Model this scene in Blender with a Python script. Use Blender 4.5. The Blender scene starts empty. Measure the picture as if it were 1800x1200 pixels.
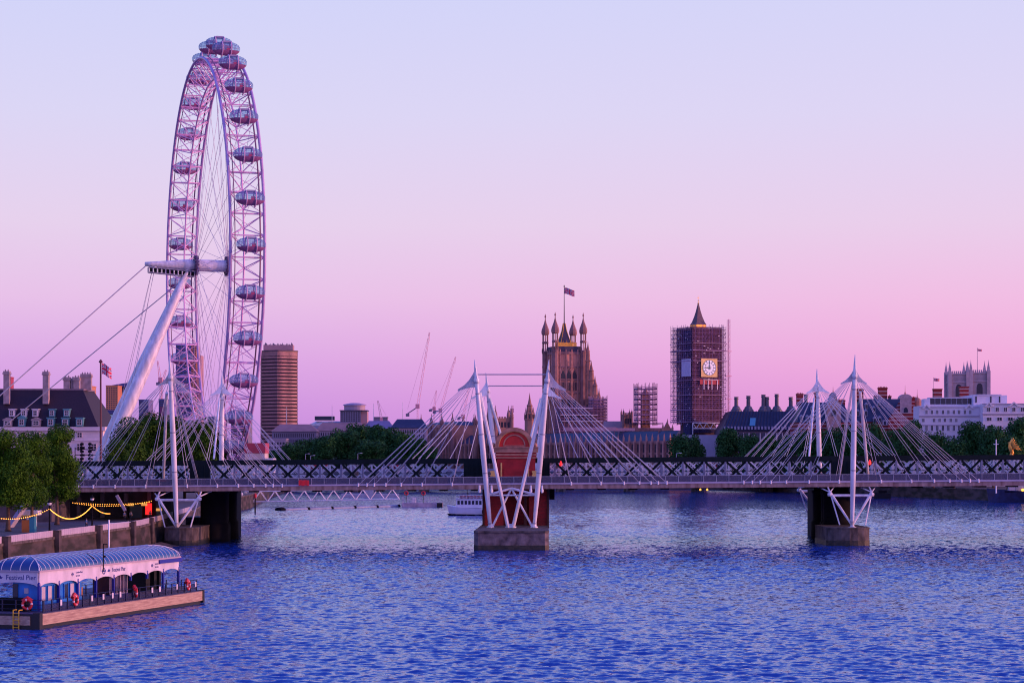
import bpy, math, random
from mathutils import Vector, Matrix
R = math.radians
random.seed(7)
S = bpy.context.scene
COL = S.collection
F = 3700.0      # focal length in photo pixels (1800 px wide photo)
H = 16.0        # eye height above the river
HY = 805.0      # photo row of the horizon

def P(px, py, Y):
    return Vector(((px - 900) * Y / F, Y, H - (py - HY) * Y / F))

# ---------------------------------------------------------------- camera
cam = bpy.data.cameras.new("camera")
cam.sensor_width = 36.0
cam.lens = 36.0 * F / 1800
cam.shift_y = (HY - 600) / 1800
cam.clip_end = 20000
camo = bpy.data.objects.new("camera", cam)
camo.location = (0, 0, H)
camo.rotation_euler = (R(90), 0, 0)
COL.objects.link(camo)
S.camera = camo
S.view_settings.view_transform = 'Standard'
S.view_settings.look = 'None'
S.view_settings.exposure = 0.0
S.view_settings.gamma = 1.0
S.cycles.max_bounces = 5
S.cycles.diffuse_bounces = 2
S.cycles.transparent_max_bounces = 12
S.cycles.use_denoising = True
S.cycles.filter_width = 1.1

def lin(c):
    c = c / 255.0
    return c / 12.92 if c <= 0.04045 else ((c + 0.055) / 1.055) ** 2.4
def RGB(r, g, b, a=1.0):
    return (lin(r), lin(g), lin(b), a)

# ---------------------------------------------------------------- sky: dusk, pink at the horizon, blue overhead
SUN_AZ = R(95)      # measured clockwise from the view direction (+Y)
SUN_EL = R(3.0)
w = bpy.data.worlds.new("World"); S.world = w; w.use_nodes = True
nt = w.node_tree; nt.nodes.clear()
N = nt.nodes.new; L = nt.links.new
out = N("ShaderNodeOutputWorld")
tc = N("ShaderNodeTexCoord"); sep = N("ShaderNodeSeparateXYZ"); L(tc.outputs["Generated"], sep.inputs[0])
def ramp(stops):
    r = N("ShaderNodeValToRGB"); r.color_ramp.interpolation = 'LINEAR'
    e = r.color_ramp.elements
    while len(e) > 1: e.remove(e[-1])
    e[0].position = stops[0][0]; e[0].color = stops[0][1]
    for p, c in stops[1:]:
        x = e.new(p); x.color = c
    L(sep.outputs["Z"], r.inputs[0]); return r
UP = [(0.245, RGB(180, 194, 251)), (0.30, RGB(136, 166, 252)), (0.40, RGB(106, 144, 250)), (0.6, RGB(84, 120, 246)), (1.0, RGB(66, 96, 238))]
rl = ramp([(0.0, RGB(188, 134, 218)), (0.022, RGB(203, 148, 225)), (0.045, RGB(217, 165, 229)), (0.075, RGB(230, 191, 232)),
           (0.11, RGB(229, 207, 236)), (0.16, RGB(218, 212, 244)), (0.215, RGB(208, 210, 248))] + UP)
rr = ramp([(0.0, RGB(214, 134, 212)), (0.022, RGB(228, 149, 215)), (0.045, RGB(239, 168, 220)), (0.075, RGB(239, 187, 227)),
           (0.11, RGB(232, 204, 234)), (0.16, RGB(221, 211, 243)), (0.215, RGB(212, 211, 247))] + UP)
mx = N("ShaderNodeMix"); mx.data_type = 'RGBA'
mr = N("ShaderNodeMapRange"); mr.inputs[1].default_value = -0.14; mr.inputs[2].default_value = 0.2
L(sep.outputs["X"], mr.inputs[0]); L(mr.outputs[0], mx.inputs[0])
L(rl.outputs[0], mx.inputs[6]); L(rr.outputs[0], mx.inputs[7])
# the sky on the camera's side of the river is a cooler violet blue
rb_ = ramp([(0.0, RGB(206, 168, 232)), (0.1, RGB(206, 182, 244)), (0.25, RGB(176, 172, 250))] + [(0.4, RGB(134, 150, 250)), (1.0, RGB(66, 96, 238))])
mb2 = N("ShaderNodeMapRange"); mb2.inputs[1].default_value = 0.45; mb2.inputs[2].default_value = -0.35; L(sep.outputs["Y"], mb2.inputs[0])
mx2 = N("ShaderNodeMix"); mx2.data_type = 'RGBA'; L(mb2.outputs[0], mx2.inputs[0]); L(mx.outputs[2], mx2.inputs[6]); L(rb_.outputs[0], mx2.inputs[7])
mx = mx2
bg = N("ShaderNodeBackground"); bg.inputs[1].default_value = 1.0; L(mx.outputs[2], bg.inputs[0])
# afterglow round the setting sun
dt = N("ShaderNodeVectorMath"); dt.operation = 'DOT_PRODUCT'; L(tc.outputs["Generated"], dt.inputs[0])
dt.inputs[1].default_value = (math.sin(SUN_AZ), math.cos(SUN_AZ), 0.05)
gm_ = N("ShaderNodeMapRange"); gm_.inputs[1].default_value = 0.45; gm_.inputs[2].default_value = 1.0; L(dt.outputs["Value"], gm_.inputs[0])
pw = N("ShaderNodeMath"); pw.operation = 'POWER'; pw.inputs[1].default_value = 2.0; L(gm_.outputs[0], pw.inputs[0])
gs = N("ShaderNodeMath"); gs.operation = 'MULTIPLY'; gs.inputs[1].default_value = 2.2; L(pw.outputs[0], gs.inputs[0])
bgl = N("ShaderNodeBackground"); bgl.inputs[0].default_value = (1.0, 0.42, 0.42, 1); L(gs.outputs[0], bgl.inputs[1])
sky = N("ShaderNodeTexSky"); sky.sky_type = 'NISHITA'; sky.sun_disc = False
sky.sun_elevation = SUN_EL; sky.sun_rotation = SUN_AZ
bg2 = N("ShaderNodeBackground"); bg2.inputs[1].default_value = 0.01; L(sky.outputs[0], bg2.inputs[0])
ad = N("ShaderNodeAddShader"); L(bg.outputs[0], ad.inputs[0]); L(bg2.outputs[0], ad.inputs[1])
ad2 = N("ShaderNodeAddShader"); L(ad.outputs[0], ad2.inputs[0]); L(bgl.outputs[0], ad2.inputs[1]); L(ad2.outputs[0], out.inputs[0])

sl = bpy.data.lights.new("sun", 'SUN'); sl.energy = 2.4; sl.angle = R(0.6); sl.color = (1.0, 0.42, 0.30)
so = bpy.data.objects.new("sun", sl); COL.objects.link(so)
sd = Vector((math.sin(SUN_AZ) * math.cos(SUN_EL), math.cos(SUN_AZ) * math.cos(SUN_EL), math.sin(SUN_EL)))
so.rotation_euler = sd.to_track_quat('Z', 'Y').to_euler()
so.location = (200, 0, 100)

# ---------------------------------------------------------------- materials
MATS = {}
def mat(name, col, rough=0.7, var=0.25, scale=0.5, metal=0.0, bump=0.0, col2=None, stretch=(1, 1, 1), spec=0.5, detail=6, alpha=1.0, emit=0.0, emitc=None):
    if name in MATS: return MATS[name]
    m = bpy.data.materials.new(name); m.use_nodes = True
    t = m.node_tree; b = t.nodes["Principled BSDF"]
    b.inputs["Roughness"].default_value = rough
    b.inputs["Metallic"].default_value = metal
    b.inputs["Specular IOR Level"].default_value = spec
    b.inputs["Alpha"].default_value = alpha
    if emit:
        b.inputs["Emission Color"].default_value = tuple(emitc or col)[:3] + (1,)
        b.inputs["Emission Strength"].default_value = emit
    c = tuple(col)[:3]
    if var > 0:
        g = t.nodes.new("ShaderNodeTexCoord"); mp = t.nodes.new("ShaderNodeMapping"); mp.inputs["Scale"].default_value = stretch
        n = t.nodes.new("ShaderNodeTexNoise"); n.inputs["Scale"].default_value = scale; n.inputs["Detail"].default_value = detail
        r = t.nodes.new("ShaderNodeValToRGB"); e = r.color_ramp.elements
        e[0].position = 0.3; e[1].position = 0.7
        c2 = tuple(col2)[:3] if col2 else tuple(x * (1 - var) for x in c)
        e[0].color = c2 + (1,); e[1].color = tuple(min(1, x * (1 + var * 0.5)) for x in c) + (1,) if not col2 else c + (1,)
        t.links.new(g.outputs["Object"], mp.inputs[0]); t.links.new(mp.outputs[0], n.inputs["Vector"])
        t.links.new(n.outputs["Fac"], r.inputs[0]); t.links.new(r.outputs[0], b.inputs["Base Color"])
        if bump:
            bp = t.nodes.new("ShaderNodeBump"); bp.inputs["Strength"].default_value = bump; bp.inputs["Distance"].default_value = 0.2
            t.links.new(n.outputs["Fac"], bp.inputs["Height"]); t.links.new(bp.outputs[0], b.inputs["Normal"])
    else:
        b.inputs["Base Color"].default_value = c + (1,)
    MATS[name] = m
    return m

def brickmat(name, c1, c2, mortar, sx, sy, scale=1.0, rough=0.8):
    m = bpy.data.materials.new(name); m.use_nodes = True
    t = m.node_tree; b = t.nodes["Principled BSDF"]; b.inputs["Roughness"].default_value = rough
    g = t.nodes.new("ShaderNodeTexCoord"); s = t.nodes.new("ShaderNodeSeparateXYZ"); cb = t.nodes.new("ShaderNodeCombineXYZ")
    a = t.nodes.new("ShaderNodeMath"); a.operation = 'ADD'
    t.links.new(g.outputs["Object"], s.inputs[0]); t.links.new(s.outputs[0], a.inputs[0]); t.links.new(s.outputs[1], a.inputs[1])
    t.links.new(a.outputs[0], cb.inputs[0]); t.links.new(s.outputs[2], cb.inputs[1])
    k = t.nodes.new("ShaderNodeTexBrick"); k.inputs["Scale"].default_value = scale
    k.inputs["Color1"].default_value = tuple(c1)[:3] + (1,); k.inputs["Color2"].default_value = tuple(c2)[:3] + (1,); k.inputs["Mortar"].default_value = tuple(mortar)[:3] + (1,)
    k.inputs["Brick Width"].default_value = sx; k.inputs["Row Height"].default_value = sy; k.inputs["Mortar Size"].default_value = 0.03
    t.links.new(cb.outputs[0], k.inputs["Vector"])
    n = t.nodes.new("ShaderNodeTexNoise"); n.inputs["Scale"].default_value = 0.35; n.inputs["Detail"].default_value = 8
    t.links.new(g.outputs["Object"], n.inputs["Vector"])
    mm = t.nodes.new("ShaderNodeMix"); mm.data_type = 'RGBA'; mm.blend_type = 'MULTIPLY'; mm.inputs[0].default_value = 0.8
    rp = t.nodes.new("ShaderNodeValToRGB"); rp.color_ramp.elements[0].position = 0.35; rp.color_ramp.elements[1].position = 0.65
    rp.color_ramp.elements[0].color = (0.45, 0.45, 0.45, 1)
    t.links.new(n.outputs["Fac"], rp.inputs[0]); t.links.new(k.outputs["Color"], mm.inputs[6]); t.links.new(rp.outputs[0], mm.inputs[7])
    t.links.new(mm.outputs[2], b.inputs["Base Color"])
    MATS[name] = m
    return m

M_white = mat("white_steel", (0.82, 0.79, 0.82), 0.38, 0.32, 0.55, stretch=(1.6, 1.6, 0.35), detail=9)
M_cable = mat("steel_cable", (0.70, 0.68, 0.74), 0.4, 0)
M_mastgrey = mat("grey_steel", (0.40, 0.39, 0.45), 0.4, 0.2, 0.8)
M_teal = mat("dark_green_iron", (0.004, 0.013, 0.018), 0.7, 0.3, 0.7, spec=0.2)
M_lattice = mat("lit_lattice", (0.72, 0.74, 0.84), 0.6, 0.25, 0.5)  # lit look of the rear trusses put into a pale base colour
M_dark = mat("dark_iron", (0.006, 0.006, 0.010), 0.8, 0.4, 0.5, spec=0.15)
M_black = mat("black_matte", (0.006, 0.006, 0.01), 0.8, 0)
M_concrete = mat("stained_concrete", (0.46, 0.32, 0.29), 0.85, 0.5, 0.8, col2=(0.18, 0.10, 0.09), stretch=(1.4, 1, 0.25))
M_conc2 = mat("weathered_concrete", (0.17, 0.135, 0.12), 0.9, 0.5, 0.9, col2=(0.025, 0.020, 0.018), bump=0.4, stretch=(1, 1, 0.5), detail=10)
M_asphalt = mat("asphalt", (0.05, 0.05, 0.055), 0.9, 0.3, 0.5)
M_glassdark = mat("dark_window_glass", (0.02, 0.022, 0.05), 0.15, 0)
M_glassroof = None
M_red = mat("red_paint", (0.55, 0.02, 0.03), 0.5, 0.1)
M_redlight = mat("red_lamp_glass", (0.9, 0.02, 0.02), 0.4, 0, emit=1.3)
M_gold = mat("gilding", (0.90, 0.46, 0.08), 0.35, 0.1, metal=0.6)
M_yellow = mat("yellow_paint", (0.70, 0.42, 0.02), 0.5, 0.1)
M_stone_gothic = mat("honey_gothic_stone", (0.50, 0.24, 0.19), 0.85, 0.5, 0.12, col2=(0.24, 0.11, 0.10), bump=0.4)
M_stone_pale = mat("pale_portland_stone", (0.50, 0.42, 0.44), 0.8, 0.15, 0.15)
M_stone_abbey = mat("abbey_stone", (0.46, 0.34, 0.38), 0.85, 0.35, 0.15)
M_slate = mat("dark_roof_slate", (0.030, 0.014, 0.026), 0.7, 0.35, 1.5, stretch=(2.5, 2.5, 0.4))
M_slateblue = mat("blue_roof_slate", (0.036, 0.046, 0.095), 0.55, 0.3, 0.25)
M_lead = mat("cast_iron_roof", (0.035, 0.040, 0.075), 0.5, 0.3, 0.3)

# ---------------------------------------------------------------- mesh collector
class MB:
    def __init__(s): s.v = []; s.f = []; s.m = []; s.k = 0
    def face(s, idx): s.f.append(idx); s.m.append(s.k)
    def box(s, x0, x1, y0, y1, z0, z1):
        b = len(s.v)
        s.v += [(x0, y0, z0), (x1, y0, z0), (x1, y1, z0), (x0, y1, z0), (x0, y0, z1), (x1, y0, z1), (x1, y1, z1), (x0, y1, z1)]
        for q in ((0, 3, 2, 1), (4, 5, 6, 7), (0, 1, 5, 4), (1, 2, 6, 5), (2, 3, 7, 6), (3, 0, 4, 7)): s.face([b + i for i in q])
        return s
    def hexa(s, p):      # 8 points, bottom 4 then top 4
        b = len(s.v); s.v += [tuple(q) for q in p]
        for q in ((0, 3, 2, 1), (4, 5, 6, 7), (0, 1, 5, 4), (1, 2, 6, 5), (2, 3, 7, 6), (3, 0, 4, 7)): s.face([b + i for i in q])
        return s
    def bar(s, p0, p1, wx, wz):     # rectangular bar between two points; wx along the horizontal normal
        p0 = Vector(p0); p1 = Vector(p1); d = (p1 - p0).normalized()
        u = d.cross(Vector((0, 0, 1)))
        if u.length < 1e-3: u = Vector((1, 0, 0))
        u.normalize(); n = u.cross(d).normalized()
        q = []
        for p in (p0, p1):
            for a, c in ((-1, -1), (1, -1), (1, 1), (-1, 1)): q.append(p + u * a * wx / 2 + n * c * wz / 2)
        return s.hexa(q)
    def path(s, pts, rad, n=6, cap=True):
        pts = [Vector(p) for p in pts]
        if not isinstance(rad, (list, tuple)): rad = [rad] * len(pts)
        b = len(s.v); up = None
        for i, p in enumerate(pts):
            d = (pts[min(i + 1, len(pts) - 1)] - pts[max(i - 1, 0)])
            if d.length < 1e-9: d = Vector((0, 0, 1))
            d.normalize()
            if up is None:
                up = Vector((0, 0, 1)) if abs(d.z) < 0.9 else Vector((1, 0, 0))
            u = d.cross(up); 
            if u.length < 1e-4: up = Vector((0, 1, 0)); u = d.cross(up)
            u.normalize(); v = u.cross(d).normalized()
            for k in range(n):
                a = 2 * math.pi * k / n
                s.v.append(tuple(p + (u * math.cos(a) + v * math.sin(a)) * rad[i]))
        for i in range(len(pts) - 1):
            for k in range(n):
                a = b + i * n + k; c = b + i * n + (k + 1) % n
                s.face([a, c, c + n, a + n])
        if cap:
            s.face([b + k for k in range(n)][::-1]); e = b + (len(pts) - 1) * n
            s.face([e + k for k in range(n)])
        return s
    def tube(s, p0, p1, r0, r1=None, n=6): return s.path([p0, p1], [r0, r0 if r1 is None else r1], n)
    def prism(s, poly, z0, z1):     # poly in xy
        n = len(poly); b = len(s.v)
        s.v += [(x, y, z0) for x, y in poly] + [(x, y, z1) for x, y in poly]
        s.face([b + i for i in range(n)][::-1]); s.face([b + n + i for i in range(n)])
        for i in range(n): j = (i + 1) % n; s.face([b + i, b + j, b + n + j, b + n + i])
        return s
    def slab(s, poly, y0, y1):      # poly in xz, extruded along y
        n = len(poly); b = len(s.v)
        s.v += [(x, y0, z) for x, z in poly] + [(x, y1, z) for x, z in poly]
        s.face([b + i for i in range(n)]); s.face([b + n + i for i in range(n)][::-1])
        for i in range(n): j = (i + 1) % n; s.face([b + j, b + i, b + n + i, b + n + j])
        return s
    def lathe(s, prof, cx=0, cy=0, cz=0, n=8, rot=0.0):    # prof [(r,z)]
        b = len(s.v); m = len(prof)
        for r, z in prof:
            for k in range(n):
                a = 2 * math.pi * (k + rot) / n
                s.v.append((cx + r * math.cos(a), cy + r * math.sin(a), cz + z))
        for i in range(m - 1):
            for k in range(n):
                a = b + i * n + k; c = b + i * n + (k + 1) % n
                s.face([a, c, c + n, a + n])
        s.face([b + k for k in range(n)][::-1]); s.face([b + (m - 1) * n + k for k in range(n)])
        return s
    def hip(s, x0, x1, y0, y1, z0, z1, ix0, ix1, iy0, iy1):
        return s.hexa([(x0, y0, z0), (x1, y0, z0), (x1, y1, z0), (x0, y1, z0), (x0 + ix0, y0 + iy0, z1), (x1 - ix1, y0 + iy0, z1), (x1 - ix1, y1 - iy1, z1), (x0 + ix0, y1 - iy1, z1)])
    def gable(s, x0, x1, y0, y1, z0, z1, axis='x'):
        if axis == 'x':
            ym = (y0 + y1) / 2; b = len(s.v)
            s.v += [(x0, y0, z0), (x1, y0, z0), (x1, y1, z0), (x0, y1, z0), (x0, ym, z1), (x1, ym, z1)]
        else:
            xm = (x0 + x1) / 2; b = len(s.v)
            s.v += [(x1, y0, z0), (x1, y1, z0), (x0, y1, z0), (x0, y0, z0), (xm, y0, z1), (xm, y1, z1)]
        for q in ((0, 1, 5, 4), (2, 3, 4, 5), (1, 2, 5), (3, 0, 4), (3, 2, 1, 0)): s.face([b + i for i in q])
        return s

ROOT = {}
def link(o): COL.objects.link(o); return o
def props(o, label=None, cat=None, group=None, kind=None):
    if label: o["label"] = label
    if cat: o["category"] = cat
    if group: o["group"] = group
    if kind: o["kind"] = kind
    return o
def thing(name, label, cat, loc=(0, 0, 0), rz=0.0, group=None):
    o = bpy.data.objects.new(name, None); link(o)
    o.empty_display_size = 0.5
    o.location = loc; o.rotation_euler = (0, 0, rz)
    ROOT[o.name] = (Vector(loc), rz)
    return props(o, label, cat, group)
def obj(name, mb, mats, parent=None, world=False, smooth=False, label=None):
    if not isinstance(mats, (list, tuple)): mats = [mats]
    vs = mb.v
    if world and parent is not None and parent.name in ROOT:
        loc, rz = ROOT[parent.name]; c, s_ = math.cos(-rz), math.sin(-rz)
        nv = []
        for x, y, z in vs:
            x -= loc.x; y -= loc.y; z -= loc.z
            nv.append((x * c - y * s_, x * s_ + y * c, z))
        vs = nv
    me = bpy.data.meshes.new(name); me.from_pydata([tuple(v) for v in vs], [], mb.f)
    for m in mats: me.materials.append(m)
    me.polygons.foreach_set("material_index", mb.m)
    if smooth: me.polygons.foreach_set("use_smooth", [True] * len(mb.f))
    me.update()
    o = bpy.data.objects.new(name, me); link(o)
    if parent is not None:
        o.parent = parent
        if parent.name in ROOT: ROOT[o.name] = ROOT[parent.name]
    if label: o["label"] = label
    return o
def single(name, mb, mats, label, cat, group=None, smooth=False):
    """A thing that is one mesh: its origin goes to the middle of its foot."""
    xs = [v[0] for v in mb.v]; ys = [v[1] for v in mb.v]; z0 = min(v[2] for v in mb.v)
    c = Vector(((min(xs) + max(xs)) / 2, (min(ys) + max(ys)) / 2, z0))
    mb.v = [(x - c.x, y - c.y, z - c.z) for x, y, z in mb.v]
    o = obj(name, mb, mats, smooth=smooth); o.location = c
    return props(o, label, cat, group)
def struct(name, mb, mats, smooth=False): return props(obj(name, mb, mats, smooth=smooth), kind='structure')
def copy_tree(o, parent=None):
    c = o.copy(); link(c); c.parent = parent
    if o.name in ROOT: ROOT[c.name] = ROOT[o.name]
    for ch in list(o.children): copy_tree(ch, c)
    return c
def repeats(name, mb, mats, parent, spots, rz=0.0):
    """The same part at several local places, sharing one mesh."""
    first = None
    for p in spots:
        if first is None: first = obj(name, mb, mats, parent); o = first
        else: o = first.copy(); link(o); o.parent = first.parent
        o.location = p; o.rotation_euler = (0, 0, rz)
    return first
def window_mb(w_, h_, fr=0.12, depth=0.15, mull=1, bars=1):
    """Window standing with its foot at z=0, outer face towards -y; slot 0 frame, slot 1 glass."""
    m = MB(); x = w_ / 2
    m.box(-x, -x + fr, -depth, 0, 0, h_).box(x - fr, x, -depth, 0, 0, h_)
    m.box(-x + fr, x - fr, -depth, 0, 0, fr).box(-x + fr, x - fr, -depth, 0, h_ - fr, h_)
    for i in range(mull):
        c = -x + w_ * (i + 1) / (mull + 1); m.box(c - fr / 3, c + fr / 3, -depth * 0.7, 0, fr, h_ - fr)
    for i in range(bars):
        c = h_ * (i + 1) / (bars + 1); m.box(-x + fr, x - fr, -depth * 0.6, 0, c - fr / 3, c + fr / 3)
    m.k = 1; m.box(-x + fr, x - fr, -depth * 0.3, 0.02, fr, h_ - fr)
    return m
# ================================================================ river, ground
def water_mat():
    m = bpy.data.materials.new("river_water"); m.use_nodes = True
    t = m.node_tree; b = t.nodes["Principled BSDF"]
    b.inputs["Base Color"].default_value = (0.014, 0.070, 0.33, 1)
    b.inputs["Roughness"].default_value = 0.09; b.inputs["IOR"].default_value = 1.33
    g = t.nodes.new("ShaderNodeNewGeometry")
    n = t.nodes.new("ShaderNodeTexNoise"); n.inputs["Scale"].default_value = 1.5; n.inputs["Detail"].default_value = 3
    t.links.new(g.outputs["Position"], n.inputs["Vector"])
    v = t.nodes.new("ShaderNodeVectorMath"); v.operation = 'SUBTRACT'; v.inputs[1].default_value = (0.5, 0.5, 0.5); t.links.new(n.outputs["Color"], v.inputs[0])
    v2 = t.nodes.new("ShaderNodeVectorMath"); v2.operation = 'MULTIPLY'; v2.inputs[1].default_value = (0.5, 0.65, 0.0); t.links.new(v.outputs[0], v2.inputs[0])
    v3 = t.nodes.new("ShaderNodeVectorMath"); v3.operation = 'ADD'; t.links.new(v2.outputs[0], v3.inputs[0]); t.links.new(g.outputs["Normal"], v3.inputs[1])
    v4 = t.nodes.new("ShaderNodeVectorMath"); v4.operation = 'NORMALIZE'; t.links.new(v3.outputs[0], v4.inputs[0])
    # silty river: a blue body colour under a cool mirror, mixed by Fresnel
    df = t.nodes.new("ShaderNodeBsdfDiffuse"); df.inputs[0].default_value = (0.014, 0.064, 0.31, 1)
    gl = t.nodes.new("ShaderNodeBsdfGlossy"); gl.inputs[0].default_value = (0.74, 0.84, 1.0, 1); gl.inputs["Roughness"].default_value = 0.09
    fr = t.nodes.new("ShaderNodeFresnel"); fr.inputs[0].default_value = 1.44
    ms = t.nodes.new("ShaderNodeMixShader")
    for n_ in (df, gl, fr): t.links.new(v4.outputs[0], n_.inputs["Normal"])
    t.links.new(fr.outputs[0], ms.inputs[0]); t.links.new(df.outputs[0], ms.inputs[1]); t.links.new(gl.outputs[0], ms.inputs[2])
    t.links.new(ms.outputs[0], t.nodes["Material Output"].inputs[0]); t.nodes.remove(b)
    return m
M_water = water_mat()
import numpy as np
def build_water():
    # real waves where the camera can see them, flat water beyond
    rows = [118.0]
    while rows[-1] < 700: rows.append(rows[-1] + 0.21 + max(0.0, rows[-1] - 150) * 0.0011)
    Yr_ = np.array(rows); nc = 720
    U = np.linspace(-1, 1, nc)
    hwid_ = Yr_ * 0.265 + 16
    X = U[None, :] * hwid_[:, None]; Y = np.repeat(Yr_[:, None], nc, 1); Z = np.zeros_like(X)
    rng = np.random.RandomState(4)
    for i in range(80):
        lam = 0.52 * (2.9 / 0.52) ** rng.rand(); th = R(78) + rng.randn() * 0.62
        k = 2 * math.pi / lam; amp = 0.027 * lam / k ** 0.0 / (2 * math.pi) * 1.0
        # waves shorter than the grid can carry fade out with distance
        dxg = (hwid_ * 2 / nc)[:, None]; fade = np.clip((lam / dxg - 2.2) / 2.0, 0, 1)
        ph = rng.rand() * 6.283
        arg = k * (math.cos(th) * X + math.sin(th) * Y) + ph + 1.3 * np.sin(X * 0.021 * rng.uniform(0.5, 1.5) + Y * 0.013 + rng.rand() * 6)
        Z += amp * fade * (np.sin(arg) + 0.25 * np.cos(2 * arg))
    patch = 0.82 + 0.28 * np.sin(X * 0.031 + 1.3 + 0.8 * np.sin(Y * 0.02)) * np.sin(Y * 0.045 + 0.7 * np.sin(X * 0.017))
    edge = np.clip((1 - np.abs(U))[None, :] * 20, 0, 1) * np.clip((700 - Y) / 60, 0, 1) * np.clip((Y - 118) / 4, 0, 1)
    Z *= patch * edge
    nr = len(rows)
    V = np.stack([X, Y, Z], -1).reshape(-1, 3)
    idx = np.arange(nr * nc).reshape(nr, nc)
    Q = np.stack([idx[:-1, :-1], idx[:-1, 1:], idx[1:, 1:], idx[1:, :-1]], -1).reshape(-1, 4)
    ex = np.array([(-3000, -300, 0), (3000, -300, 0), (3000, 118, 0), (-3000, 118, 0), (3000, 700, 0), (-3000, 700, 0), (3000, 1300, 0), (-3000, 1300, 0)], float); n0 = len(V)
    V = np.concatenate([V, ex]); a0, a1 = int(idx[0, 0]), int(idx[0, -1]); b0, b1 = int(idx[-1, 0]), int(idx[-1, -1])
    Q2 = np.array([(n0, n0 + 1, n0 + 2, n0 + 3), (n0 + 3, a0, b0, n0 + 5), (a1, n0 + 2, n0 + 4, b1), (n0 + 5, n0 + 4, n0 + 6, n0 + 7)])
    Q = np.concatenate([Q, Q2])
    me = bpy.data.meshes.new("water"); me.vertices.add(len(V)); me.vertices.foreach_set("co", V.ravel().astype(np.float32))
    me.loops.add(Q.size); me.loops.foreach_set("vertex_index", Q.ravel().astype(np.int32))
    me.polygons.add(len(Q)); me.polygons.foreach_set("loop_start", (np.arange(len(Q)) * 4).astype(np.int32)); me.polygons.foreach_set("loop_total", np.full(len(Q), 4, np.int32))
    me.polygons.foreach_set("use_smooth", [True] * len(Q))
    me.materials.append(M_water); me.update(calc_edges=True)
    o = bpy.data.objects.new("water", me); link(o); props(o, kind='structure')
build_water()
bm_ = MB(); bm_.v += [(-9000, -300, -3), (9000, -300, -3), (9000, 12000, -3), (-9000, 12000, -3)]; bm_.face([0, 1, 2, 3])
struct("river_bed", bm_, mat("river_mud", (0.05, 0.04, 0.04), 1, 0.3, 0.1))

M_ground = mat("paved_ground", (0.10, 0.085, 0.09), 0.9, 0.3, 0.3)
GZ = 4.4
LB = [(-86.5, 180), (-72.2, 262), (-70.3, 289), (-65.0, 365), (-66.5, 394), (-72, 470), (-82, 560), (-84.5, 672), (-95, 800), (-108, 1000), (-112, 1080)]
gm = MB(); gm.prism([(-900, 200)] + LB + [(-900, 1080)], -2.9, GZ); struct("south_bank_ground", gm, M_ground)
RB = [(232, 300), (215, 600), (187, 770), (159, 890), (113, 1050), (100, 1080)]
gm = MB(); gm.prism([(900, 300), (900, 1080)] + RB[::-1], -2.9, GZ); struct("north_bank_ground", gm, M_ground)
gm = MB(); gm.prism([(-9000, 1084), (9000, 1084), (9000, 12000), (-9000, 12000)], -2.9, GZ); struct("far_ground", gm, M_ground)

# river walls (one per bank)
def river_wall(name, pts, label, side, mats, panels):
    r = thing(name, label, "river wall", (pts[0][0], pts[0][1], 0))
    m = MB(); cp = MB(); pl = MB(); pn = MB()
    for (x0, y0), (x1, y1) in zip(pts[:-1], pts[1:]):
        d = Vector((x1 - x0, y1 - y0, 0)); ln = d.length; d.normalize(); nrm = Vector((d.y, -d.x, 0)) * side
        a = Vector((x0, y0, 0)); b = Vector((x1, y1, 0)); o = nrm * 0.6
        m.hexa([a + Vector((0, 0, -2)), b + Vector((0, 0, -2)), b + o * 1.8 + Vector((0, 0, -2)), a + o * 1.8 + Vector((0, 0, -2)),
                a + Vector((0, 0, 4.0)), b + Vector((0, 0, 4.0)), b + o + Vector((0, 0, 4.0)), a + o + Vector((0, 0, 4.0))])
        cp.hexa([a + Vector((0, 0, 4.0)), b + Vector((0, 0, 4.0)), b + o * 1.25 + Vector((0, 0, 4.0)), a + o * 1.25 + Vector((0, 0, 4.0)),
                 a + Vector((0, 0, 4.35)), b + Vector((0, 0, 4.35)), b + o * 1.25 + Vector((0, 0, 4.35)), a + o * 1.25 + Vector((0, 0, 4.35))])
        if panels:
            k = int(ln / 1.05)
            for i in range(k):
                q = a + d * (ln * i / k) + o * 0.7; q2 = a + d * (ln * (i + 1) / k - 0.06) + o * 0.7; th = nrm * 0.1
                pl.hexa([q + Vector((0, 0, 4.36)), q2 + Vector((0, 0, 4.36)), q2 + th + Vector((0, 0, 4.36)), q + th + Vector((0, 0, 4.36)),
                         q + Vector((0, 0, 5.3)), q2 + Vector((0, 0, 5.3)), q2 + th + Vector((0, 0, 5.3)), q + th + Vector((0, 0, 5.3))])
    o1 = obj("wall", m, mats[0], r, True); obj("coping", cp, mats[1], r, True)
    if panels: obj("parapet_panel", pl, mats[2], r, True)
    return r
M_wall = mat("tidal_wall_stone", (0.095, 0.066, 0.060), 0.9, 0.5, 0.45, col2=(0.022, 0.020, 0.010), bump=0.6, stretch=(1, 0.35, 1.3), detail=10)
for e_, p_ in zip(M_wall.node_tree.nodes["Color Ramp"].color_ramp.elements, (0.40, 0.62)): e_.position = p_
rw = river_wall("embankment_wall", LB[1:6], "stained concrete river wall with pale parapet panels beside the floating pier", 1, (M_wall, M_conc2, mat("parapet_panel_grey", (0.52, 0.44, 0.50), 0.5, 0.12, 0.5)), True)
for y in (289.0, 313.4, 336.7, 358.4, 379.0):
    x = -70.3 + 0.0697 * (y - 289) if y < 366 else -65.9
    repeats("buttress", MB().box(-0.1, 1.35, -0.9, 0.9, -1.5, 5.3), M_wall, rw, [(x - LB[1][0], y - LB[1][1], 0)])
fsm = MB()
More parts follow.
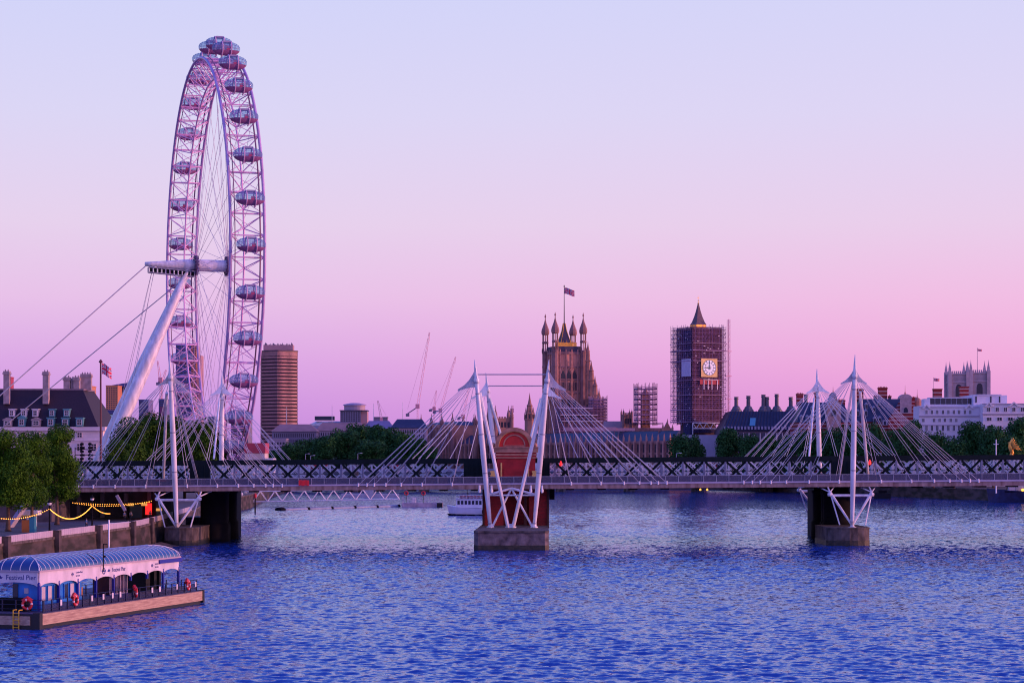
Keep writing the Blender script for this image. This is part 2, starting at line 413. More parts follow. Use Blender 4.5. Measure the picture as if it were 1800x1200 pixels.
for i in range(24):
    y0_ = 276 + 4.5 * i; y1_ = y0_ + 4.5; xa_ = -70.3 + 0.0697 * min(y0_ - 289, 76) + 0.9; xb_ = -70.3 + 0.0697 * min(y1_ - 289, 76) + 0.9
    wa_ = 3.6 + 0.9 * math.sin(i * 1.1); wb_ = 3.6 + 0.9 * math.sin((i + 1) * 1.1)
    fsm.hexa([(xa_, y0_, -1.5), (xa_ + wa_, y0_, -1.5), (xb_ + wb_, y1_, -1.5), (xb_, y1_, -1.5), (xa_, y0_, 0.75), (xa_ + wa_, y0_, -0.25), (xb_ + wb_, y1_, -0.25), (xb_, y1_, 0.75)])
struct("foreshore", fsm, mat("wet_foreshore", (0.16, 0.10, 0.08), 0.7, 0.5, 0.7, col2=(0.03, 0.028, 0.018), bump=0.6, detail=10))
# foreshore rubble at the foot of the wall
fm = MB()
rs = random.Random(3)
for i in range(260):
    t_ = rs.random(); y = 286 + 96 * t_; x = -70.3 + 0.0697 * min(y - 289, 76) + rs.uniform(0.7, 4.2); s_ = rs.uniform(0.15, 0.55)
    fm.lathe([(s_ * 0.6, -0.4), (s_, 0.0), (s_ * 0.5, s_ * 0.5)], x, y, 0.0 + rs.uniform(-0.1, 0.15), 5, rs.random())
props(obj("rubble", fm, mat("wet_rubble", (0.15, 0.10, 0.08), 0.8, 0.4, 0.8)), "loose stones along the foot of the stained river wall", "rubble", kind="stuff")
river_wall("embankment_wall", LB[5:], "river wall of the far left bank beneath the big wheel", 1, (M_wall, M_conc2), False)
river_wall("embankment_wall", RB, "long dark river wall on the right bank below the park trees", -1, (M_wall, M_conc2), False)

# ================================================================ the big wheel
WC = Vector((-88.5, 620, 72.6)); WA = R(17.3)
wa = Vector((math.cos(WA), math.sin(WA), 0)); wu = Vector((math.sin(WA), -math.cos(WA), 0)); wz = Vector((0, 0, 1))
def WP(r, th, t): return WC + wa * t + wu * (r * math.cos(th)) + wz * (r * math.sin(th))
wheel = thing("ferris_wheel", "giant white observation wheel with glass egg capsules standing beside the river", "ferris wheel", (WC.x, WC.y, GZ))
M_rim = mat("rim_strut_light_tint", (0.86, 0.50, 0.78), 0.45, 0.15, 0.4)  # white struts; the pink of the light is put into the base colour
M_chord = mat("rim_tube_light_tint", (0.56, 0.38, 0.66), 0.4, 0.2, 0.4)  # white tubes coloured purple, tint of the dusk light put into the base
NB = 64; hw = 4.6; RO = 60.0; RI = 54.3
for t_ in (-hw, hw):
    m = MB(); m.path([WP(RO, 2 * math.pi * i / 128, t_) for i in range(129)], 0.42, 8, False)
    obj("rim_tube", m, M_chord, wheel, True, True)
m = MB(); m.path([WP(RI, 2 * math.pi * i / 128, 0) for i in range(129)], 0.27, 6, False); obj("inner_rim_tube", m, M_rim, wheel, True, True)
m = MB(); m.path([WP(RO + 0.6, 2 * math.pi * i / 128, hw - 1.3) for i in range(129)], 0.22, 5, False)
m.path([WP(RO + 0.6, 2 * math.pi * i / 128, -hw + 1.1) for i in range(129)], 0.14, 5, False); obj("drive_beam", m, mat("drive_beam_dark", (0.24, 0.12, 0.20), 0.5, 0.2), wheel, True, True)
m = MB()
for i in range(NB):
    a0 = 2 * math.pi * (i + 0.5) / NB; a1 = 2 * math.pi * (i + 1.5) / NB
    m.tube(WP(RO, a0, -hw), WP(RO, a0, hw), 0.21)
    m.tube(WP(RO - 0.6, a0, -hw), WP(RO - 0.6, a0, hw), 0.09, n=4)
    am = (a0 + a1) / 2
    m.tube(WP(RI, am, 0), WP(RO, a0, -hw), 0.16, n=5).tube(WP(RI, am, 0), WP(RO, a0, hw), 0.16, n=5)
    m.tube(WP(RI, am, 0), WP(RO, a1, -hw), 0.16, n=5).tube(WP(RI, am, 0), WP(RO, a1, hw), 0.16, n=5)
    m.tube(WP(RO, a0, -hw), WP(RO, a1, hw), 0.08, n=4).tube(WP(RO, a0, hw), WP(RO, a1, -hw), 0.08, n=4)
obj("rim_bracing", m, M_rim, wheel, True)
# hub, flanges, spindle
m = MB(); m.path([WP(0, 0, -hw + 0.3), WP(0, 0, hw - 0.3)], 1.75, 20); obj("hub", m, M_white, wheel, True, False)
for t_ in (-hw, hw):
    m = MB(); m.path([WP(0, 0, t_ - 0.3), WP(0, 0, t_ + 0.3)], 2.9, 24)
    for k in range(16):
        a = 2 * math.pi * k / 16; m.tube(WP(2.6, a, t_ - 0.6), WP(2.6, a, t_ + 0.6), 0.3)
    obj("hub_flange", m, mat("hub_flange_dark", (0.10, 0.06, 0.14), 0.5, 0.2), wheel, True)
m = MB(); m.path([WP(0, 0, -hw - 0.3), WP(0, 0, -7), WP(0, 0, -12), WP(0, 0, -17.5), WP(0, 0, -19.5)], [1.55, 1.7, 1.25, 0.75, 0.6], 16)
m.box(0, 0.01, 0, 0.01, 0, 0.01) if False else None
obj("spindle", m, M_white, wheel, True, True)
m = MB(); m.tube(WP(0, 0, -16.5) + Vector((0, 0, -0.4)), WP(0, 0, -16.5) + Vector((0, 0, -2.2)), 0.55, 0.35, 8); obj("cable_anchor", m, M_white, wheel, True)
# maintenance gantry under the spindle
m = MB()
def gp(t_, s_, z_): return WC + wa * t_ + wu * s_ + wz * z_
for z_ in (-3.4, -1.9):
    for s_ in (-1, 1): m.tube(gp(-18.5, s_, z_ + 1.0), gp(-5.2, s_, z_), 0.14, n=5)
for i in range(12):
    t_ = -18.5 + 13.3 * i / 11; k = 1.0 * (1 - i / 11)
    for s_ in (-1, 1): m.tube(gp(t_, s_, -3.4 + k), gp(t_, s_, -1.9 + k), 0.13, n=5)
m.hexa([gp(-18.5, -1, -2.5), gp(-18.5, 1, -2.5), gp(-5.2, 1, -3.5), gp(-5.2, -1, -3.5), gp(-18.5, -1, -2.4), gp(-18.5, 1, -2.4), gp(-5.2, 1, -3.4), gp(-5.2, -1, -3.4)])
m.k = 1
for i in range(11):
    t0 = -18.2 + 13.3 * i / 11; t1 = t0 + 0.8; k = 1.0 * (1 - (i + 0.5) / 11)
    m.hexa([gp(t0, 0.9, -3.3 + k), gp(t1, 0.9, -3.3 + k), gp(t1, 0.8, -3.3 + k), gp(t0, 0.8, -3.3 + k), gp(t0, 0.9, -2.1 + k), gp(t1, 0.9, -2.1 + k), gp(t1, 0.8, -2.1 + k), gp(t0, 0.8, -2.1 + k)])
obj("maintenance_gantry", m, [M_mastgrey, M_dark], wheel, True)
# spokes
for i in range(NB):
    for_t = -hw if i % 2 == 0 else hw
    a = 2 * math.pi * (i + 0.5) / NB
    m = MB(); m.tube(WP(2.7, a + (0.5 if (i // 2) % 2 else -0.5), for_t), WP(RO - 0.3, a, -for_t * 0.0 + (hw if for_t < 0 else -hw) * (1 if i % 4 < 2 else -1)), 0.05, n=4)
    obj("spoke_cable", m, mat("spoke_cable", (0.34, 0.27, 0.45), 0.4, 0), wheel, True)
# legs
LT = gp(-6.8, 0, -1.0)
base_c = WC - wa * 37 ; base_c.z = 0
for s_ in (-10, 10):
    foot = base_c + wu * s_; foot.z = GZ
    pts = [foot.lerp(LT, k) for k in (0, 0.12, 0.35, 0.6, 0.85, 1.0)]
    m = MB(); m.path(pts, [0.7, 1.35, 1.85, 1.8, 1.3, 0.75], 20); obj("support_leg", m, M_white, wheel, True, True)
    m = MB(); m.box(foot.x - 2.2, foot.x + 2.2, foot.y - 2.2, foot.y + 2.2, GZ, GZ + 1.6); obj("leg_foot", m, M_conc2, wheel, True)
TIP = gp(-19.0, 0, -0.3)
def at(px, py, Y): return P(px, py, Y)
for k, (a, b_, r_) in enumerate([(TIP, (-168, 560, GZ), 0.16), (gp(-7, 0, -3), (-170, 600, GZ), 0.16),
                 (gp(-17, 1, -2.6), (-116.5, 606, GZ), 0.06), (gp(-17, 0.3, -2.6), (-115.3, 606, GZ), 0.06), (gp(-17.5, -1, -2.6), (-120.5, 612, GZ), 0.06), (gp(-17.5, -0.3, -2.6), (-119.3, 612, GZ), 0.06)]):
    m = MB(); m.tube(a, b_, r_, n=6); obj("stay_cable", m, M_mastgrey, wheel, True)
# capsules
def capsule_glass():
    m = bpy.data.materials.new("capsule_glass"); m.use_nodes = True
    t = m.node_tree; b = t.nodes["Principled BSDF"]
    tr = t.nodes.new("ShaderNodeBsdfTransparent"); tr.inputs[0].default_value = (0.80, 0.91, 1.0, 1)
    mx = t.nodes.new("ShaderNodeMixShader"); mx.inputs[0].default_value = 0.24
    b.inputs["Base Color"].default_value = (0.32, 0.50, 0.75, 1); b.inputs["Roughness"].default_value = 0.08
    t.links.new(tr.outputs[0], mx.inputs[1]); t.links.new(b.outputs[0], mx.inputs[2]); t.links.new(mx.outputs[0], t.nodes["Material Output"].inputs[0])
    return m
M_cglass = capsule_glass()
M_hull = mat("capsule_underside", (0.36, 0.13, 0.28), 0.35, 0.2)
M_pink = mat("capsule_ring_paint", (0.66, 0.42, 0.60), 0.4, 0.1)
M_mull = mat("capsule_mullion", (0.22, 0.26, 0.48), 0.4, 0)
def cap_r(s_): return 1.95 * max(0.0, (1 - abs(s_ / 4.0) ** 2.7)) ** 0.5
def cap_shell(z_lo, z_hi, ns=20, nn=22):
    m = MB(); ss = [-4.0 * math.cos(math.pi * i / ns) for i in range(ns + 1)]
    ring = []
    for s_ in ss:
        r_ = max(cap_r(s_), 0.02); row = []
        a0 = math.asin(max(-1, min(1, z_lo / r_))) if r_ > abs(z_lo) else (-math.pi / 2 if z_lo < 0 else math.pi / 2)
        if z_hi is None:   # upper shell
            for k in range(nn + 1):
                a = a0 + (math.pi - 2 * a0) * k / nn; row.append((s_, r_ * math.cos(a), r_ * math.sin(a)))
        else:
            for k in range(nn + 1):
                a = math.pi - a0 + (math.pi + 2 * a0) * k / nn; row.append((s_, r_ * math.cos(a), r_ * math.sin(a) * 1.02))
        ring.append(row)
    for row in ring: m.v += row
    for i in range(ns):
        for k in range(nn):
            a = i * (nn + 1) + k; m.face([a, a + nn + 1, a + nn + 2, a + 1])
    return m
def make_capsule():
    c = obj("capsule", cap_shell(-0.62, 1), M_hull, wheel, smooth=True)
    g = obj("glazing", cap_shell(-0.62, None), M_cglass, c, smooth=True)
    m = MB()
    for s_ in (-3.55, -2.9, -2.1, 2.1, 2.9, 3.55):
        r_ = cap_r(s_) + 0.02; a0 = math.asin(max(-1, -0.62 / r_))
        m.path([(s_, r_ * math.cos(a0 + (math.pi - 2 * a0) * k / 14), r_ * math.sin(a0 + (math.pi - 2 * a0) * k / 14)) for k in range(15)], 0.045, 4)
    for a in (-0.05, 0.45, math.pi - 0.45, math.pi + 0.05, 1.0, math.pi - 1.0):
        m.path([(s_, (cap_r(s_) + 0.02) * math.cos(a), (cap_r(s_) + 0.02) * math.sin(a)) for s_ in [-3.9 + 7.8 * i / 16 for i in range(17)]], 0.04, 4)
    obj("mullions", m, M_mull, c)
    for s_ in (-1.25, 1.25):
        m = MB(); r_ = cap_r(s_) + 0.12
        m.path([(s_, r_ * math.cos(2 * math.pi * k / 24), r_ * math.sin(2 * math.pi * k / 24)) for k in range(25)], 0.19, 6, False)
        obj("mounting_ring", m, M_pink, c, smooth=True)
    m = MB(); m.box(-1.0, 1.0, -1.15, 1.15, 1.62, 2.05); obj("roof_unit", m, mat("roof_unit_paint", (0.34, 0.30, 0.48), 0.4, 0.1), c)
    m = MB(); m.box(-0.1, 0.95, -1.93, -1.83, -0.6, 0.25); obj("door", m, mat("red_door_panel", (0.50, 0.05, 0.16), 0.4, 0.1), c)
    m = MB(); m.box(-2.6, 2.6, -0.5, 0.5, -0.8, -0.35); m.box(-3.3, 3.3, -1.3, 1.3, -0.85, -0.75); obj("bench", m, mat("bench_wood", (0.36, 0.24, 0.34), 0.6, 0.2), c)
    m = MB()
    for s_ in (-1.25, 1.25): m.tube((s_, 0, -2.0), (s_, 1.4, -2.3), 0.16, n=6); m.box(s_ - 0.2, s_ + 0.2, -0.4, 0.4, -2.35, -1.9)
    obj("mounting_bracket", m, M_pink, c)
    return c
c0 = make_capsule()
wb = Vector((WC.x, WC.y, GZ))
for i in range(32):
    c = c0 if i == 0 else copy_tree(c0, wheel)
    th = 2 * math.pi * i / 32
    c.location = WP(64.2, th, 0.15) - wb
    c.rotation_euler = (0, 0, WA)
# boarding platform at the foot
bp_ = thing("boarding_platform", "white and red boarding platform under the big wheel at the river edge", "platform", (-80, 585, GZ))
m = MB(); m.box(-95, -66.5, 578, 600, 9.0, 10.0); obj("deck", m, M_conc2, bp_, True)
for x in (-93, -84):
    for y in (580, 598): m = MB(); m.tube((x, y, 0.0), (x, y, 9.0), 0.45, n=8); obj("deck_leg", m, M_dark, bp_, True)
m = MB()
for i in range(14):
    x = -94 + i * 2.0; m.tube((x, 578.3, 10), (x + 2.0, 578.3, 14.5), 0.13, n=4).tube((x + 2, 578.3, 10), (x, 578.3, 14.5), 0.13, n=4).tube((x, 578.3, 10), (x, 578.3, 14.5), 0.12, n=4)
m.box(-94, -66.5, 578.2, 578.4, 14.4, 14.7); obj("guard_lattice", m, M_white, bp_, True)
m = MB(); m.box(-74, -68.5, 583, 592, 10.0, 17.4); obj("control_cabin", m, mat("cabin_cream", (0.62, 0.50, 0.46), 0.5, 0.1), bp_, True)
m = MB(); m.box(-74.2, -68.3, 582.8, 592.2, 17.4, 20.2); obj("cabin_roof", m, mat("cabin_red", (0.45, 0.05, 0.09), 0.5, 0.2), bp_, True)
m = MB(); m.box(-68.4, -66.0, 582, 588, 12.0, 16.0); obj("side_pod", m, M_white, bp_, True)
# ================================================================ footbridges and railway bridge
def dz(x): return 0.0068 * x          # the whole crossing climbs gently towards the right bank
def yrow(py, Y): return H - (py - HY) * Y / F
def mast_parts(root, base, top, wings, y_out, Yd0, Yd1, anchorsL, anchorsR, zdeck):
    """base/top points; wings: which side plates; anchors: world x of the deck anchor points."""
    base = Vector(base); top = Vector(top); ax = top - base
    q = lambda t_: base + ax * t_
    m = MB(); m.path([q(0), q(0.04), q(0.2), q(0.45), q(0.7), q(0.82), q(0.86)], [0.22, 0.33, 0.46, 0.52, 0.46, 0.36, 0.42], 16)
    mast = obj("mast", m, M_white, root, True, True)
    m = MB()
    for t_, rr in ((0.03, 0.40), (0.33, 0.53), (0.56, 0.545), (0.80, 0.44)): m.path([q(t_ - 0.004), q(t_ - 0.003), q(t_ + 0.003), q(t_ + 0.004)], [rr - 0.06, rr, rr, rr - 0.06], 16)
    obj("mast_collar", m, M_mastgrey, mast, True)
    m = MB(); m.path([q(0.86), q(0.885), q(0.89), q(0.95), q(1.0)], [0.45, 0.52, 0.34, 0.22, 0.05], 12)
    for k in range(4):
        a = math.pi / 2 * k + 0.4; o = Vector((math.cos(a), math.sin(a), 0)) * 0.5
        m.tube(q(0.86) + o, q(0.97), 0.05, n=4)
    obj("mast_tip", m, M_white, mast, True, True)
    zt = q(0.855)
    fan = MB()
    fk = 1.0 if len(wings) == 2 else 1.45
    for sd_ in wings:
        n = 7; up = [(0.1, 2.1), (0.5, 1.25), (1.0, 0.5), (1.6, -0.1), (2.4, -0.6)]
        lo = [(2.4, -0.85), (1.8, -0.62), (1.2, -0.45), (0.6, -0.36), (0.1, -0.34)]
        poly = [(zt.x + sd_ * x * fk, zt.z + z * fk) for x, z in up + lo]
        if sd_ < 0: poly = poly[::-1]
        b = len(fan.v); nn = len(poly)
        def tilt(x, z, e): return (x, zt.y + e + (zt.z + 1.5 - z) * (Yd0 + 1.5 - zt.y) / max(zt.z - zdeck, 1) * 0.9, z)
        fan.v += [tilt(x, z, -0.09) for x, z in poly] + [tilt(x, z, 0.09) for x, z in poly]
        fan.face([b + i for i in range(nn)]); fan.face([b + nn + i for i in range(nn)][::-1])
        for i in range(nn): j = (i + 1) % nn; fan.face([b + j, b + i, b + nn + i, b + nn + j])
    obj("fan_plate", fan, M_white, mast, True)
    for sd_, anc in ((-1, anchorsL), (1, anchorsR)):
        n = len(anc)
        for i, x in enumerate(anc):
            u_ = (i + 0.6) / max(n, 1)
            st = Vector((zt.x + sd_ * (0.25 + 1.75 * u_) * fk, zt.y + 0.1, zt.z - (0.3 + 0.3 * u_) * fk))
            for Yd in (Yd0, Yd1):
                e = Vector((x, Yd, zdeck + dz(x)))
                m = MB(); m.tube(st, e, 0.042, n=4)
                if Yd == Yd0: m.tube(e + Vector((0, -0.15, -0.35)), e + Vector((0, 0.0, 0.3)), 0.17, n=6)
                obj("stay_cable", m, M_cable, root, True)
    return mast, zt

def vframe(root, x, Y, ybase, Yd, zb=None, spread=3.85):
    """white strut frame under the deck at a mast"""
    zb_ = zb; znode = 9.3 + dz(x); m = MB()
    b = Vector((x, Y, zb_ + 0.5))
    nl = Vector((x - spread, Y + 1.5, znode)); nr = Vector((x + spread, Y + 1.5, znode))
    m.tube(b, nl, 0.2, 0.26, 8).tube(b, nr, 0.2, 0.26, 8)
    m.tube(nl + Vector((0, 0, -0.6)), nr + Vector((0, 0, -0.6)), 0.24, n=8)
    m.lathe([(0.4, 0), (0.5, 0.3), (0.4, 0.6)], nl.x, nl.y, znode - 0.7, 8).lathe([(0.4, 0), (0.5, 0.3), (0.4, 0.6)], nr.x, nr.y, znode - 0.7, 8)
    m.tube(nl, (x - spread + 1.6, Y + 0.3, zb_ + 0.6), 0.13, n=6).tube(nr, (x + spread - 1.4, Y + 0.3, zb_ + 0.6), 0.13, n=6)
    for n_ in (nl, nr):
        m.tube(n_, (n_.x, Yd + 0.5, 10.3 + dz(x)), 0.15, n=6)
        m.tube(n_, (n_.x - 1.6, Yd + 2.5, 10.3 + dz(x)), 0.12, n=6).tube(n_, (n_.x + 1.6, Yd + 2.5, 10.3 + dz(x)), 0.12, n=6)
    m.lathe([(0.8, 0), (0.8, 0.25), (0.45, 0.3), (0.35, 0.6)], x, Y, zb_ , 10)
    obj("strut_frame", m, M_white, root, True)

def glassrail():
    m = bpy.data.materials.new("railing_mesh"); m.use_nodes = True
    t = m.node_tree; b = t.nodes["Principled BSDF"]
    tr = t.nodes.new("ShaderNodeBsdfTransparent"); mx = t.nodes.new("ShaderNodeMixShader"); mx.inputs[0].default_value = 0.62
    b.inputs["Base Color"].default_value = (0.10, 0.09, 0.15, 1); b.inputs["Roughness"].default_value = 0.4
    t.links.new(tr.outputs[0], mx.inputs[1]); t.links.new(b.outputs[0], mx.inputs[2]); t.links.new(mx.outputs[0], t.nodes["Material Output"].inputs[0])
    return m
M_railmesh = glassrail()

def footbridge(label, Y0, X0, X1, masts, group):
    """deck outer edge at Y0 on the camera side or away, width 4.7"""
    Y1 = Y0 + 4.7; r = thing("footbridge", label, "bridge", (0, Y0, 0), group=group)
    zd = 11.25
    def strip(m, ya, yb, za, zb_):
        n = 24
        for i in range(n):
            a = X0 + (X1 - X0) * i / n; b = X0 + (X1 - X0) * (i + 1) / n
            m.hexa([(a, ya, za + dz(a)), (b, ya, za + dz(b)), (b, yb, za + dz(b)), (a, yb, za + dz(a)), (a, ya, zb_ + dz(a)), (b, ya, zb_ + dz(b)), (b, yb, zb_ + dz(b)), (a, yb, zb_ + dz(a))])
        return m
    obj("deck", strip(MB(), Y0, Y1, zd - 0.98, zd - 0.16), M_concrete, r, True)
    obj("edge_beam", strip(strip(MB(), Y0 - 0.14, Y0 + 0.3, zd - 0.15, zd + 0.12), Y1 - 0.3, Y1 + 0.14, zd - 0.15, zd + 0.12), mat("edge_beam_paint", (0.55, 0.47, 0.58), 0.5, 0.2, 0.4), r, True)
    m = MB(); m.box(-0.75, 0.75, 0.4, 4.3, zd - 1.25, zd - 0.99)
    repeats("deck_rib", m, M_dark, r, [(X0 + 0.6 + 5.9 * i, 0, dz(X0 + 0.6 + 5.9 * i)) for i in range(int((X1 - X0) / 5.9))])
    for yy in (Y0, Y1 - 0.1):
        pm = MB(); x = X0
        while x < X1:
            pm.box(x - 0.05, x + 0.05, yy - 0.02, yy + 0.1, zd + 0.12 + dz(x), zd + 1.28 + dz(x)); x += 2.35
        strip(pm, yy - 0.02, yy + 0.1, zd + 1.26, zd + 1.33)
        rl_ = obj("railing", pm, M_mastgrey, r, True)
        obj("mesh_panel", strip(MB(), yy + 0.03, yy + 0.05, zd + 0.14, zd + 1.22), M_railmesh, rl_, True)
    return r, zd

NA = [-77.5 + 0 * k for k in range(1)]
Yn = 391.0
def ax_(pxs, Y=Yn): return [(p - 900) * Y / F for p in pxs]
fb, zd = footbridge("pale cable stayed footbridge nearest the camera, in front of the iron railway bridge", Yn, -96, 112, None, "footbridges on either side of the railway bridge")
# left, centre pair, right masts of the near bridge
def ppt(px, py, Y): return P(px, py, Y)
mast_parts(fb, ppt(311, 928, 387), ppt(298, 626, 383), (-1, 1), 0, Yn, Yn + 4.7, ax_([256, 202, 164, 138, 120, 104][:6]), ax_([329, 382, 419, 446, 467, 480, 496]), zd)
mast_parts(fb, ppt(862, 928, 384), ppt(834, 632, 381), (-1,), 0, Yn, Yn + 4.7, ax_([795, 742, 705, 678, 658, 645, 630]), [], zd)
mast_parts(fb, ppt(939, 928, 384), ppt(965, 632, 381), (1,), 0, Yn, Yn + 4.7, [], ax_([1004, 1056, 1097, 1124, 1144, 1157, 1172]), zd)
mast_parts(fb, ppt(1498, 925, 387), ppt(1503, 623, 383), (-1, 1), 0, Yn, Yn + 4.7, ax_([1475, 1422, 1382, 1355, 1336, 1322, 1307]), ax_([1549, 1602, 1642, 1669, 1690, 1705, 1720]), zd)
vframe(fb, ppt(311, 928, 387).x, 387, 0, Yn, ppt(311, 932, 387).z)
vframe(fb, ppt(1498, 925, 387).x, 387, 0, Yn, ppt(1498, 928, 387).z)
# back rods from the mast heads to the railway piers
def rod(root, a, b, r_, name="tie_rod", m_=None):
    m = MB(); m.tube(a, b, r_, n=8); return obj(name, m, m_ or M_white, root, True)
rod(fb, ppt(1512, 689, 384), ppt(1527, 848, 402), 0.28)
for i in range(3): rod(fb, ppt(1501 - i, 668, 384), ppt(1475 - 2 * i, 852, 399), 0.05, "tie_cable", M_cable)
rod(fb, ppt(293, 690, 384), ppt(287, 845, 402), 0.26)
for i in range(3): rod(fb, ppt(303 + i, 672, 384), ppt(347 + 2 * i, 852, 399), 0.05, "tie_cable", M_cable)
# centre strut frame
rod(fb, ppt(843, 690, 382), ppt(894, 930, 383.5), 0.33); rod(fb, ppt(957, 690, 382), ppt(901, 930, 383.5), 0.33)
rod(fb, ppt(838, 658, 381.5), ppt(961, 658, 381.5), 0.10, "cross_tie", M_mastgrey)
m = MB(); a = ppt(899, 858, 385)
for e, rr_ in ((ppt(865, 926, 384), 0.2), (ppt(936, 926, 384), 0.2), (ppt(860, 869, 384), 0.22), (ppt(941, 869, 384), 0.22)): m.tube(a, e, rr_, n=8)
m.tube(ppt(860, 870, 384), ppt(941, 870, 384), 0.15, n=8)
obj("strut_frame", m, M_white, fb, True)
for px in (843, 864, 933, 953): m = MB(); m.tube(ppt(px, 853, 390.4), ppt(px, 866, 389.8), 0.2, n=6).lathe([(0.25, 0), (0.32, 0.3), (0.2, 0.6)], ppt(px, 862, 390).x, 390.2, ppt(px, 862, 390).z - 0.3, 8); obj("deck_bracket", m, M_white, fb, True)
for px in (862, 895, 901, 939): m = MB(); m.lathe([(0.7, 0), (0.7, 0.2), (0.45, 0.3), (0.4, 0.7)], ppt(px, 930, 384).x, 384, 3.35, 10); obj("mast_foot", m, M_white, fb, True)

Yf = 427.0
ff, zdf = footbridge("cable stayed footbridge farther away, half hidden behind the iron railway bridge", Yf, -96, 125, None, "footbridges on either side of the railway bridge")
def afx(pxs): return [(p - 900) * (Yf + 4.7) / F for p in pxs]
mast_parts(ff, ppt(388, 910, 437), ppt(391, 652, 441), (-1, 1), 0, Yf + 4.7, Yf, afx([360, 312, 280, 258, 240, 222]), afx([416, 460, 492, 516, 534, 548]), zdf)
mast_parts(ff, ppt(881, 910, 437), ppt(854, 655, 441), (-1,), 0, Yf + 4.7, Yf, afx([815, 770, 738, 715, 698, 684]), [], zdf)
mast_parts(ff, ppt(935, 910, 437), ppt(961, 655, 441), (1,), 0, Yf + 4.7, Yf, [], afx([988, 1034, 1066, 1089, 1108, 1122]), zdf)
mast_parts(ff, ppt(1443, 905, 437), ppt(1436, 648, 441), (-1, 1), 0, Yf + 4.7, Yf, afx([1404, 1360, 1328, 1304, 1284, 1268]), afx([1478, 1524, 1556, 1580, 1598, 1612]), zdf)
rod(ff, ppt(858, 678, 440), ppt(957, 678, 440), 0.10, "cross_tie", M_mastgrey)
rod(ff, ppt(1431, 700, 440), ppt(1422, 806, 424), 0.2); rod(ff, ppt(386, 700, 440), ppt(376, 806, 424), 0.2)
rod(ff, ppt(861, 700, 440), ppt(891, 800, 438), 0.28); rod(ff, ppt(951, 700, 440), ppt(925, 800, 438), 0.28)
vframe(ff, ppt(1440, 905, 437).x, 438, 0, Yf, 4.0); vframe(ff, ppt(388, 905, 437).x, 438, 0, Yf, 4.0)

# ---------------- railway bridge
rb = thing("railway_bridge", "dark green iron truss railway bridge crossing the whole river", "bridge", (0, 401, 0))
Xa, Xb = -96.0, 130.0
def strip2(m, ya, yb, za, zb_, n=24, x0=Xa, x1=Xb):
    for i in range(n):
        a = x0 + (x1 - x0) * i / n; b = x0 + (x1 - x0) * (i + 1) / n
        m.hexa([(a, ya, za + dz(a)), (b, ya, za + dz(b)), (b, yb, za + dz(b)), (a, yb, za + dz(a)), (a, ya, zb_ + dz(a)), (b, ya, zb_ + dz(b)), (b, yb, zb_ + dz(b)), (a, yb, zb_ + dz(a))])
    return m
ZT, ZB = 16.0, 11.1
def truss(Y, mcol, mvert, th, name, skip=(), double=False, ph=0.0):
    m = MB(); strip2(m, Y - 0.35, Y + 0.35, ZT - 0.95, ZT); strip2(m, Y - 0.3, Y + 0.3, ZB - 0.4, ZB + 0.35)
    pn = 4.07; k0 = int(Xa / pn); k1 = int(Xb / pn); mv = MB(); ups = []
    for k in range(k0, k1):
        x = k * pn + ph; x2 = x + pn
        if any(a < x + pn / 2 < b for a, b in skip): continue
        lo, hi = ZB + 0.3, ZT - 0.9
        m.bar((x + 0.15, Y + 0.08, lo + dz(x)), (x2 - 0.15, Y + 0.08, hi + dz(x2)), 0.16, th)
        m.bar((x + 0.15, Y - 0.1, hi + dz(x)), (x2 - 0.15, Y - 0.1, lo + dz(x2)), 0.16, th)
        if double:
            xm = (x + x2) / 2
            for (a, za, b, zb_) in ((x, (lo + hi) / 2, xm, hi), (xm, hi, x2, (lo + hi) / 2), (x, (lo + hi) / 2, xm, lo), (xm, lo, x2, (lo + hi) / 2)):
                mv.bar((a, Y + 0.25, za + dz(a)), (b, Y + 0.25, zb_ + dz(b)), 0.12, th * 0.8)
        ups.append((x, Y - 401, dz(x)))
        if not double: mv.box(x + 0.2, x2 - 0.2, Y - 0.05, Y + 0.05, (lo + hi) / 2 - 0.05 + dz(x), (lo + hi) / 2 + 0.05 + dz(x))
    t_ = obj(name, m, mcol, rb, True); obj("lattice_bar", mv, mvert if double else mcol, t_, True)
    u_ = MB(); u_.box(-0.17, 0.17, -0.3, 0.3, ZB - 0.1, ZT - 0.7); repeats("upright", u_, mvert, t_, ups); return t_
SK = [(-61.5, -57.5), (-10.5, 6.5), (60.8, 65.2)]
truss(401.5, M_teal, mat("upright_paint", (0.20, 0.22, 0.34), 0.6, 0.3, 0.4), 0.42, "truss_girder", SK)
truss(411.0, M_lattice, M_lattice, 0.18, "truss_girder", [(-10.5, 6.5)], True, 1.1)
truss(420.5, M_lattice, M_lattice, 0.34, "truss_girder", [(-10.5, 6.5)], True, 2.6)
obj("widened_track_deck", strip2(MB(), 396.4, 426.4, 10.35, 10.68), M_dark, rb, True)  # widened across the open gaps beside the tracks to darken the water's reflection
for a, b in ((-61.4, -57.6), (60.9, 65.1), (-9.2, -5.2), (5.2, 7.2)):
    m = MB(); m.box(a, b, 401.0, 402.2, ZB - 0.9 + dz(a), ZT - 0.85 + dz(a))
    for i in range(5): x = a + 0.1 + (b - a - 0.3) * i / 4; m.box(x, x + 0.12, 400.85, 401.0, ZB + dz(a), ZT - 1 + dz(a))
    obj("end_portal", m, M_teal, rb, True)
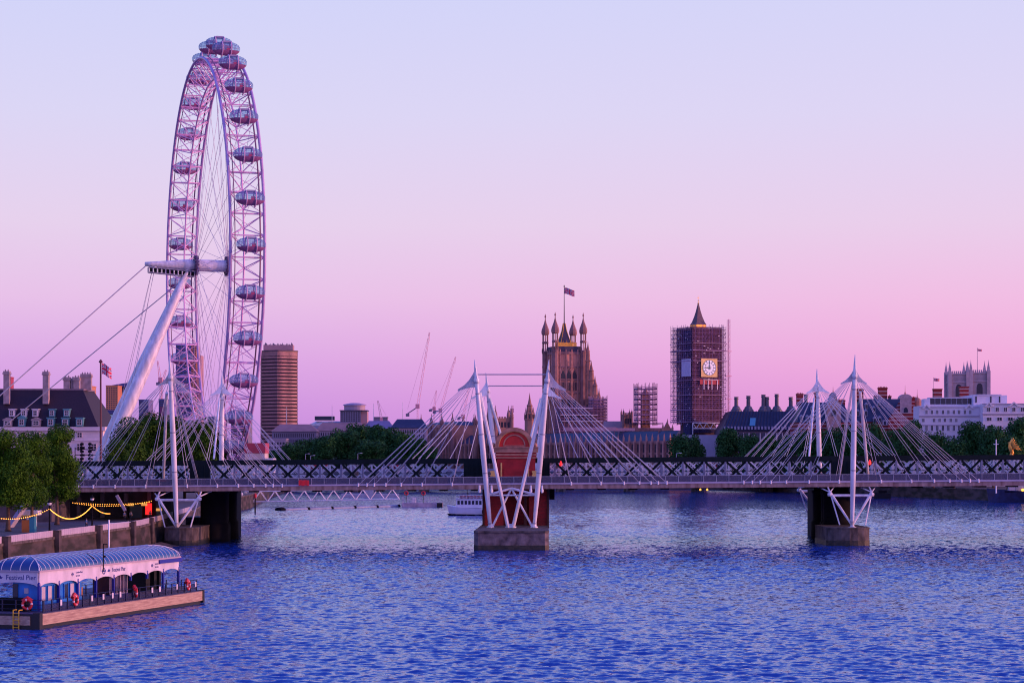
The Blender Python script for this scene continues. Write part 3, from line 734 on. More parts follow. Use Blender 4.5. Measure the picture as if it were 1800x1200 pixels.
# cast iron pier columns
def pier(cx, label_y, bw, pad_front, pad_label):
    for y, r_ in ((404, 2.6), (411.5, 1.8), (419.5, 2.4)):
        m = MB(); m.lathe([(r_ + 0.35, -2), (r_ + 0.35, 3.4), (r_ + 0.12, 3.6), (r_, 4.0), (r_, 9.0), (r_ + 0.2, 9.1), (r_ + 0.2, 9.5), (r_ * 0.9, 9.6), (r_ * 0.9, 10.5)], cx, y, 0, 20)
        obj("pier_column", m, M_dark, rb, True, True)
    m = MB(); m.box(cx - 1.1, cx + 1.1, 404, 436, -2, 9.6); obj("pier_wall", m, M_dark, rb, True)
for cx in (62.3, -57.2): pier(cx, 0, 0, 0, "")
def pad(cx, x0, x1, y0, y1, z, lbl, grp=None):
    n = 8; ym = (x1 - x0) / 2
    poly = []
    for k in range(n + 1):
        a = math.pi + math.pi * k / n; poly.append(((x0 + x1) / 2 + ym * math.cos(a), y0 + 2.2 + 2.2 * math.sin(a)))
    poly += [(x1, y1), (x0, y1)]
    m = MB(); m.prism(poly, -2, 0.95)
    m2 = MB(); cxm = (x0 + x1) / 2; sh = [((x - cxm) * 0.985 + cxm, (y - y0) * 0.985 + y0 + 0.1) for x, y in poly]; m2.prism(sh, 0.95, z - 0.25)
    m3 = MB(); m3.prism(poly, z - 0.25, z)
    t_ = thing("pier_base", lbl, "bridge pier base", ((x0 + x1) / 2, (y0 + y1) / 2, 0), group=grp)
    obj("tide_zone", m, mat("algae_wet_concrete", (0.05, 0.04, 0.025), 0.6, 0.5, 0.9, col2=(0.008, 0.009, 0.006), bump=0.5), t_, True)
    obj("body", m2, M_conc2, t_, True); obj("cap", m3, M_conc2, t_, True)
pad(0, (1425 - 900) * 389 / F + 2.5, (1525 - 900) * 389 / F, 384.5, 401, 3.35, "round ended concrete pier base under the tall mast on the right half of the bridge")
pad(0, (292 - 900) * 389 / F, (352 - 900) * 389 / F, 384.5, 401, 3.35, "round ended concrete pier base under the mast in front of the big wheel")
pad(0, (1428 - 900) * 436 / F, (1475 - 900) * 436 / F, 432, 442, 3.4, "rear pier base in shadow behind the iron columns, right half of the bridge")
pad(0, (345 - 900) * 436 / F - 2, (398 - 900) * 436 / F, 432, 442, 3.9, "rear pier base in shadow behind the iron columns, near the left bank")
# ================================================================ old brick pier house in the middle of the bridge
M_brick = brickmat("dark_red_brick", (0.46, 0.018, 0.024), (0.34, 0.012, 0.018), (0.22, 0.03, 0.03), 0.8, 0.25)
M_redstucco = mat("red_stucco", (0.46, 0.018, 0.026), 0.75, 0.35, 0.6, col2=(0.26, 0.008, 0.014))
M_trim = mat("weathered_red_sandstone", (0.50, 0.24, 0.16), 0.8, 0.45, 0.9)
M_cream = mat("cream_quoin", (0.85, 0.52, 0.16), 0.6, 0.15, 0.8)
bh = thing("brick_pier", "dark red brick pier house with round arched gable in the middle of the bridge", "bridge pier", (0, 398, 0))
Yb = 397.2
def bx(px): return (px - 900) * Yb / F
def bz(py): return H - (py - HY) * Yb / F
m = MB(); m.box(bx(849), bx(885), Yb + 0.2, 424, 2.8, 10.4); m.box(bx(930), bx(964), Yb + 0.2, 424, 2.8, 10.4); m.box(bx(885), bx(930), Yb + 3, 424, 2.8, 10.4)
m.box(bx(885), bx(930), Yb + 0.25, Yb + 3, 9.2, 10.4)
obj("lower_wall", m, M_brick, bh, True)
m = MB(); m.box(bx(921), bx(926), Yb + 0.12, Yb + 1, 2.8, 10.0); m.box(bx(961), bx(965), Yb - 0.1, Yb + 1.2, 2.8, 10.3); m.box(bx(848), bx(852), Yb - 0.1, Yb + 1.2, 2.8, 10.3)
obj("corner_pilaster", m, mat("dark_edge_brick", (0.06, 0.012, 0.015), 0.8, 0.3), bh, True)  # darker brick strips at the wall edges and beside the opening
m = MB(); m.box(bx(873), bx(941), Yb + 0.3, 423, 10.4, bz(803)); obj("upper_wall", m, M_redstucco, bh, True)
m = MB(); m.box(bx(868), bx(946), Yb - 0.1, 423.3, bz(795), bz(787)); m.box(bx(866), bx(948), Yb - 0.3, 423.5, bz(787), bz(785)); m.box(bx(870), bx(944), Yb + 0.05, 423.2, bz(800), bz(797.5))
m.box(bx(870), bx(944), Yb + 0.05, 423.2, bz(805), bz(803)); obj("cornice", m, M_trim, bh, True)
m = MB(); m.box(bx(871), bx(943), Yb + 0.2, 423, bz(797.5), bz(795)); m.box(bx(871), bx(943), Yb + 0.15, 423, bz(803), bz(800)); obj("frieze", m, M_redstucco, bh, True)
def half_disc(ro, ri, y0, y1, cx, cz, n=24):
    m = MB()
    for i in range(n):
        a = math.pi * i / n; b = math.pi * (i + 1) / n
        pts = []
        for y in (y0, y1):
            for (r_, t_) in ((ri, a), (ro, a), (ro, b), (ri, b)):
                pts.append((cx + r_ * math.cos(t_), y, cz + r_ * math.sin(t_)))
        q = len(m.v); m.v += pts
        for f in ((0, 1, 2, 3), (7, 6, 5, 4), (1, 5, 6, 2), (0, 3, 7, 4), (0, 4, 5, 1), (3, 2, 6, 7)): m.face([q + k for k in f])
    return m
gx, gz = bx(904), bz(785)
g = obj("gable", half_disc(3.65, 2.95, Yb - 0.25, 423, gx, gz), M_trim, bh, True)
obj("tympanum", half_disc(2.95, 0.0, Yb + 0.35, 422, gx, gz), mat("red_glazed_panel", (0.75, 0.025, 0.015), 0.5, 0.2, 0.7), g, True)
obj("gilt_arch", half_disc(2.96, 2.86, Yb - 0.05, Yb + 0.34, gx, gz), M_cream, g, True)
obj("inner_arch", half_disc(2.1, 1.88, Yb + 0.1, Yb + 0.33, gx, gz + 0.25), M_trim, g, True)
m = MB(); m.box(gx - 2.1, gx + 2.1, Yb + 0.1, Yb + 0.33, gz + 0.12, gz + 0.3); obj("arch_sill", m, M_trim, g, True)
m = MB()
for s_ in (-1, 1): m.lathe([(0.3, 0), (0.45, 0.3), (0.3, 0.6), (0.1, 0.8)], gx + s_ * 3.95, Yb + 0.2, gz, 10)
obj("scroll", m, M_trim, g, True)
m = MB()
for s_, px in ((1, 862), (1, 935)):
    for i in range(6): m.box(bx(px) + (0 if i % 2 else 0.12), bx(px + 11) - (0 if i % 2 or px < 900 else 0.1), Yb - 0.12, Yb + 0.29, bz(847) + i * 0.36, bz(847) + i * 0.36 + 0.33)
obj("quoin", m, M_cream, bh, True)
m = MB(); m.box(bx(880), bx(882.5), Yb + 0.1, Yb + 0.29, bz(843), bz(813)); m.box(bx(927.5), bx(930), Yb + 0.1, Yb + 0.29, bz(843), bz(823)); m.box(bx(882.5), bx(927.5), Yb + 0.1, Yb + 0.29, bz(844), bz(842)); obj("panel_trim", m, M_cream, bh, True)
m = MB(); m.box(bx(886), bx(926), Yb + 0.18, Yb + 0.29, bz(842), bz(824)); obj("recess_panel", m, M_redstucco, bh, True)
m = MB(); m.box(bx(966), bx(975), 398, 402, 8.2, 10.2) ; obj("cable_box", m, M_dark, bh, True)
# pier base, bulging towards the camera
mp_ = thing("pier_base", "wide stained concrete pier base carrying the red brick pier house", "bridge pier base", (0, 384, 0))
x0, x1 = -6.65, 6.45
poly = [(x0, 367.0), (x0 + 0.7, 366.3), (x1 - 0.7, 366.3), (x1, 367.0), (x1 + 0.5, 426), (x0 + 1.6, 426)]
def scp(p, k): return [((x) * k, 396 + (y - 396) * k) for x, y in p]
m = MB(); m.prism(scp(poly, 1.0), -2, 0.85); obj("tide_zone", m, MATS["algae_wet_concrete"], mp_, True)
m = MB(); m.prism(scp(poly, 0.995), 0.85, 3.0); obj("body", m, mat("grey_weathered_concrete", (0.24, 0.19, 0.19), 0.9, 0.5, 0.8, col2=(0.06, 0.045, 0.05), bump=0.4, detail=10), mp_, True)
m = MB(); m.prism(scp(poly, 1.003), 3.0, 3.35); obj("cap", m, M_conc2, mp_, True)
# signals and boards on the bridge
for px, py, Y, lb in ((986, 815, 399.5, "red lamp on the iron truss just beside the brick pier house"), (1529, 813, 399.5, "red lamp on the iron truss beside the tall right mast")):
    p = P(px, py, Y); t_ = thing("signal_lamp", lb, "lamp", p)
    m = MB(); m.lathe([(0.1, -0.4), (0.25, -0.3), (0.27, 0.1), (0.14, 0.4), (0.05, 0.6)], p.x, p.y, p.z, 10); obj("lens", m, M_redlight, t_, True)
    m = MB(); m.box(p.x - 0.1, p.x + 0.1, p.y, p.y + 1.6, p.z - 0.1, p.z + 0.1); obj("bracket", m, M_dark, t_, True)
m = MB(); a = P(525, 853, 390.6); b = P(543, 843.5, 390.6)
nn = 10
for i in range(nn):
    xa = a.x + (b.x - a.x) * i / nn; xb = a.x + (b.x - a.x) * (i + 1) / nn; za = 0.06 * math.sin(i * 1.3); m.box(xa, xb, 390.55 + za * 0.3, 390.72 + za * 0.3, a.z + za, b.z + za * 0.6)
single("banner", m, mat("banner_red", (0.85, 0.02, 0.03), 0.6, 0.15), "bright red banner tied to the footbridge railing", "banner")
for px, py, lb in ((283, 845, "green and red notice on the footbridge by the left mast"), (1497, 845, "green and red notice on the footbridge by the tall right mast")):
    a = P(px - 9, py - 2, 393); b = P(px + 9, py + 8, 393); t_ = thing("notice_board", lb, "sign", (a.x, 393, b.z))
    m = MB(); m.box(a.x, b.x, 393, 393.15, b.z, a.z - 0.35); obj("board", m, mat("teal_sign", (0.01, 0.10, 0.12), 0.5, 0.1), t_, True)
    m = MB(); m.box(a.x, b.x, 393, 393.15, a.z - 0.34, a.z); obj("header", m, M_red, t_, True)
    m = MB(); m.box((a.x + b.x) / 2 - 0.15, (a.x + b.x) / 2 + 0.15, 392.93, 392.99, b.z + 0.1, b.z + 0.55); obj("mark", m, M_white, t_, True)

# ---------------- low stone road bridge beyond
M_paleiron = mat("pale_green_iron", (0.10, 0.13, 0.18), 0.6, 0.3, 0.1)
wbr = thing("arch_bridge", "low pale arched road bridge seen through the railway truss", "bridge", (0, 1005, 0))
m = MB(); XA, XB = -108, 122; na = 7; sp = (XB - XA) / na
for k in range(na):
    a = XA + sp * k; pts = []
    for i in range(13):
        t_ = i / 12; pts.append((a + 2 + (sp - 4) * t_, 2.5 + 5.2 * math.sin(math.pi * t_) ** 0.6))
    for (xa, za), (xb, zb_) in zip(pts[:-1], pts[1:]):
        m.hexa([(xa, 1000, za), (xb, 1000, zb_), (xb, 1024, zb_), (xa, 1024, za), (xa, 1000, 9.6), (xb, 1000, 9.6), (xb, 1024, 9.6), (xa, 1024, 9.6)])
obj("arches", m, M_paleiron, wbr, True)
for k in range(na + 1): x = XA + sp * k; m = MB(); m.box(x - 2, x + 2, 999, 1025, -2, 9.6); obj("pier", m, M_conc2, wbr, True)
m = MB(); m.box(XA - 20, XB + 20, 999.4, 999.9, 9.61, 11.0).box(XA - 20, XB + 20, 1024, 1024.5, 9.61, 11.0); obj("parapet", m, mat("parapet_pale", (0.24, 0.23, 0.32), 0.7, 0.2), wbr, True)
def bus(px, lb, col):
    x = (px - 900) * 1004 / F; t_ = thing("double_decker_bus", lb, "bus", (x, 1004, 9.6), group="buses crossing the arched road bridge")
    m = MB(); m.box(-5.5, 5.5, -1.25, 1.25, 0.5, 4.3); obj("body", m, M_red, t_)
    m = MB(); m.box(-5.2, 5.2, -1.3, 1.3, 1.6, 2.3).box(-5.2, 5.2, -1.3, 1.3, 3.1, 3.8); obj("window_band", m, M_glassdark, t_)
    for wx in (-3.4, 3.2):
        m = MB(); m.path([(wx, -1.3, 0.5), (wx, 1.3, 0.5)], 0.5, 12); obj("wheel", m, M_black, t_)
for px, lb in ((556, "red bus seen through the truss left of the middle"), (690, "red bus seen through the truss below the park trees"), (1388, "red bus seen through the truss below the dark chimneyed office block"), (1240, "red bus seen through the truss below the scaffolded clock tower")): bus(px, lb, M_red)

for px, lb in ((1231, "left one of the two small amber lamps under the footbridge deck edge"), (1243, "right one of the two small amber lamps under the footbridge deck edge")):
    p = P(px, 860, 390.4); t_ = thing("navigation_lamp", lb, "lamp", p)
    m = MB(); m.lathe([(0.08, -0.2), (0.18, -0.14), (0.18, 0.04), (0.08, 0.2)], p.x, 390.4, p.z, 10); obj("lens", m, mat("amber_lens", (1.0, 0.45, 0.05), 0.4, 0, emit=1.6), t_, True)
    m = MB(); m.box(p.x - 0.08, p.x + 0.08, 390.4, 391.0, p.z + 0.2, p.z + 0.35); obj("bracket", m, M_dark, t_, True)
# ================================================================ trees
def leafmat(name, dark, light, hue=0.0):
    m = bpy.data.materials.new(name); m.use_nodes = True
    t = m.node_tree; b = t.nodes["Principled BSDF"]; b.inputs["Roughness"].default_value = 0.55
    b.inputs["Specular IOR Level"].default_value = 0.08
    g = t.nodes.new("ShaderNodeNewGeometry"); tc = t.nodes.new("ShaderNodeTexCoord")
    n = t.nodes.new("ShaderNodeTexNoise"); n.inputs["Scale"].default_value = 0.45; n.inputs["Detail"].default_value = 3
    t.links.new(tc.outputs["Object"], n.inputs["Vector"])
    ad = t.nodes.new("ShaderNodeMath"); ad.operation = 'MULTIPLY_ADD'; ad.inputs[1].default_value = 0.38
    sb = t.nodes.new("ShaderNodeMath"); sb.operation = 'SUBTRACT'; sb.inputs[1].default_value = 0.18
    t.links.new(g.outputs["Random Per Island"], ad.inputs[0]); t.links.new(n.outputs["Fac"], sb.inputs[0]); t.links.new(sb.outputs[0], ad.inputs[2])
    r = t.nodes.new("ShaderNodeValToRGB"); e = r.color_ramp.elements; e[0].position = 0.1; e[1].position = 0.85
    e[0].color = dark + (1,); e[1].color = light + (1,)
    t.links.new(ad.outputs[0], r.inputs[0]); t.links.new(r.outputs[0], b.inputs["Base Color"])
    return m
M_leafA = leafmat("plane_tree_leaf", (0.010, 0.038, 0.003), (0.075, 0.19, 0.010))
M_leafB = leafmat("far_tree_leaf", (0.004, 0.024, 0.008), (0.045, 0.16, 0.040))
M_leafC = leafmat("park_tree_leaf", (0.006, 0.026, 0.003), (0.055, 0.14, 0.012))
M_bark = mat("plane_tree_bark", (0.12, 0.07, 0.05), 0.9, 0.4, 1.5)
def crown_mesh(seed, rx, rz, nlobe, nleaf, size):
    rs = random.Random(seed); lobes = []
    for i in range(nlobe):
        t_ = rs.random() ** 0.8; z = (t_ * 2 - 1) * rz * 0.78
        rr_ = rx * math.sqrt(max(0.06, 1 - (z / rz) ** 2)) * 0.62
        a = rs.random() * 6.283; q = rs.random() ** 0.5
        lr = rx * rs.uniform(0.30, 0.50)
        lobes.append((rr_ * q * math.cos(a), rr_ * q * math.sin(a), z, lr, lr * rs.uniform(0.75, 1.05)))
    vs = []; fs = []
    for i in range(nleaf):
        lx, ly, lz, lr, lh = lobes[i % nlobe]
        u = rs.uniform(-1, 1); a = rs.random() * 6.283; s_ = math.sqrt(1 - u * u)
        k = 1 - 0.35 * rs.random() ** 2.2 if rs.random() < 0.8 else rs.uniform(0.3, 1.12)
        x = lx + lr * k * s_ * math.cos(a); y = ly + lr * k * s_ * math.sin(a); z = lz + lh * k * u
        n = Vector((s_ * math.cos(a) + rs.uniform(-.8, .8), s_ * math.sin(a) + rs.uniform(-.8, .8), u + rs.uniform(-.5, .9))).normalized()
        t1 = n.orthogonal().normalized(); t2 = n.cross(t1); c = rs.random() * 6.283
        e1 = t1 * math.cos(c) + t2 * math.sin(c); e2 = n.cross(e1); L_ = size * rs.uniform(0.6, 1.3); Wd = L_ * rs.uniform(0.5, 0.8)
        p = Vector((x, y, z)); b = len(vs)
        vs += [tuple(p - e1 * L_), tuple(p + e2 * Wd + n * L_ * 0.15), tuple(p + e1 * L_), tuple(p - e2 * Wd + n * L_ * 0.1)]
        fs.append((b, b + 1, b + 2, b + 3))
    me = bpy.data.meshes.new("crown"); me.from_pydata(vs, [], fs); return me, lobes
def make_tree_proto(seed, rx, rz, nlobe, nleaf, size, leaf, trunk_h, tr):
    """returns crown mesh and trunk mesh; crown centre at z = trunk_h + rz"""
    me, lobes = crown_mesh(seed, rx, rz, nlobe, nleaf, size); me.materials.append(leaf)
    m = MB(); cz = trunk_h + rz * 0.9
    m.path([(0, 0, 0), (0.05, 0, 0.5), (0.1, 0.05, trunk_h * 0.6), (0, 0, trunk_h), (0.1, 0, cz), (0, 0, cz + rz * 0.5)], [tr * 1.5, tr * 1.05, tr * 0.85, tr * 0.75, tr * 0.4, tr * 0.08], 8)
    for lx, ly, lz, lr, lh in lobes[::2]:
        z0 = trunk_h * 0.8 + max(0, lz + rz) * 0.35
        m.path([(0, 0, z0), (lx * 0.45, ly * 0.45, z0 + (lz + trunk_h + rz - z0) * 0.55), (lx, ly, lz + trunk_h + rz)], [tr * 0.4, tr * 0.25, tr * 0.08], 5)
    tm = bpy.data.meshes.new("trunk"); tm.from_pydata([tuple(v) for v in m.v], [], m.f); tm.materials.append(M_bark)
    tm.polygons.foreach_set("use_smooth", [True] * len(m.f))
    return me, tm, trunk_h + rz, rx, trunk_h + 2 * rz
PT = {"near": [make_tree_proto(11 + i, 4.6, 6.6, 34, 26000, 0.165, M_leafA, 3.6, 0.36) for i in range(2)],
      "park": [make_tree_proto(31 + i, 7.0, 7.5, 26, 12000, 0.31, M_leafC, 4, 0.5) for i in range(2)],
      "far": [make_tree_proto(51 + i, 8.5, 9.0, 26, 7500, 0.50, M_leafB, 4, 0.6) for i in range(3)]}
def tree(kind, k, x, y, z, w_, h_, label, group=None, rz=0.0, cat="tree"):
    cm, tm, cz, rx, ht = PT[kind][k % len(PT[kind])]
    r = thing({"near": "plane_tree", "park": "park_tree", "far": "riverside_tree"}[kind], label, cat, (x, y, z), rz, group)
    r.scale = (w_ / (2 * rx), w_ / (2 * rx), h_ / ht)
    c = bpy.data.objects.new("crown", cm); link(c); c.parent = r; c.location = (0, 0, cz)
    t_ = bpy.data.objects.new("trunk", tm); link(t_); t_.parent = r
    return r
def tpx(kind, k, px, ytop, Y, wpx, label, group=None, zb=GZ):
    s_ = Y / F; x = (px - 900) * s_; h_ = H - (ytop - HY) * s_ - zb
    return tree(kind, k, x, Y, zb, wpx * s_ * 1.12, h_ * 1.0, label, group, rz=(px * 1.7) % 6.28)
GN = "plane trees on the left riverside walk"
tpx("near", 0, 14, 752, 334, 96, "leafy green plane tree at the very left edge above the floating pier", GN)
tpx("near", 1, 56, 758, 352, 78, "leafy plane tree in the middle of the three on the riverside walk", GN)
tpx("near", 0, 100, 744, 366, 84, "leafy plane tree nearest to the bridge deck on the riverside walk", GN)
tpx("near", 1, -14, 770, 372, 80, "plane tree partly cut by the left edge behind the first plane tree", GN)
GP = "broad park trees around the foot of the big wheel"
for k, (px, yt, Y, wd, lb) in enumerate([
    (222, 742, 560, 84, "broad dark green tree leftmost of those at the foot of the big wheel"),
    (264, 733, 585, 92, "tall dark green tree just left of the white mast in front of the wheel"),
    (306, 738, 600, 84, "dark green tree right behind the white mast in front of the wheel"),
    (348, 744, 575, 78, "dark green tree between the two white masts in front of the wheel"),
    (380, 764, 590, 50, "small dark tree at the right end of the clump under the wheel"),
    (205, 775, 540, 56, "low bushy tree beside the foot of the wheel leg")]): tpx("park", k, px, yt, Y, wd, lb, GP)
GF = "trees in the riverside park left of the gothic palace"
ords = ["leftmost", "second from the left", "third from the left", "fourth from the left", "fifth from the left", "sixth from the left", "seventh from the left", "eighth from the left", "ninth from the left", "tenth from the left", "eleventh from the left", "rightmost"]
for k, (px, yt, Y, wd) in enumerate([(480, 792, 1180, 44), (512, 780, 1180, 50), (540, 770, 1210, 56), (572, 768, 1190, 56), (604, 757, 1230, 60), (634, 744, 1260, 62), (662, 750, 1240, 56), (688, 755, 1230, 56), (714, 759, 1215, 56), (738, 772, 1200, 44), (652, 775, 1170, 60), (758, 785, 1190, 30)]):
    tpx("far", k, px, yt, Y, wd, "dark green tree " + ords[k] + " in the clump left of the gothic palace", GF)
for k, (px, yt, Y, wd, lb) in enumerate([
    (1196, 766, 960, 50, "dark tree on the left below the scaffolded clock tower"),
    (1224, 764, 965, 34, "dark tree touching the white hoarding below the clock tower"),
    (1284, 756, 940, 54, "rounded dark tree just right of the white hoarding"),
    (1318, 766, 930, 46, "dark tree below the left end of the chimneyed office block"),
    (1348, 762, 925, 46, "dark tree below the right end of the chimneyed office block"),
    (1384, 768, 905, 44, "dark tree just left of the far mast on the right half"),
    (1416, 758, 895, 54, "dark tree directly behind the far mast on the right half"),
    (1456, 752, 890, 56, "dark tree between the two masts on the right half"),
    (1494, 750, 880, 54, "dark tree directly behind the tall right mast"),
    (1532, 748, 870, 58, "dark tree just right of the tall right mast"),
    (1574, 752, 850, 58, "dark tree below the striped brick gable"),
    (1606, 742, 860, 50, "dark tree where the brick building meets the white office"),
    (1640, 762, 830, 56, "dark tree below the left corner of the white office"),
    (1676, 768, 820, 54, "low dark tree below the middle of the white office"),
    (1712, 744, 850, 58, "tall dark tree covering the middle of the white office"),
    (1746, 752, 820, 58, "dark tree behind the plain white cross shaped pole"),
    (1784, 734, 840, 66, "tall dark tree at the right edge behind the golden eagle"),
    (1818, 728, 850, 60, "dark tree cut by the right edge"),
    (1772, 770, 790, 60, "low dark tree behind the golden eagle statue")]): tpx("far", k + 1, px, yt, Y, wd, lb, "trees along the right bank")
tpx("far", 1, 810, 757, 1420, 34, "small green tree showing above the palace roof left of the bridge masts", None)

# ================================================================ left riverside walk
M_lampglass = mat("lamp_globe", (0.75, 0.72, 0.70), 0.3, 0)
M_warm = mat("warm_bulb", (1.0, 0.5, 0.10), 0.5, 0, emit=3.0, emitc=(1.0, 0.36, 0.04))
def lamp(px, py, Y, lb):
    p = P(px, py, Y); t_ = thing("lamp_post", lb, "lamp post", (p.x, p.y, GZ), group="globe lamps on the riverside walk")
    h_ = p.z - GZ
    m = MB(); m.lathe([(0.35, 0), (0.4, 0.3), (0.2, 0.6), (0.14, 1.2), (0.09, h_ - 0.6), (0.14, h_ - 0.45), (0.1, h_ - 0.3)], 0, 0, 0, 10); obj("post", m, M_dark, t_)
    m = MB(); m.lathe([(0.08, -0.32), (0.25, -0.25), (0.34, 0), (0.25, 0.22), (0.1, 0.33)], 0, 0, h_, 12); obj("globe", m, M_lampglass, t_, smooth=True)
    m = MB(); m.lathe([(0.36, 0.05), (0.3, 0.2), (0.14, 0.42), (0.05, 0.6)], 0, 0, h_, 12); obj("cap", m, M_dark, t_)
    return p
l1 = lamp(87, 884, 312, "globe lamp standing on the river wall between the plane trees")
l2 = lamp(162, 876, 336, "globe lamp standing on the river wall nearest the bridge")
def festoon(pts_sag, lb, n=16):
    (a, b, sag) = pts_sag; a = Vector(a); b = Vector(b); r = thing("festoon_light", lb, "string lights", a, group="strings of warm bulbs along the riverside walk")
    cv = []; 
    for i in range(n + 1):
        t_ = i / n; q = a.lerp(b, t_); q.z -= 4 * sag * t_ * (1 - t_); cv.append(q)
    m = MB(); m.path(cv, 0.035, 4); obj("wire", m, M_dark, r, True)
    bm = MB()
    k = int((b - a).length / 0.42)
    for i in range(k + 1):
        t_ = i / k; q = a.lerp(b, t_); q.z -= 4 * sag * t_ * (1 - t_) + 0.12; bm.lathe([(0.02, 0.07), (0.07, 0.02), (0.075, -0.04), (0.03, -0.09)], q.x, q.y, q.z, 6)
    o = obj("bulbs", bm, M_warm, r, True); o["kind"] = "stuff"
festoon((P(-40, 898, 300), P(86, 893, 312), 1.2), "string of warm bulbs hanging left of the first globe lamp")
festoon((P(88, 893, 312), P(162, 887, 336), 1.75), "string of warm bulbs sagging between the two globe lamps")
festoon((P(163, 888, 336), P(193, 901, 342), 0.35), "short string of warm bulbs right of the second globe lamp")
festoon((P(128, 882, 385), P(266, 879, 392), 0.75), "long string of warm bulbs under the bridge deck, lower of two", 20)
festoon((P(135, 882, 391), P(262, 881, 394), 0.35), "long string of warm bulbs under the bridge deck, upper of two", 20)
# building under the bridge approach: concrete hall with lit kiosk
ug = thing("riverside_arcade", "dark concrete arcade with lit red doorway under the left end of the bridge", "building", (-88, 396, GZ))
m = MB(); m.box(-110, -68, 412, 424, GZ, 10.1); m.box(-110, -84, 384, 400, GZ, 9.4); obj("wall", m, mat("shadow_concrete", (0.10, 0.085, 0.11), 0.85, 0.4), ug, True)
for i in range(9): x = -108 + i * 4.6; m = MB(); m.box(x, x + 0.7, 411.0, 412, GZ, 10.0); obj("pillar", m, mat("pillar_concrete", (0.28, 0.23, 0.27), 0.8, 0.3), ug, True)
m = MB(); a = P(256, 904, 408); b = P(267, 884, 408); m.box(a.x, b.x, 407.6, 408, a.z, b.z); obj("lit_doorway", m, mat("red_lit_doorway", (0.8, 0.02, 0.02), 0.5, 0, emit=1.4), ug, True)
m = MB(); a = P(228, 904, 408); m.box(a.x, a.x + 2.4, 408, 411, GZ, GZ + 2.6); obj("kiosk", m, mat("kiosk_teal", (0.05, 0.10, 0.14), 0.5, 0.2), ug, True); m = MB(); a = P(274, 900, 408); m.box(a.x, a.x + 1.3, 408, 411, GZ, GZ + 3); obj("kiosk", m, mat("kiosk_teal", (0.05, 0.10, 0.14), 0.5, 0.2), ug, True)
for k, (px, py) in enumerate(((224, 884), (248, 884), (274, 893), (108, 905))):
    a = P(px, py, 407); m = MB(); m.box(a.x, a.x + 1.1, 407.2, 407.5, a.z - 0.5, a.z); obj("lit_window", m, mat("warm_window", (0.9, 0.4, 0.1), 0.5, 0, emit=0.8), ug, True)
# concrete stair ramps behind the trees
m = MB(); m.bar(P(8, 940, 352), P(46, 884, 358), 0.8, 0.8); single("ramp", m, mat("pale_ramp", (0.40, 0.34, 0.42), 0.7, 0.2), "slanted pale concrete beam between the trunks of the plane trees", "ramp")
m = MB(); m.bar(P(205, 870, 380), P(220, 897, 380), 0.5, 0.5); single("ramp", m, MATS["pale_ramp"], "short slanted pale strut under the left end of the bridge", "strut")
m = MB(); a = P(40, 905, 358); b = P(66, 897, 358); m.box(a.x, b.x, 358, 361, a.z, b.z); m.box(a.x + 0.4, a.x + 0.7, 359, 359.3, GZ, a.z); m.box(b.x - 0.7, b.x - 0.4, 359, 359.3, GZ, a.z); single("canopy", m, M_white, "pale canopy between the plane tree trunks", "canopy")
a = P(38, 934, 330); st = thing("market_stall", "small orange and turquoise stall between the plane trees", "stall", (a.x, 330, GZ))
m = MB(); m.box(a.x, a.x + 1.2, 330, 331.5, GZ, GZ + 1.9); obj("counter", m, mat("stall_orange", (0.45, 0.13, 0.02), 0.6, 0.2), st, True)
m = MB(); m.box(a.x + 1.22, a.x + 2.0, 330, 331.5, GZ, GZ + 2.5); obj("cabinet", m, mat("stall_turquoise", (0.03, 0.22, 0.30), 0.6, 0.2), st, True)
m = MB(); m.box(a.x - 0.1, a.x + 2.1, 329.8, 331.7, GZ + 2.52, GZ + 2.64); obj("roof", m, M_yellow, st, True)

# flag pole with torn flag
def waveflag(mb, x, y, z, ln, ht, amp, n=10, m_=6, droop=0.0):
    b = len(mb.v)
    for i in range(n + 1):
        for j in range(m_ + 1):
            u = i / n; v = j / m_
            mb.v.append((x + ln * u, y + amp * math.sin(u * 6.5 + v * 1.2) * u, z - ht * v - droop * u * u + 0.08 * ht * math.sin(u * 5 + 1)))
    for i in range(n):
        for j in range(m_):
            u = (i + 0.5) / n; v = (j + 0.5) / m_
            dcross = abs(v - 0.5) < 0.10 or abs(u - 0.5) < 0.07; wcross = abs(v - 0.5) < 0.17 or abs(u - 0.5) < 0.11
            diag = abs(v - u) < 0.07 or abs(v - (1 - u)) < 0.07; wd = abs(v - u) < 0.14 or abs(v - (1 - u)) < 0.14
            mb.k = 1 if dcross else 2 if wcross else 1 if diag else 2 if wd else 0
            a = b + i * (m_ + 1) + j; mb.face([a, a + m_ + 1, a + m_ + 2, a + 1])
M_fblue = mat("flag_blue", (0.10, 0.03, 0.25), 0.7, 0.1); M_fred = mat("flag_red", (0.75, 0.02, 0.09), 0.7, 0.1); M_fwhite = mat("flag_white", (0.75, 0.55, 0.62), 0.7, 0.1)
def flagpole(px, ytop, ybase, Y, rpole, lb, fl, fh, polemat, fcell=(14, 10), droop=0.0, amp=0.3):
    t0 = P(px, ytop, Y); b0 = P(px, ybase, Y)
    r = thing("flagpole", lb, "flagpole", (b0.x, Y, b0.z)); h_ = t0.z - b0.z
    m = MB(); m.lathe([(rpole * 1.2, 0), (rpole, 0.5), (rpole * 0.7, h_ * 0.97), (rpole * 0.7, h_), (rpole * 1.8, h_ + rpole), (rpole * 0.5, h_ + rpole * 3)], 0, 0, 0, 8); obj("pole", m, polemat, r)
    m = MB(); waveflag(m, rpole, 0, h_ - 0.2, fl, fh, amp, fcell[0], fcell[1], droop); obj("flag", m, [M_fblue, M_fred, M_fwhite], r)
    return r
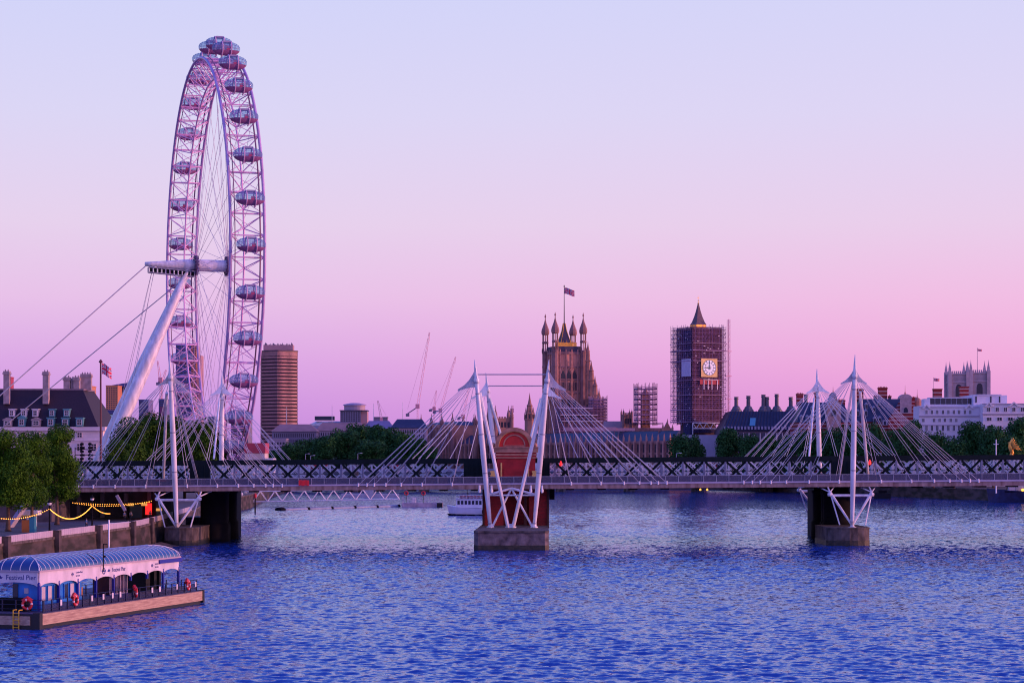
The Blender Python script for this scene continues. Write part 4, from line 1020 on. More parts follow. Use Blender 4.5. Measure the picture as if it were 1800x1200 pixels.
flagpole(177, 638, 842, 470, 0.27, "tall dark flagpole with ragged red flag in front of the slate roofed hall", 2.1, 2.4, mat("brown_pole", (0.13, 0.03, 0.04), 0.5, 0.2), droop=0.9, amp=0.5)
# ================================================================ floating pier (lower left)
fp = thing("floating_pier", "floating river pier with blue glass barrel roof, white fascias and pale timber hull", "pier", (-44.3, 197, 0), math.atan2(0.28, 0.96) * -1 + math.pi / 2)
# local axes: +x runs along the pier away from the camera, +y towards the bank
LEN, WID, DZ = 36.6, 14.0, 1.45
M_timber = mat("weathered_timber_hull", (0.56, 0.42, 0.29), 0.85, 0.4, 1.6, col2=(0.30, 0.18, 0.14), stretch=(0.35, 1, 4), bump=0.3)
M_rubber = mat("wet_black_rubber", (0.012, 0.010, 0.014), 0.5, 0.3)
M_blue = mat("pier_blue_paint", (0.015, 0.20, 0.66), 0.45, 0.35, 0.8); M_dblue = mat("dark_blue_paint", (0.012, 0.02, 0.30), 0.4, 0.15)
M_navy = mat("navy_rail_paint", (0.012, 0.014, 0.055), 0.45, 0)
M_fascia = mat("white_fascia", (0.70, 0.64, 0.70), 0.5, 0.25, 0.7, stretch=(1, 1, 0.4), detail=9)
m = MB(); m.box(0.6, LEN - 0.25, -0.02, WID, 0.35, 1.38); obj("hull_boards", m, M_timber, fp)
m = MB(); m.box(0.4, LEN - 0.4, 0.15, WID, -0.6, 0.34); m.box(0, 0.58, -0.1, 0.6, -0.5, 1.5); m.box(LEN - 0.24, LEN + 0.1, -0.12, 0.6, 0.1, 1.5); m.box(0.05, 0.5, 0.6, WID, -0.5, 1.36)
obj("fender", m, M_rubber, fp)
m = MB(); m.box(-0.05, 0.04, 0.9, 5.2, 0.35, 1.2); m.box(-0.05, 0.04, 5.6, WID, 0.35, 1.2); obj("end_boards", m, M_timber, fp)
m = MB(); m.box(0.1, LEN, 0.05, WID, 1.381, DZ); obj("deck", m, mat("pier_deck", (0.07, 0.06, 0.12), 0.7, 0.3, 0.6), fp)
# roof
x0, x1, y0 = 3.0, 34.0, 1.6; hwid = 2.55; y1 = y0 + 2 * hwid; ze = 5.25; rise = 1.32
def prof(d):   # rise as a function of the distance from the eave
    d = max(0.0, min(d, hwid)); q = 1 - d / hwid; return rise * math.sqrt(max(0, 1 - q * q))
def roofz(x, y): return ze + prof(min(y - y0, y1 - y, x - x0, x1 - x))
xs = []
e = [hwid * (1 - math.cos(math.pi / 2 * i / 8)) for i in range(9)]
xs = [x0 + q for q in e] + [x0 + hwid + (x1 - x0 - 2 * hwid) * i / 20 for i in range(1, 20)] + [x1 - q for q in e[::-1]]
ys = [y0 + q for q in e] + [y1 - q for q in e[::-1][1:]]
m = MB()
for x in xs:
    for y in ys: m.v.append((x, y, roofz(x, y)))
ny = len(ys)
for i in range(len(xs) - 1):
    for j in range(ny - 1): a = i * ny + j; m.face([a, a + ny, a + ny + 1, a + 1])
def roofglass():
    mm = bpy.data.materials.new("blue_roof_glazing"); mm.use_nodes = True; t = mm.node_tree; b = t.nodes["Principled BSDF"]
    b.inputs["Base Color"].default_value = (0.012, 0.045, 0.20, 1); b.inputs["Roughness"].default_value = 0.16; b.inputs["IOR"].default_value = 1.55
    b.inputs["Coat Weight"].default_value = 0.6; b.inputs["Coat Roughness"].default_value = 0.1
    return mm
rf = obj("glass_roof", m, roofglass(), fp, smooth=True)
m = MB(); nrib = 34
for i in range(nrib + 1):
    x = x0 + 0.45 + (x1 - x0 - 0.9) * i / nrib
    lim = min(x - x0, x1 - x, hwid)
    for side in (0, 1):
        pts = []
        for k in range(9):
            d = lim * (1 - math.cos(math.pi / 2 * k / 8)); y = y0 + d if side == 0 else y1 - d; pts.append((x, y, roofz(x, y) + 0.02))
        m.path(pts, 0.035, 4)
for i in range(6):
    y = y0 + 0.05 + (y1 - y0 - 0.1) * i / 5; lim = min(y - y0, y1 - y, hwid)
    for side in (0, 1):
        pts = []
        for k in range(9):
            d = max(lim, 0.02) * (1 - math.cos(math.pi / 2 * k / 8)); x = x0 + d if side == 0 else x1 - d; pts.append((x, y, roofz(x, y) + 0.02))
        m.path(pts, 0.04, 4)
for sx in (0, 1):
    for sy in (0, 1):
        m.path([((x0 + d if sx == 0 else x1 - d), (y0 + d if sy == 0 else y1 - d), ze + prof(d) + 0.03) for d in e], 0.05, 5)
obj("roof_rib", m, mat("rib_white", (0.75, 0.72, 0.76), 0.4, 0), rf)
m = MB(); m.box(x0 - 0.12, x1 + 0.12, y0 - 0.12, y0 + 0.02, ze - 0.1, ze + 0.06); m.box(x0 - 0.12, x0 + 0.02, y0 + 0.02, y1, ze - 0.1, ze + 0.06); m.box(x1 - 0.02, x1 + 0.12, y0 + 0.02, y1, ze - 0.1, ze + 0.06); obj("gutter", m, mat("gutter_grey", (0.45, 0.36, 0.42), 0.5, 0.1), rf)
# scalloped fascia boards
def fascia(ax0, ax1, nb, zt, zl, arch, fn, name="fascia"):
    m = MB(); w_ = (ax1 - ax0) / nb
    for b_ in range(nb):
        k = 12
        for i in range(k):
            u0 = i / k; u1 = (i + 1) / k
            za = zl + arch * (1 - (2 * u0 - 1) ** 2) ** 0.6; zb_ = zl + arch * (1 - (2 * u1 - 1) ** 2) ** 0.6
            a = ax0 + w_ * (b_ + u0); b = ax0 + w_ * (b_ + u1)
            m.hexa(fn(a, b, za, zb_, zt))
    return obj(name, m, M_fascia, fp)
def f_long(y): return lambda a, b, za, zb_, zt: [(a, y, za), (b, y, zb_), (b, y + 0.1, zb_), (a, y + 0.1, za), (a, y, zt), (b, y, zt), (b, y + 0.1, zt), (a, y + 0.1, zt)]
def f_end(x): return lambda a, b, za, zb_, zt: [(x, a, za), (x, b, zb_), (x + 0.1, b, zb_), (x + 0.1, a, za), (x, a, zt), (x, b, zt), (x + 0.1, b, zt), (x + 0.1, a, zt)]
fl_ = fascia(x0 + 0.1, x1 - 0.2, 8, ze - 0.11, 3.62, 0.42, f_long(y0 + 0.02))
fe_ = fascia(y0 + 0.15, y1 - 0.1, 1, ze - 0.11, 3.75, 0.42, f_end(x0 + 0.0))
fascia(y0 + 0.15, y1 - 0.1, 1, ze - 0.11, 3.75, 0.42, f_end(x1 - 0.2))
m = MB(); m.box(x1 - 5.2, x1 + 0.35, y0 - 0.14, y0 + 0.015, ze - 0.52, ze - 0.12); obj("blue_band", m, M_dblue, fp)
for i in range(9):
    x = x0 + 0.1 + (x1 - x0 - 0.3) * i / 8; m = MB()
    lowz = DZ if i not in (5, 6) else 3.3
    m.box(x - 0.11, x + 0.11, y0 - 0.03, y0 + 0.19, lowz, 3.9); m.lathe([(0.15, 0), (0.15, 0.15), (0.05, 0.28)], x, y0 + 0.08, 3.9, 8); obj("column", m, M_dblue, fp)
for x in (x0, x0 + 8, x0 + 16, x0 + 24, x1 - 0.3):
    m = MB(); m.box(x, x + 0.2, y1 - 0.2, y1, DZ, ze - 0.1); obj("column", m, M_dblue, fp)
# ticket kiosk
kb = MB(); kb.box(x0 + 0.3, x0 + 9.0, y0 + 0.22, y0 + 3.0, DZ, 2.3); kb.box(x0 + 0.3, x0 + 9.0, y0 + 0.3, y0 + 3.0, 2.301, 4.9); kiosk = obj("ticket_kiosk", kb, M_blue, fp)
wx = [0.5, 1.75, 2.95, 5.0, 6.2, 7.4]
for i, q in enumerate(wx):
    wmt = [MATS["parapet_panel_grey"], M_glassdark][i in (2, 3)]
    m = MB(); m.box(x0 + 0.3 + q, x0 + 0.3 + q + 0.75, y0 + 0.2, y0 + 0.29, 2.35, 3.7); obj("window", m, wmt, kiosk)
    m = MB(); a = x0 + 0.3 + q; m.box(a - 0.07, a - 0.005, y0 + 0.17, y0 + 0.295, 2.3, 3.78).box(a + 0.755, a + 0.82, y0 + 0.17, y0 + 0.295, 2.3, 3.78); obj("window_frame", m, M_blue, kiosk)
m = MB(); m.box(x0 + 0.24, x0 + 0.29, y0 + 1.3, y0 + 1.75, 3.1, 3.6); obj("notice", m, MATS["parapet_panel_grey"], kiosk)
m = MB(); m.box(x0 + 0.2, x0 + 0.25, y0 + 2.4, y0 + 2.95, 2.5, 4.0); obj("dark_door", m, M_glassdark, kiosk)
# glazed waiting shelter and far doorway
m = MB(); m.box(x0 + 15.5, x0 + 19.5, y0 + 0.5, y0 + 2.6, DZ, 2.0); sh = obj("shelter_base", m, M_dblue, fp)
m = MB(); m.box(x0 + 15.6, x0 + 19.4, y0 + 0.6, y0 + 2.5, 2.001, 4.5); obj("shelter_glazing", m, mat("smoked_glass", (0.05, 0.03, 0.06), 0.2, 0), sh)
m = MB()
for i in range(6): x = x0 + 15.5 + i * 0.78; m.box(x, x + 0.08, y0 + 0.52, y0 + 0.6, 2.0, 4.5)
m.box(x0 + 15.5, x0 + 19.5, y0 + 0.5, y0 + 0.6, 1.99, 2.12)
obj("shelter_mullion", m, MATS["gutter_grey"], sh)
for a, b in ((27.2, 28.2), (29.2, 29.8), (30.5, 30.9)):
    m = MB(); m.box(x0 + a, x0 + b, y0 + 2.2, y0 + 4.4, DZ, ze - 0.2); obj("dark_partition", m, M_black, fp)
m = MB(); m.box(x0 + 0.4, x1 - 0.4, y0 + 0.3, y1 - 0.2, ze - 0.3, ze - 0.2); obj("ceiling", m, mat("ceiling_blue", (0.05, 0.09, 0.28), 0.6, 0.1), fp)
# orange ticket machines and bench
m = MB(); m.box(x0 + 10.2, x0 + 11.6, y0 + 2.2, y0 + 2.9, DZ, 2.9).box(x0 + 11.9, x0 + 12.5, y0 + 2.0, y0 + 2.6, DZ, 3.0); single_ = obj("ticket_machine", m, mat("machine_orange", (0.45, 0.18, 0.03), 0.5, 0.2), fp)
m = MB(); m.box(x0 + 10.0, x0 + 13.6, y0 + 3.2, y0 + 3.4, DZ, 4.3); obj("information_wall", m, mat("poster_wall", (0.35, 0.25, 0.33), 0.6, 0.5, 2.0), fp)
# railing along the edge
m = MB(); pts = []
def rail_seg(ax, ay, bx_, by, zt, step, mb):
    d = Vector((bx_ - ax, by - ay, 0)); n = max(1, int(d.length / step))
    for i in range(n + 1): q = Vector((ax, ay, 0)) + d * (i / n); mb.box(q.x - 0.05, q.x + 0.05, q.y - 0.05, q.y + 0.05, DZ, DZ + zt)
    for z_ in (DZ + zt, DZ + zt * 0.62, DZ + zt * 0.25): mb.tube((ax, ay, z_), (bx_, by, z_), 0.03, n=5)
rail_seg(1.8, 0.45, LEN - 0.8, 0.45, 1.15, 1.5, m); rail_seg(LEN - 0.8, 0.45, LEN - 0.8, 9.5, 1.15, 1.6, m); rail_seg(LEN - 2.2, 8.0, LEN - 14, 8.0, 1.15, 1.8, m)
rail_seg(1.6, 0.45, 1.6, 9.0, 1.15, 1.3, m)
rail_ = obj("railing", m, M_navy, fp)
pm = MB(); pm.box(1.8, LEN - 0.8, 0.49, 0.50, DZ + 0.08, DZ + 0.7)
mm = bpy.data.materials.new("rail_infill"); mm.use_nodes = True; t = mm.node_tree; b = t.nodes["Principled BSDF"]; b.inputs["Base Color"].default_value = (0.02, 0.02, 0.07, 1); b.inputs["Alpha"].default_value = 0.5
obj("rail_mesh", pm, mm, rail_)
for i, x in enumerate((4.9, 11.2, 13.6, 15.6, 17.3, 24.6, 26.4, 30.6, 35.3)):
    m = MB(); m.box(x, x + 0.34, 0.38, 0.42, DZ + 0.45, DZ + 1.0); obj("safety_notice", m, M_fascia, rail_)
# ladder at the near end
m = MB()
for y in (2.0, 2.6): m.tube((-0.15, y, -0.4), (-0.15, y, 1.75), 0.05, n=6)
for i in range(6): m.tube((-0.15, 2.0, -0.2 + i * 0.33), (-0.15, 2.6, -0.2 + i * 0.33), 0.04, n=5)
for y in (2.0, 2.6): m.tube((-0.15, y, 1.75), (0.5, y, 1.75), 0.05, n=6)
obj("ladder", m, M_yellow, fp)
# cctv mast on the eave
m = MB(); xx = x0 + 12.6; m.tube((xx, y0 - 0.25, 4.6), (xx, y0 - 0.25, 7.4), 0.06, n=6); m.tube((xx, y0 - 0.25, 7.35), (xx + 0.8, y0 - 0.25, 7.3), 0.05, n=5); m.box(xx + 0.1, xx + 0.35, y0 - 0.35, y0 - 0.15, 6.0, 6.2)
m.tube((xx - 0.9, y0 + 0.3, 5.9), (xx - 1.9, y0 + 0.6, 6.5), 0.04, n=5)
obj("camera_mast", m, M_dark, fp)
m = MB(); m.tube((31.0, 8.6, DZ), (31.0, 8.6, 9.3), 0.11, 0.08, 8); m.tube((31.0, 8.6, 8.9), (33.4, 7.2, 9.0), 0.03, n=4); obj("light_mast", m, M_white, fp)
m = MB(); m.box(2.2, 3.4, 2.6, 5.8, DZ, 2.7); obj("equipment_box", m, M_dark, fp)

# lettering and roundels
M_ink = mat("sign_blue_ink", (0.01, 0.02, 0.22), 0.5, 0)
def lettering(txt, size, loc, rot, parent, mt=None, name="lettering"):
    cu = bpy.data.curves.new("lettering", 'FONT'); cu.body = txt; cu.size = size; cu.extrude = 0.006; cu.align_x = 'LEFT'
    to = bpy.data.objects.new("lettering_tmp", cu); link(to)
    bpy.context.view_layer.update()
    dg = bpy.context.evaluated_depsgraph_get(); me = bpy.data.meshes.new_from_object(to.evaluated_get(dg))
    bpy.data.objects.remove(to)
    me.materials.clear(); me.materials.append(mt or M_ink)
    o = bpy.data.objects.new(name, me); link(o); o.parent = parent; o.location = loc; o.rotation_euler = rot; return o
def roundel(x, z, r_, parent, end=False, boat=True):
    m = MB(); n = 20
    def pt(a, rr, d): return (x + rr * math.cos(a), y0 - d, z + rr * 1.0 * math.sin(a)) if not end else (x0 - d, x + rr * math.cos(a), z + rr * math.sin(a))
    for i in range(n):
        a = 2 * math.pi * i / n; b = 2 * math.pi * (i + 1) / n
        m.hexa([pt(a, r_ * 0.72, -0.02), pt(b, r_ * 0.72, -0.02), pt(b, r_, -0.02), pt(a, r_, -0.02), pt(a, r_ * 0.72, 0.02), pt(b, r_ * 0.72, 0.02), pt(b, r_, 0.02), pt(a, r_, 0.02)])
    m.box(x - r_ * 1.25, x + r_ * 1.25, y0 - 0.035, y0 + 0.02, z - r_ * 0.2, z + r_ * 0.2)
    obj("roundel", m, M_ink, parent)
def boatmark(x, z, s_, parent, end=False):
    prof_ = [(-1, 0.1), (-0.7, -0.3), (0.7, -0.3), (1, 0.1), (0.55, 0.15), (0.4, 0.5), (-0.4, 0.5), (-0.55, 0.15)]
    m = MB()
    if not end: m.slab([(x + px_ * s_, z + pz * s_) for px_, pz in prof_], y0 - 0.02, y0 + 0.02)
    else:
        q = [(x0 - 0.02, x - px_ * s_, z + pz * s_) for px_, pz in prof_]; b = len(m.v); m.v += q + [(x0 + 0.01, v[1], v[2]) for v in q]; n = len(q)
        m.face([b + i for i in range(n)][::-1]); m.face([b + n + i for i in range(n)])
        for i in range(n): j = (i + 1) % n; m.face([b + i, b + j, b + n + j, b + n + i])
    obj("boat_emblem", m, M_ink, parent)
# end fascia faces local -x: text runs towards -y
lettering("Festival Pier", 0.66, (x0 - 0.015, y0 + 3.55, 4.42), (R(90), 0, R(-90)), fe_)
boatmark(y0 + 4.25, 4.6, 0.36, fe_, True)
roundel(x0 + 13.2, 4.6, 0.33, fl_); boatmark(x0 + 14.3, 4.58, 0.3, fl_); lettering("Festival Pier", 0.62, (x0 + 15.0, y0 + 0.0, 4.42), (R(90), 0, 0), fl_)
roundel(x0 + 6.6, 4.62, 0.17, fl_); lettering("London River", 0.26, (x0 + 7.3, y0 + 0.0, 4.68), (R(90), 0, 0), fl_); lettering("Services", 0.26, (x0 + 7.3, y0 + 0.0, 4.36), (R(90), 0, 0), fl_)
roundel(x0 + 24.2, 4.62, 0.17, fl_); lettering("London River", 0.26, (x0 + 24.9, y0 + 0.0, 4.68), (R(90), 0, 0), fl_); lettering("Services", 0.26, (x0 + 24.9, y0 + 0.0, 4.36), (R(90), 0, 0), fl_)
# life rings hanging on the railing
frz = ROOT[fp.name][1]
def fpw(x, y, z): c, s_ = math.cos(frz), math.sin(frz); return Vector((-44.3 + x * c - y * s_, 197 + x * s_ + y * c, z))
def ring_mb(r_, tr_):
    m = MB(); n = 20
    for i in range(n):
        m.k = 0 if (i % 5) else 1
        a = 2 * math.pi * i / n; b = 2 * math.pi * (i + 1) / n; k = 8; base = len(m.v)
        for t_ in (a, b):
            for j in range(k):
                p = 2 * math.pi * j / k; rr = r_ + tr_ * math.cos(p); m.v.append((rr * math.cos(t_), tr_ * math.sin(p), rr * math.sin(t_)))
        for j in range(k): m.face([base + j, base + (j + 1) % k, base + k + (j + 1) % k, base + k + j])
    return m
lbl = ["red life ring on the pier railing in front of the blue kiosk", "red life ring on the pier railing below the glazed waiting shelter", "red life ring at the far end of the pier railing", "big red life ring at the near end of the floating pier"]
for (x, y), lb, sc, tw in zip(((7.6, 0.2), (20.6, 0.2), (33.2, 0.2), (1.4, 2.0)), lbl, (1, 1, 1, 1.0), (0.0, 0.6, 0.1, -1.2)):
    p = fpw(x, y, DZ + 0.75); r = thing("life_ring", lb, "life ring", p, frz + tw, "life rings on the floating pier")
    r.scale = (sc, sc, sc)
    obj("ring", ring_mb(0.42, 0.13), [M_red, M_fwhite], r, smooth=True)
    m = MB(); m.path([(-0.45, 0.1, 0.3), (0, 0.18, 0.62), (0.45, 0.1, 0.3)], 0.2, 6); obj("housing", m, M_red, r)
# ================================================================ left: slate roofed hall
def sx(px, Y): return (px - 900) * Y / F
def sz(py, Y): return H - (py - HY) * Y / F
Yc = 700
M_ph = mat("hall_portland_stone", (0.84, 0.68, 0.72), 0.8, 0.12, 0.2)
M_cop = mat("verdigris_copper", (0.10, 0.30, 0.36), 0.6, 0.25, 0.8)
hl = thing("hall", "long pale stone hall with steep dark slate roof, dormers and tall chimneys", "building", (sx(60, Yc), Yc, GZ))
X0, X1 = sx(-60, Yc), sx(181, Yc)
zc = sz(757, Yc); ze_ = sz(750, Yc); zr = sz(684, Yc)
m = MB(); m.box(X0, X1, Yc, Yc + 40, GZ, zc); wl = obj("wall", m, M_ph, hl, True)
m = MB(); m.box(X0 - 0.5, X1 + 0.8, Yc - 0.8, Yc + 40.8, zc, ze_); m.box(X0 - 0.2, X1 + 0.4, Yc - 0.4, Yc + 0.0, sz(775, Yc), sz(773.5, Yc)); m.box(X0 - 0.2, X1 + 0.3, Yc - 0.25, Yc, sz(793, Yc), sz(792, Yc)); obj("cornice", m, M_ph, hl, True)
m = MB()
for zz in range(5, int(zc), 1): m.box(X0, X1 + 0.03, Yc - 0.04, Yc - 0.001, zz + 0.0, zz + 0.86)
obj("rustication", m, M_ph, wl, True)
m = MB(); m.hip(X0, sx(173, Yc), Yc - 0.2, Yc + 38, ze_, zr, 0, sx(173, Yc) - sx(136, Yc), 9.5, 9.5); rf_ = obj("roof", m, M_slate, hl, True)
m = MB(); m.box(X0, sx(137, Yc), Yc + 9.2, Yc + 29, zr, zr + 0.5); obj("ridge", m, mat("pink_lead_ridge", (0.25, 0.17, 0.22), 0.6, 0.2), rf_, True)
def chim(px0, px1, yt, yb, ydep, cap=1.5, pm=None):
    m = MB(); a, b = sx(px0, Yc), sx(px1, Yc); zt = sz(yt, Yc); zb_ = sz(yb, Yc)
    m.box(a, b, Yc + ydep, Yc + ydep + 2.2, zb_, zt - cap); m.box(a - 0.25, b + 0.25, Yc + ydep - 0.25, Yc + ydep + 2.45, zt - cap, zt - cap * 0.6); m.box(a - 0.1, b + 0.1, Yc + ydep - 0.1, Yc + ydep + 2.3, zt - cap * 0.6, zt - cap * 0.25)
    n = max(1, int((b - a) / 0.8))
    for i in range(n): x = a + (b - a) * (i + 0.5) / n; m.lathe([(0.25, 0), (0.2, 0.6)], x, Yc + ydep + 1, zt - cap * 0.25, 6)
    obj("chimney", m, pm or mat("chimney_stone", (0.42, 0.32, 0.34), 0.8, 0.3, 0.8), rf_, True)
chim(0, 10, 649, 709, 4.6); chim(69.5, 79.5, 650, 709, 4.6); chim(98, 109, 658, 682, 12); chim(110.5, 115, 660, 684, 13); chim(116, 126, 658, 682, 12); chim(126.5, 145, 652, 683, 14)
chim(-55, -44, 650, 709, 4.6)
def dormer(px0, px1, yt, yb, mt, ped=False):
    a, b = sx(px0, Yc), sx(px1, Yc); zt, zb_ = sz(yt, Yc), sz(yb, Yc)
    k = (zb_ - ze_) / (zr - ze_); yf = Yc + 9.5 * k - 1.0 - 0.3; 
    m = MB(); m.box(a, b, yf, yf + 5, zb_, zt - 0.35); m.box(a - 0.2, b + 0.2, yf - 0.2, yf + 5.2, zt - 0.35, zt)
    if ped: m.gable(a - 0.2, b + 0.2, yf - 0.2, yf + 4, zt + 0.003, zt + 0.7, 'y')
    d = obj("dormer", m, mt, rf_, True)
    w0 = window_mb((b - a) * 0.72, (zt - zb_) * 0.66, 0.14, 0.12, 1, 1); w0.v = [(x + (a + b) / 2, y + yf, z + zb_ + 0.35) for x, y, z in w0.v]
    o = obj("window", w0, [M_fascia, M_glassdark], hl, True)
for a in (14, 35, 55, 84.5, 110): dormer(a, a + 10, 718, 732, MATS["white_fascia"] if a < 60 else M_cop)
for a in (33, 84, 109.5, 134.5): dormer(a, a + 12, 733.5, 749, M_cop, a == 33)
for a in (7, 57): dormer(a, a + 15, 737, 749, MATS["chimney_stone"], True)
wmb = window_mb(1.7, 1.75, 0.14, 0.15, 1, 1)
spots = [(sx(p, Yc) - ROOT[hl.name][0].x, -0.05, sz(769, Yc) - GZ) for p in (-35, -10, 15, 40, 65, 90, 114.5, 140)]
repeats("window", wmb, [M_ph, M_glassdark], hl, spots)
wmb = window_mb(1.9, 2.6, 0.14, 0.15, 1, 2)
spots = [(sx(p, Yc) - ROOT[hl.name][0].x, -0.05, sz(yy, Yc) - GZ) for p in (90, 114.5, 140, 165) for yy in (793, 818, 843)]
repeats("window", wmb, [M_ph, M_glassdark], hl, spots)
# twin signal gantry in front of the hall
g_ = thing("signal_gantry", "dark railway signal gantry with two clusters in front of the pale hall", "signal", P(145, 812, 430))
m = MB()
for px in (144, 158):
    a = P(px, 815, 430); b = P(px, 777, 430); m.tube(a, b, 0.13, n=6)
    for k in range(5): m.box(b.x - 0.35, b.x + 0.35 + 0.2 * (k % 2), 429.8, 430.2, b.z - 0.6 - k * 0.75, b.z - 0.15 - k * 0.75)
m.tube(P(132, 788, 430), P(168, 791, 430), 0.09, n=5); m.tube(P(132, 799, 430), P(168, 799, 430), 0.09, n=5); m.tube(P(132, 786, 430), P(132, 812, 430), 0.09, n=5)
obj("frame", m, M_dark, g_, True)

# ================================================================ distant skyline
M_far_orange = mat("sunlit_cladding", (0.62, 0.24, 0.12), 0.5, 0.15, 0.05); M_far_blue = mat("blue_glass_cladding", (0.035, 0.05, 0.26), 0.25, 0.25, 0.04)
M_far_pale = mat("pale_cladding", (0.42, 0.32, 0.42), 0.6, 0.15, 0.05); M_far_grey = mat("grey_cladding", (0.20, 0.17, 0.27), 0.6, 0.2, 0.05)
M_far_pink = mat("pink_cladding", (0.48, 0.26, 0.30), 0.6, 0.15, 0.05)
def gridwin(parent, x0, x1, z0, z1, y, nx, nz, fx=0.6, fz=0.55, mt=None, mx=96):
    w_ = (x1 - x0) / nx; h_ = (z1 - z0) / nz; m = MB(); m.box(-w_ * fx / 2, w_ * fx / 2, -0.06, 0.1, 0, h_ * fz)
    loc = ROOT[parent.name][0]; sp = [(x0 + w_ * (i + 0.5) - loc.x, y - loc.y, z0 + h_ * (j + (1 - fz) / 2) - loc.z) for j in range(nz) for i in range(nx)][:mx]
    repeats("window", m, mt or M_glassdark, parent, sp)
def block(name, px0, px1, yt, Y, dep, mt, label, cat="building", zb=GZ, rz=0, wins=None, roofmt=None, band=None, group=None):
    xa, xb = sx(px0, Y), sx(px1, Y); z1_ = sz(yt, Y)
    t_ = thing(name, label, cat, ((xa + xb) / 2, Y + dep / 2, zb), 0, group)
    m = MB(); m.box(xa, xb, Y, Y + dep, zb, z1_); obj("wall", m, mt, t_, True)
    m = MB(); m.box(xa - 0.3, xb + 0.3, Y - 0.3, Y + dep + 0.3, z1_ + 0.002, z1_ + 0.6); obj("parapet", m, roofmt or mt, t_, True)
    if wins: gridwin(t_, xa + 0.5, xb - 0.5, max(zb + 2, sz(wins[2], Y)), z1_ - 1, Y, wins[0], wins[1], wins[3] if len(wins) > 3 else 0.6, 0.55, wins[4] if len(wins) > 4 else None)
    return t_
block("tower_block", 145.5, 159, 679, 1500, 20, M_far_orange, "narrow orange lit tower peeping out behind the slate roof", wins=(4, 14, 740))
block("tower_block", 8.5, 16, 663, 1500, 14, mat("crimson_cladding", (0.42, 0.03, 0.09), 0.5, 0.2), "small crimson tower behind the leftmost chimney", wins=(2, 5, 680))
t_ = block("office_block", 162, 192, 745, 1100, 30, M_far_pink, "low pink block with turquoise roof just right of the slate roofed hall", wins=(6, 6, 790))
m = MB(); m.hip(sx(161, 1100), sx(192, 1100), 1100 - 0.5, 1130, sz(745, 1100) + 0.61, sz(727, 1100), 2, 4, 3, 3); obj("roof", m, M_cop, t_, True)
block("office_block", 188, 214, 722, 1300, 30, M_far_blue, "blue glass block low behind the flagpole", wins=(6, 8, 790, 0.8))
block("tower_block", 186, 207, 678, 2200, 24, M_far_orange, "orange lit residential tower left of the big wheel leg", wins=(5, 18, 740))
t_ = block("tower_block", 205, 224, 676, 2230, 26, M_far_blue, "blue glass tower with flared top touching the wheel leg", wins=(4, 14, 740, 0.7))
m = MB(); m.hexa([(sx(200, 2230), 2226, sz(680, 2230)), (sx(226, 2230), 2226, sz(680, 2230)), (sx(226, 2230), 2260, sz(680, 2230)), (sx(200, 2230), 2260, sz(680, 2230)), (sx(198, 2230), 2226, sz(677, 2230)), (sx(229, 2230), 2226, sz(672, 2230)), (sx(229, 2230), 2260, sz(672, 2230)), (sx(198, 2230), 2260, sz(677, 2230))]); obj("roof_wing", m, M_far_blue, t_, True)
block("tower_block", 244, 261, 703, 2000, 26, M_far_blue, "squat blue tower just right of the wheel leg above the trees", wins=(5, 10, 745, 0.7))
block("office_block", 262, 300, 741, 1700, 26, M_far_blue, "low blue block above the trees between leg and mast")
block("office_block", 253, 266, 726, 1900, 20, M_far_pink, "small pink block beside the squat blue tower", wins=(3, 5, 745))
t_ = block("tower_block", 279, 294, 702, 1950, 24, M_far_blue, "blue tower under construction beside the white mast", wins=(4, 10, 745, 0.7))
block("tower_block", 281, 290, 716, 1940, 8, mat("plum_cladding", (0.16, 0.03, 0.14), 0.5, 0.2), "plum coloured core in front of the blue tower under construction")
# twin tone residential tower behind the wheel
t_ = thing("residential_tower", "tall slender blue and orange tower seen through the big wheel", "building", (sx(330, 2300), 2312, GZ))
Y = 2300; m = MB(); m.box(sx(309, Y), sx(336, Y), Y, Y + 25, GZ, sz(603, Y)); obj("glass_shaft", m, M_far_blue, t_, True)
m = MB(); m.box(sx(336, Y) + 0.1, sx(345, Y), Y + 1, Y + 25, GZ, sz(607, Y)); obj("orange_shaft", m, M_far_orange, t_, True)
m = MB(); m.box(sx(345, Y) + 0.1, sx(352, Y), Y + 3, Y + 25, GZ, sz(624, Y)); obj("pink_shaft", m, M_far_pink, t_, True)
gridwin(t_, sx(310, Y), sx(335, Y), sz(745, Y), sz(606, Y), Y, 4, 24, 0.7, 0.4)
m = MB()
for k in range(30):
    z_ = sz(745, Y) + k * (sz(608, Y) - sz(745, Y)) / 30; m.box(sx(336.3, Y), sx(344.7, Y), Y + 0.6, Y + 0.98, z_, z_ + 1.0)
obj("balcony", m, mat("balcony_plum", (0.22, 0.05, 0.10), 0.5, 0.2), t_, True)
block("office_block", 366, 386, 733, 1500, 24, M_far_grey, "pale grey block behind the spokes left of the far mast", wins=(4, 5, 765))
block("office_block", 380, 392, 732, 1480, 20, M_far_pink, "pink block directly behind the far left mast", wins=(3, 5, 765))
t_ = block("office_tower", 406, 436, 722, 1700, 28, M_far_grey, "curved banded grey tower low behind the wheel rim", wins=(1, 9, 780, 0.98))

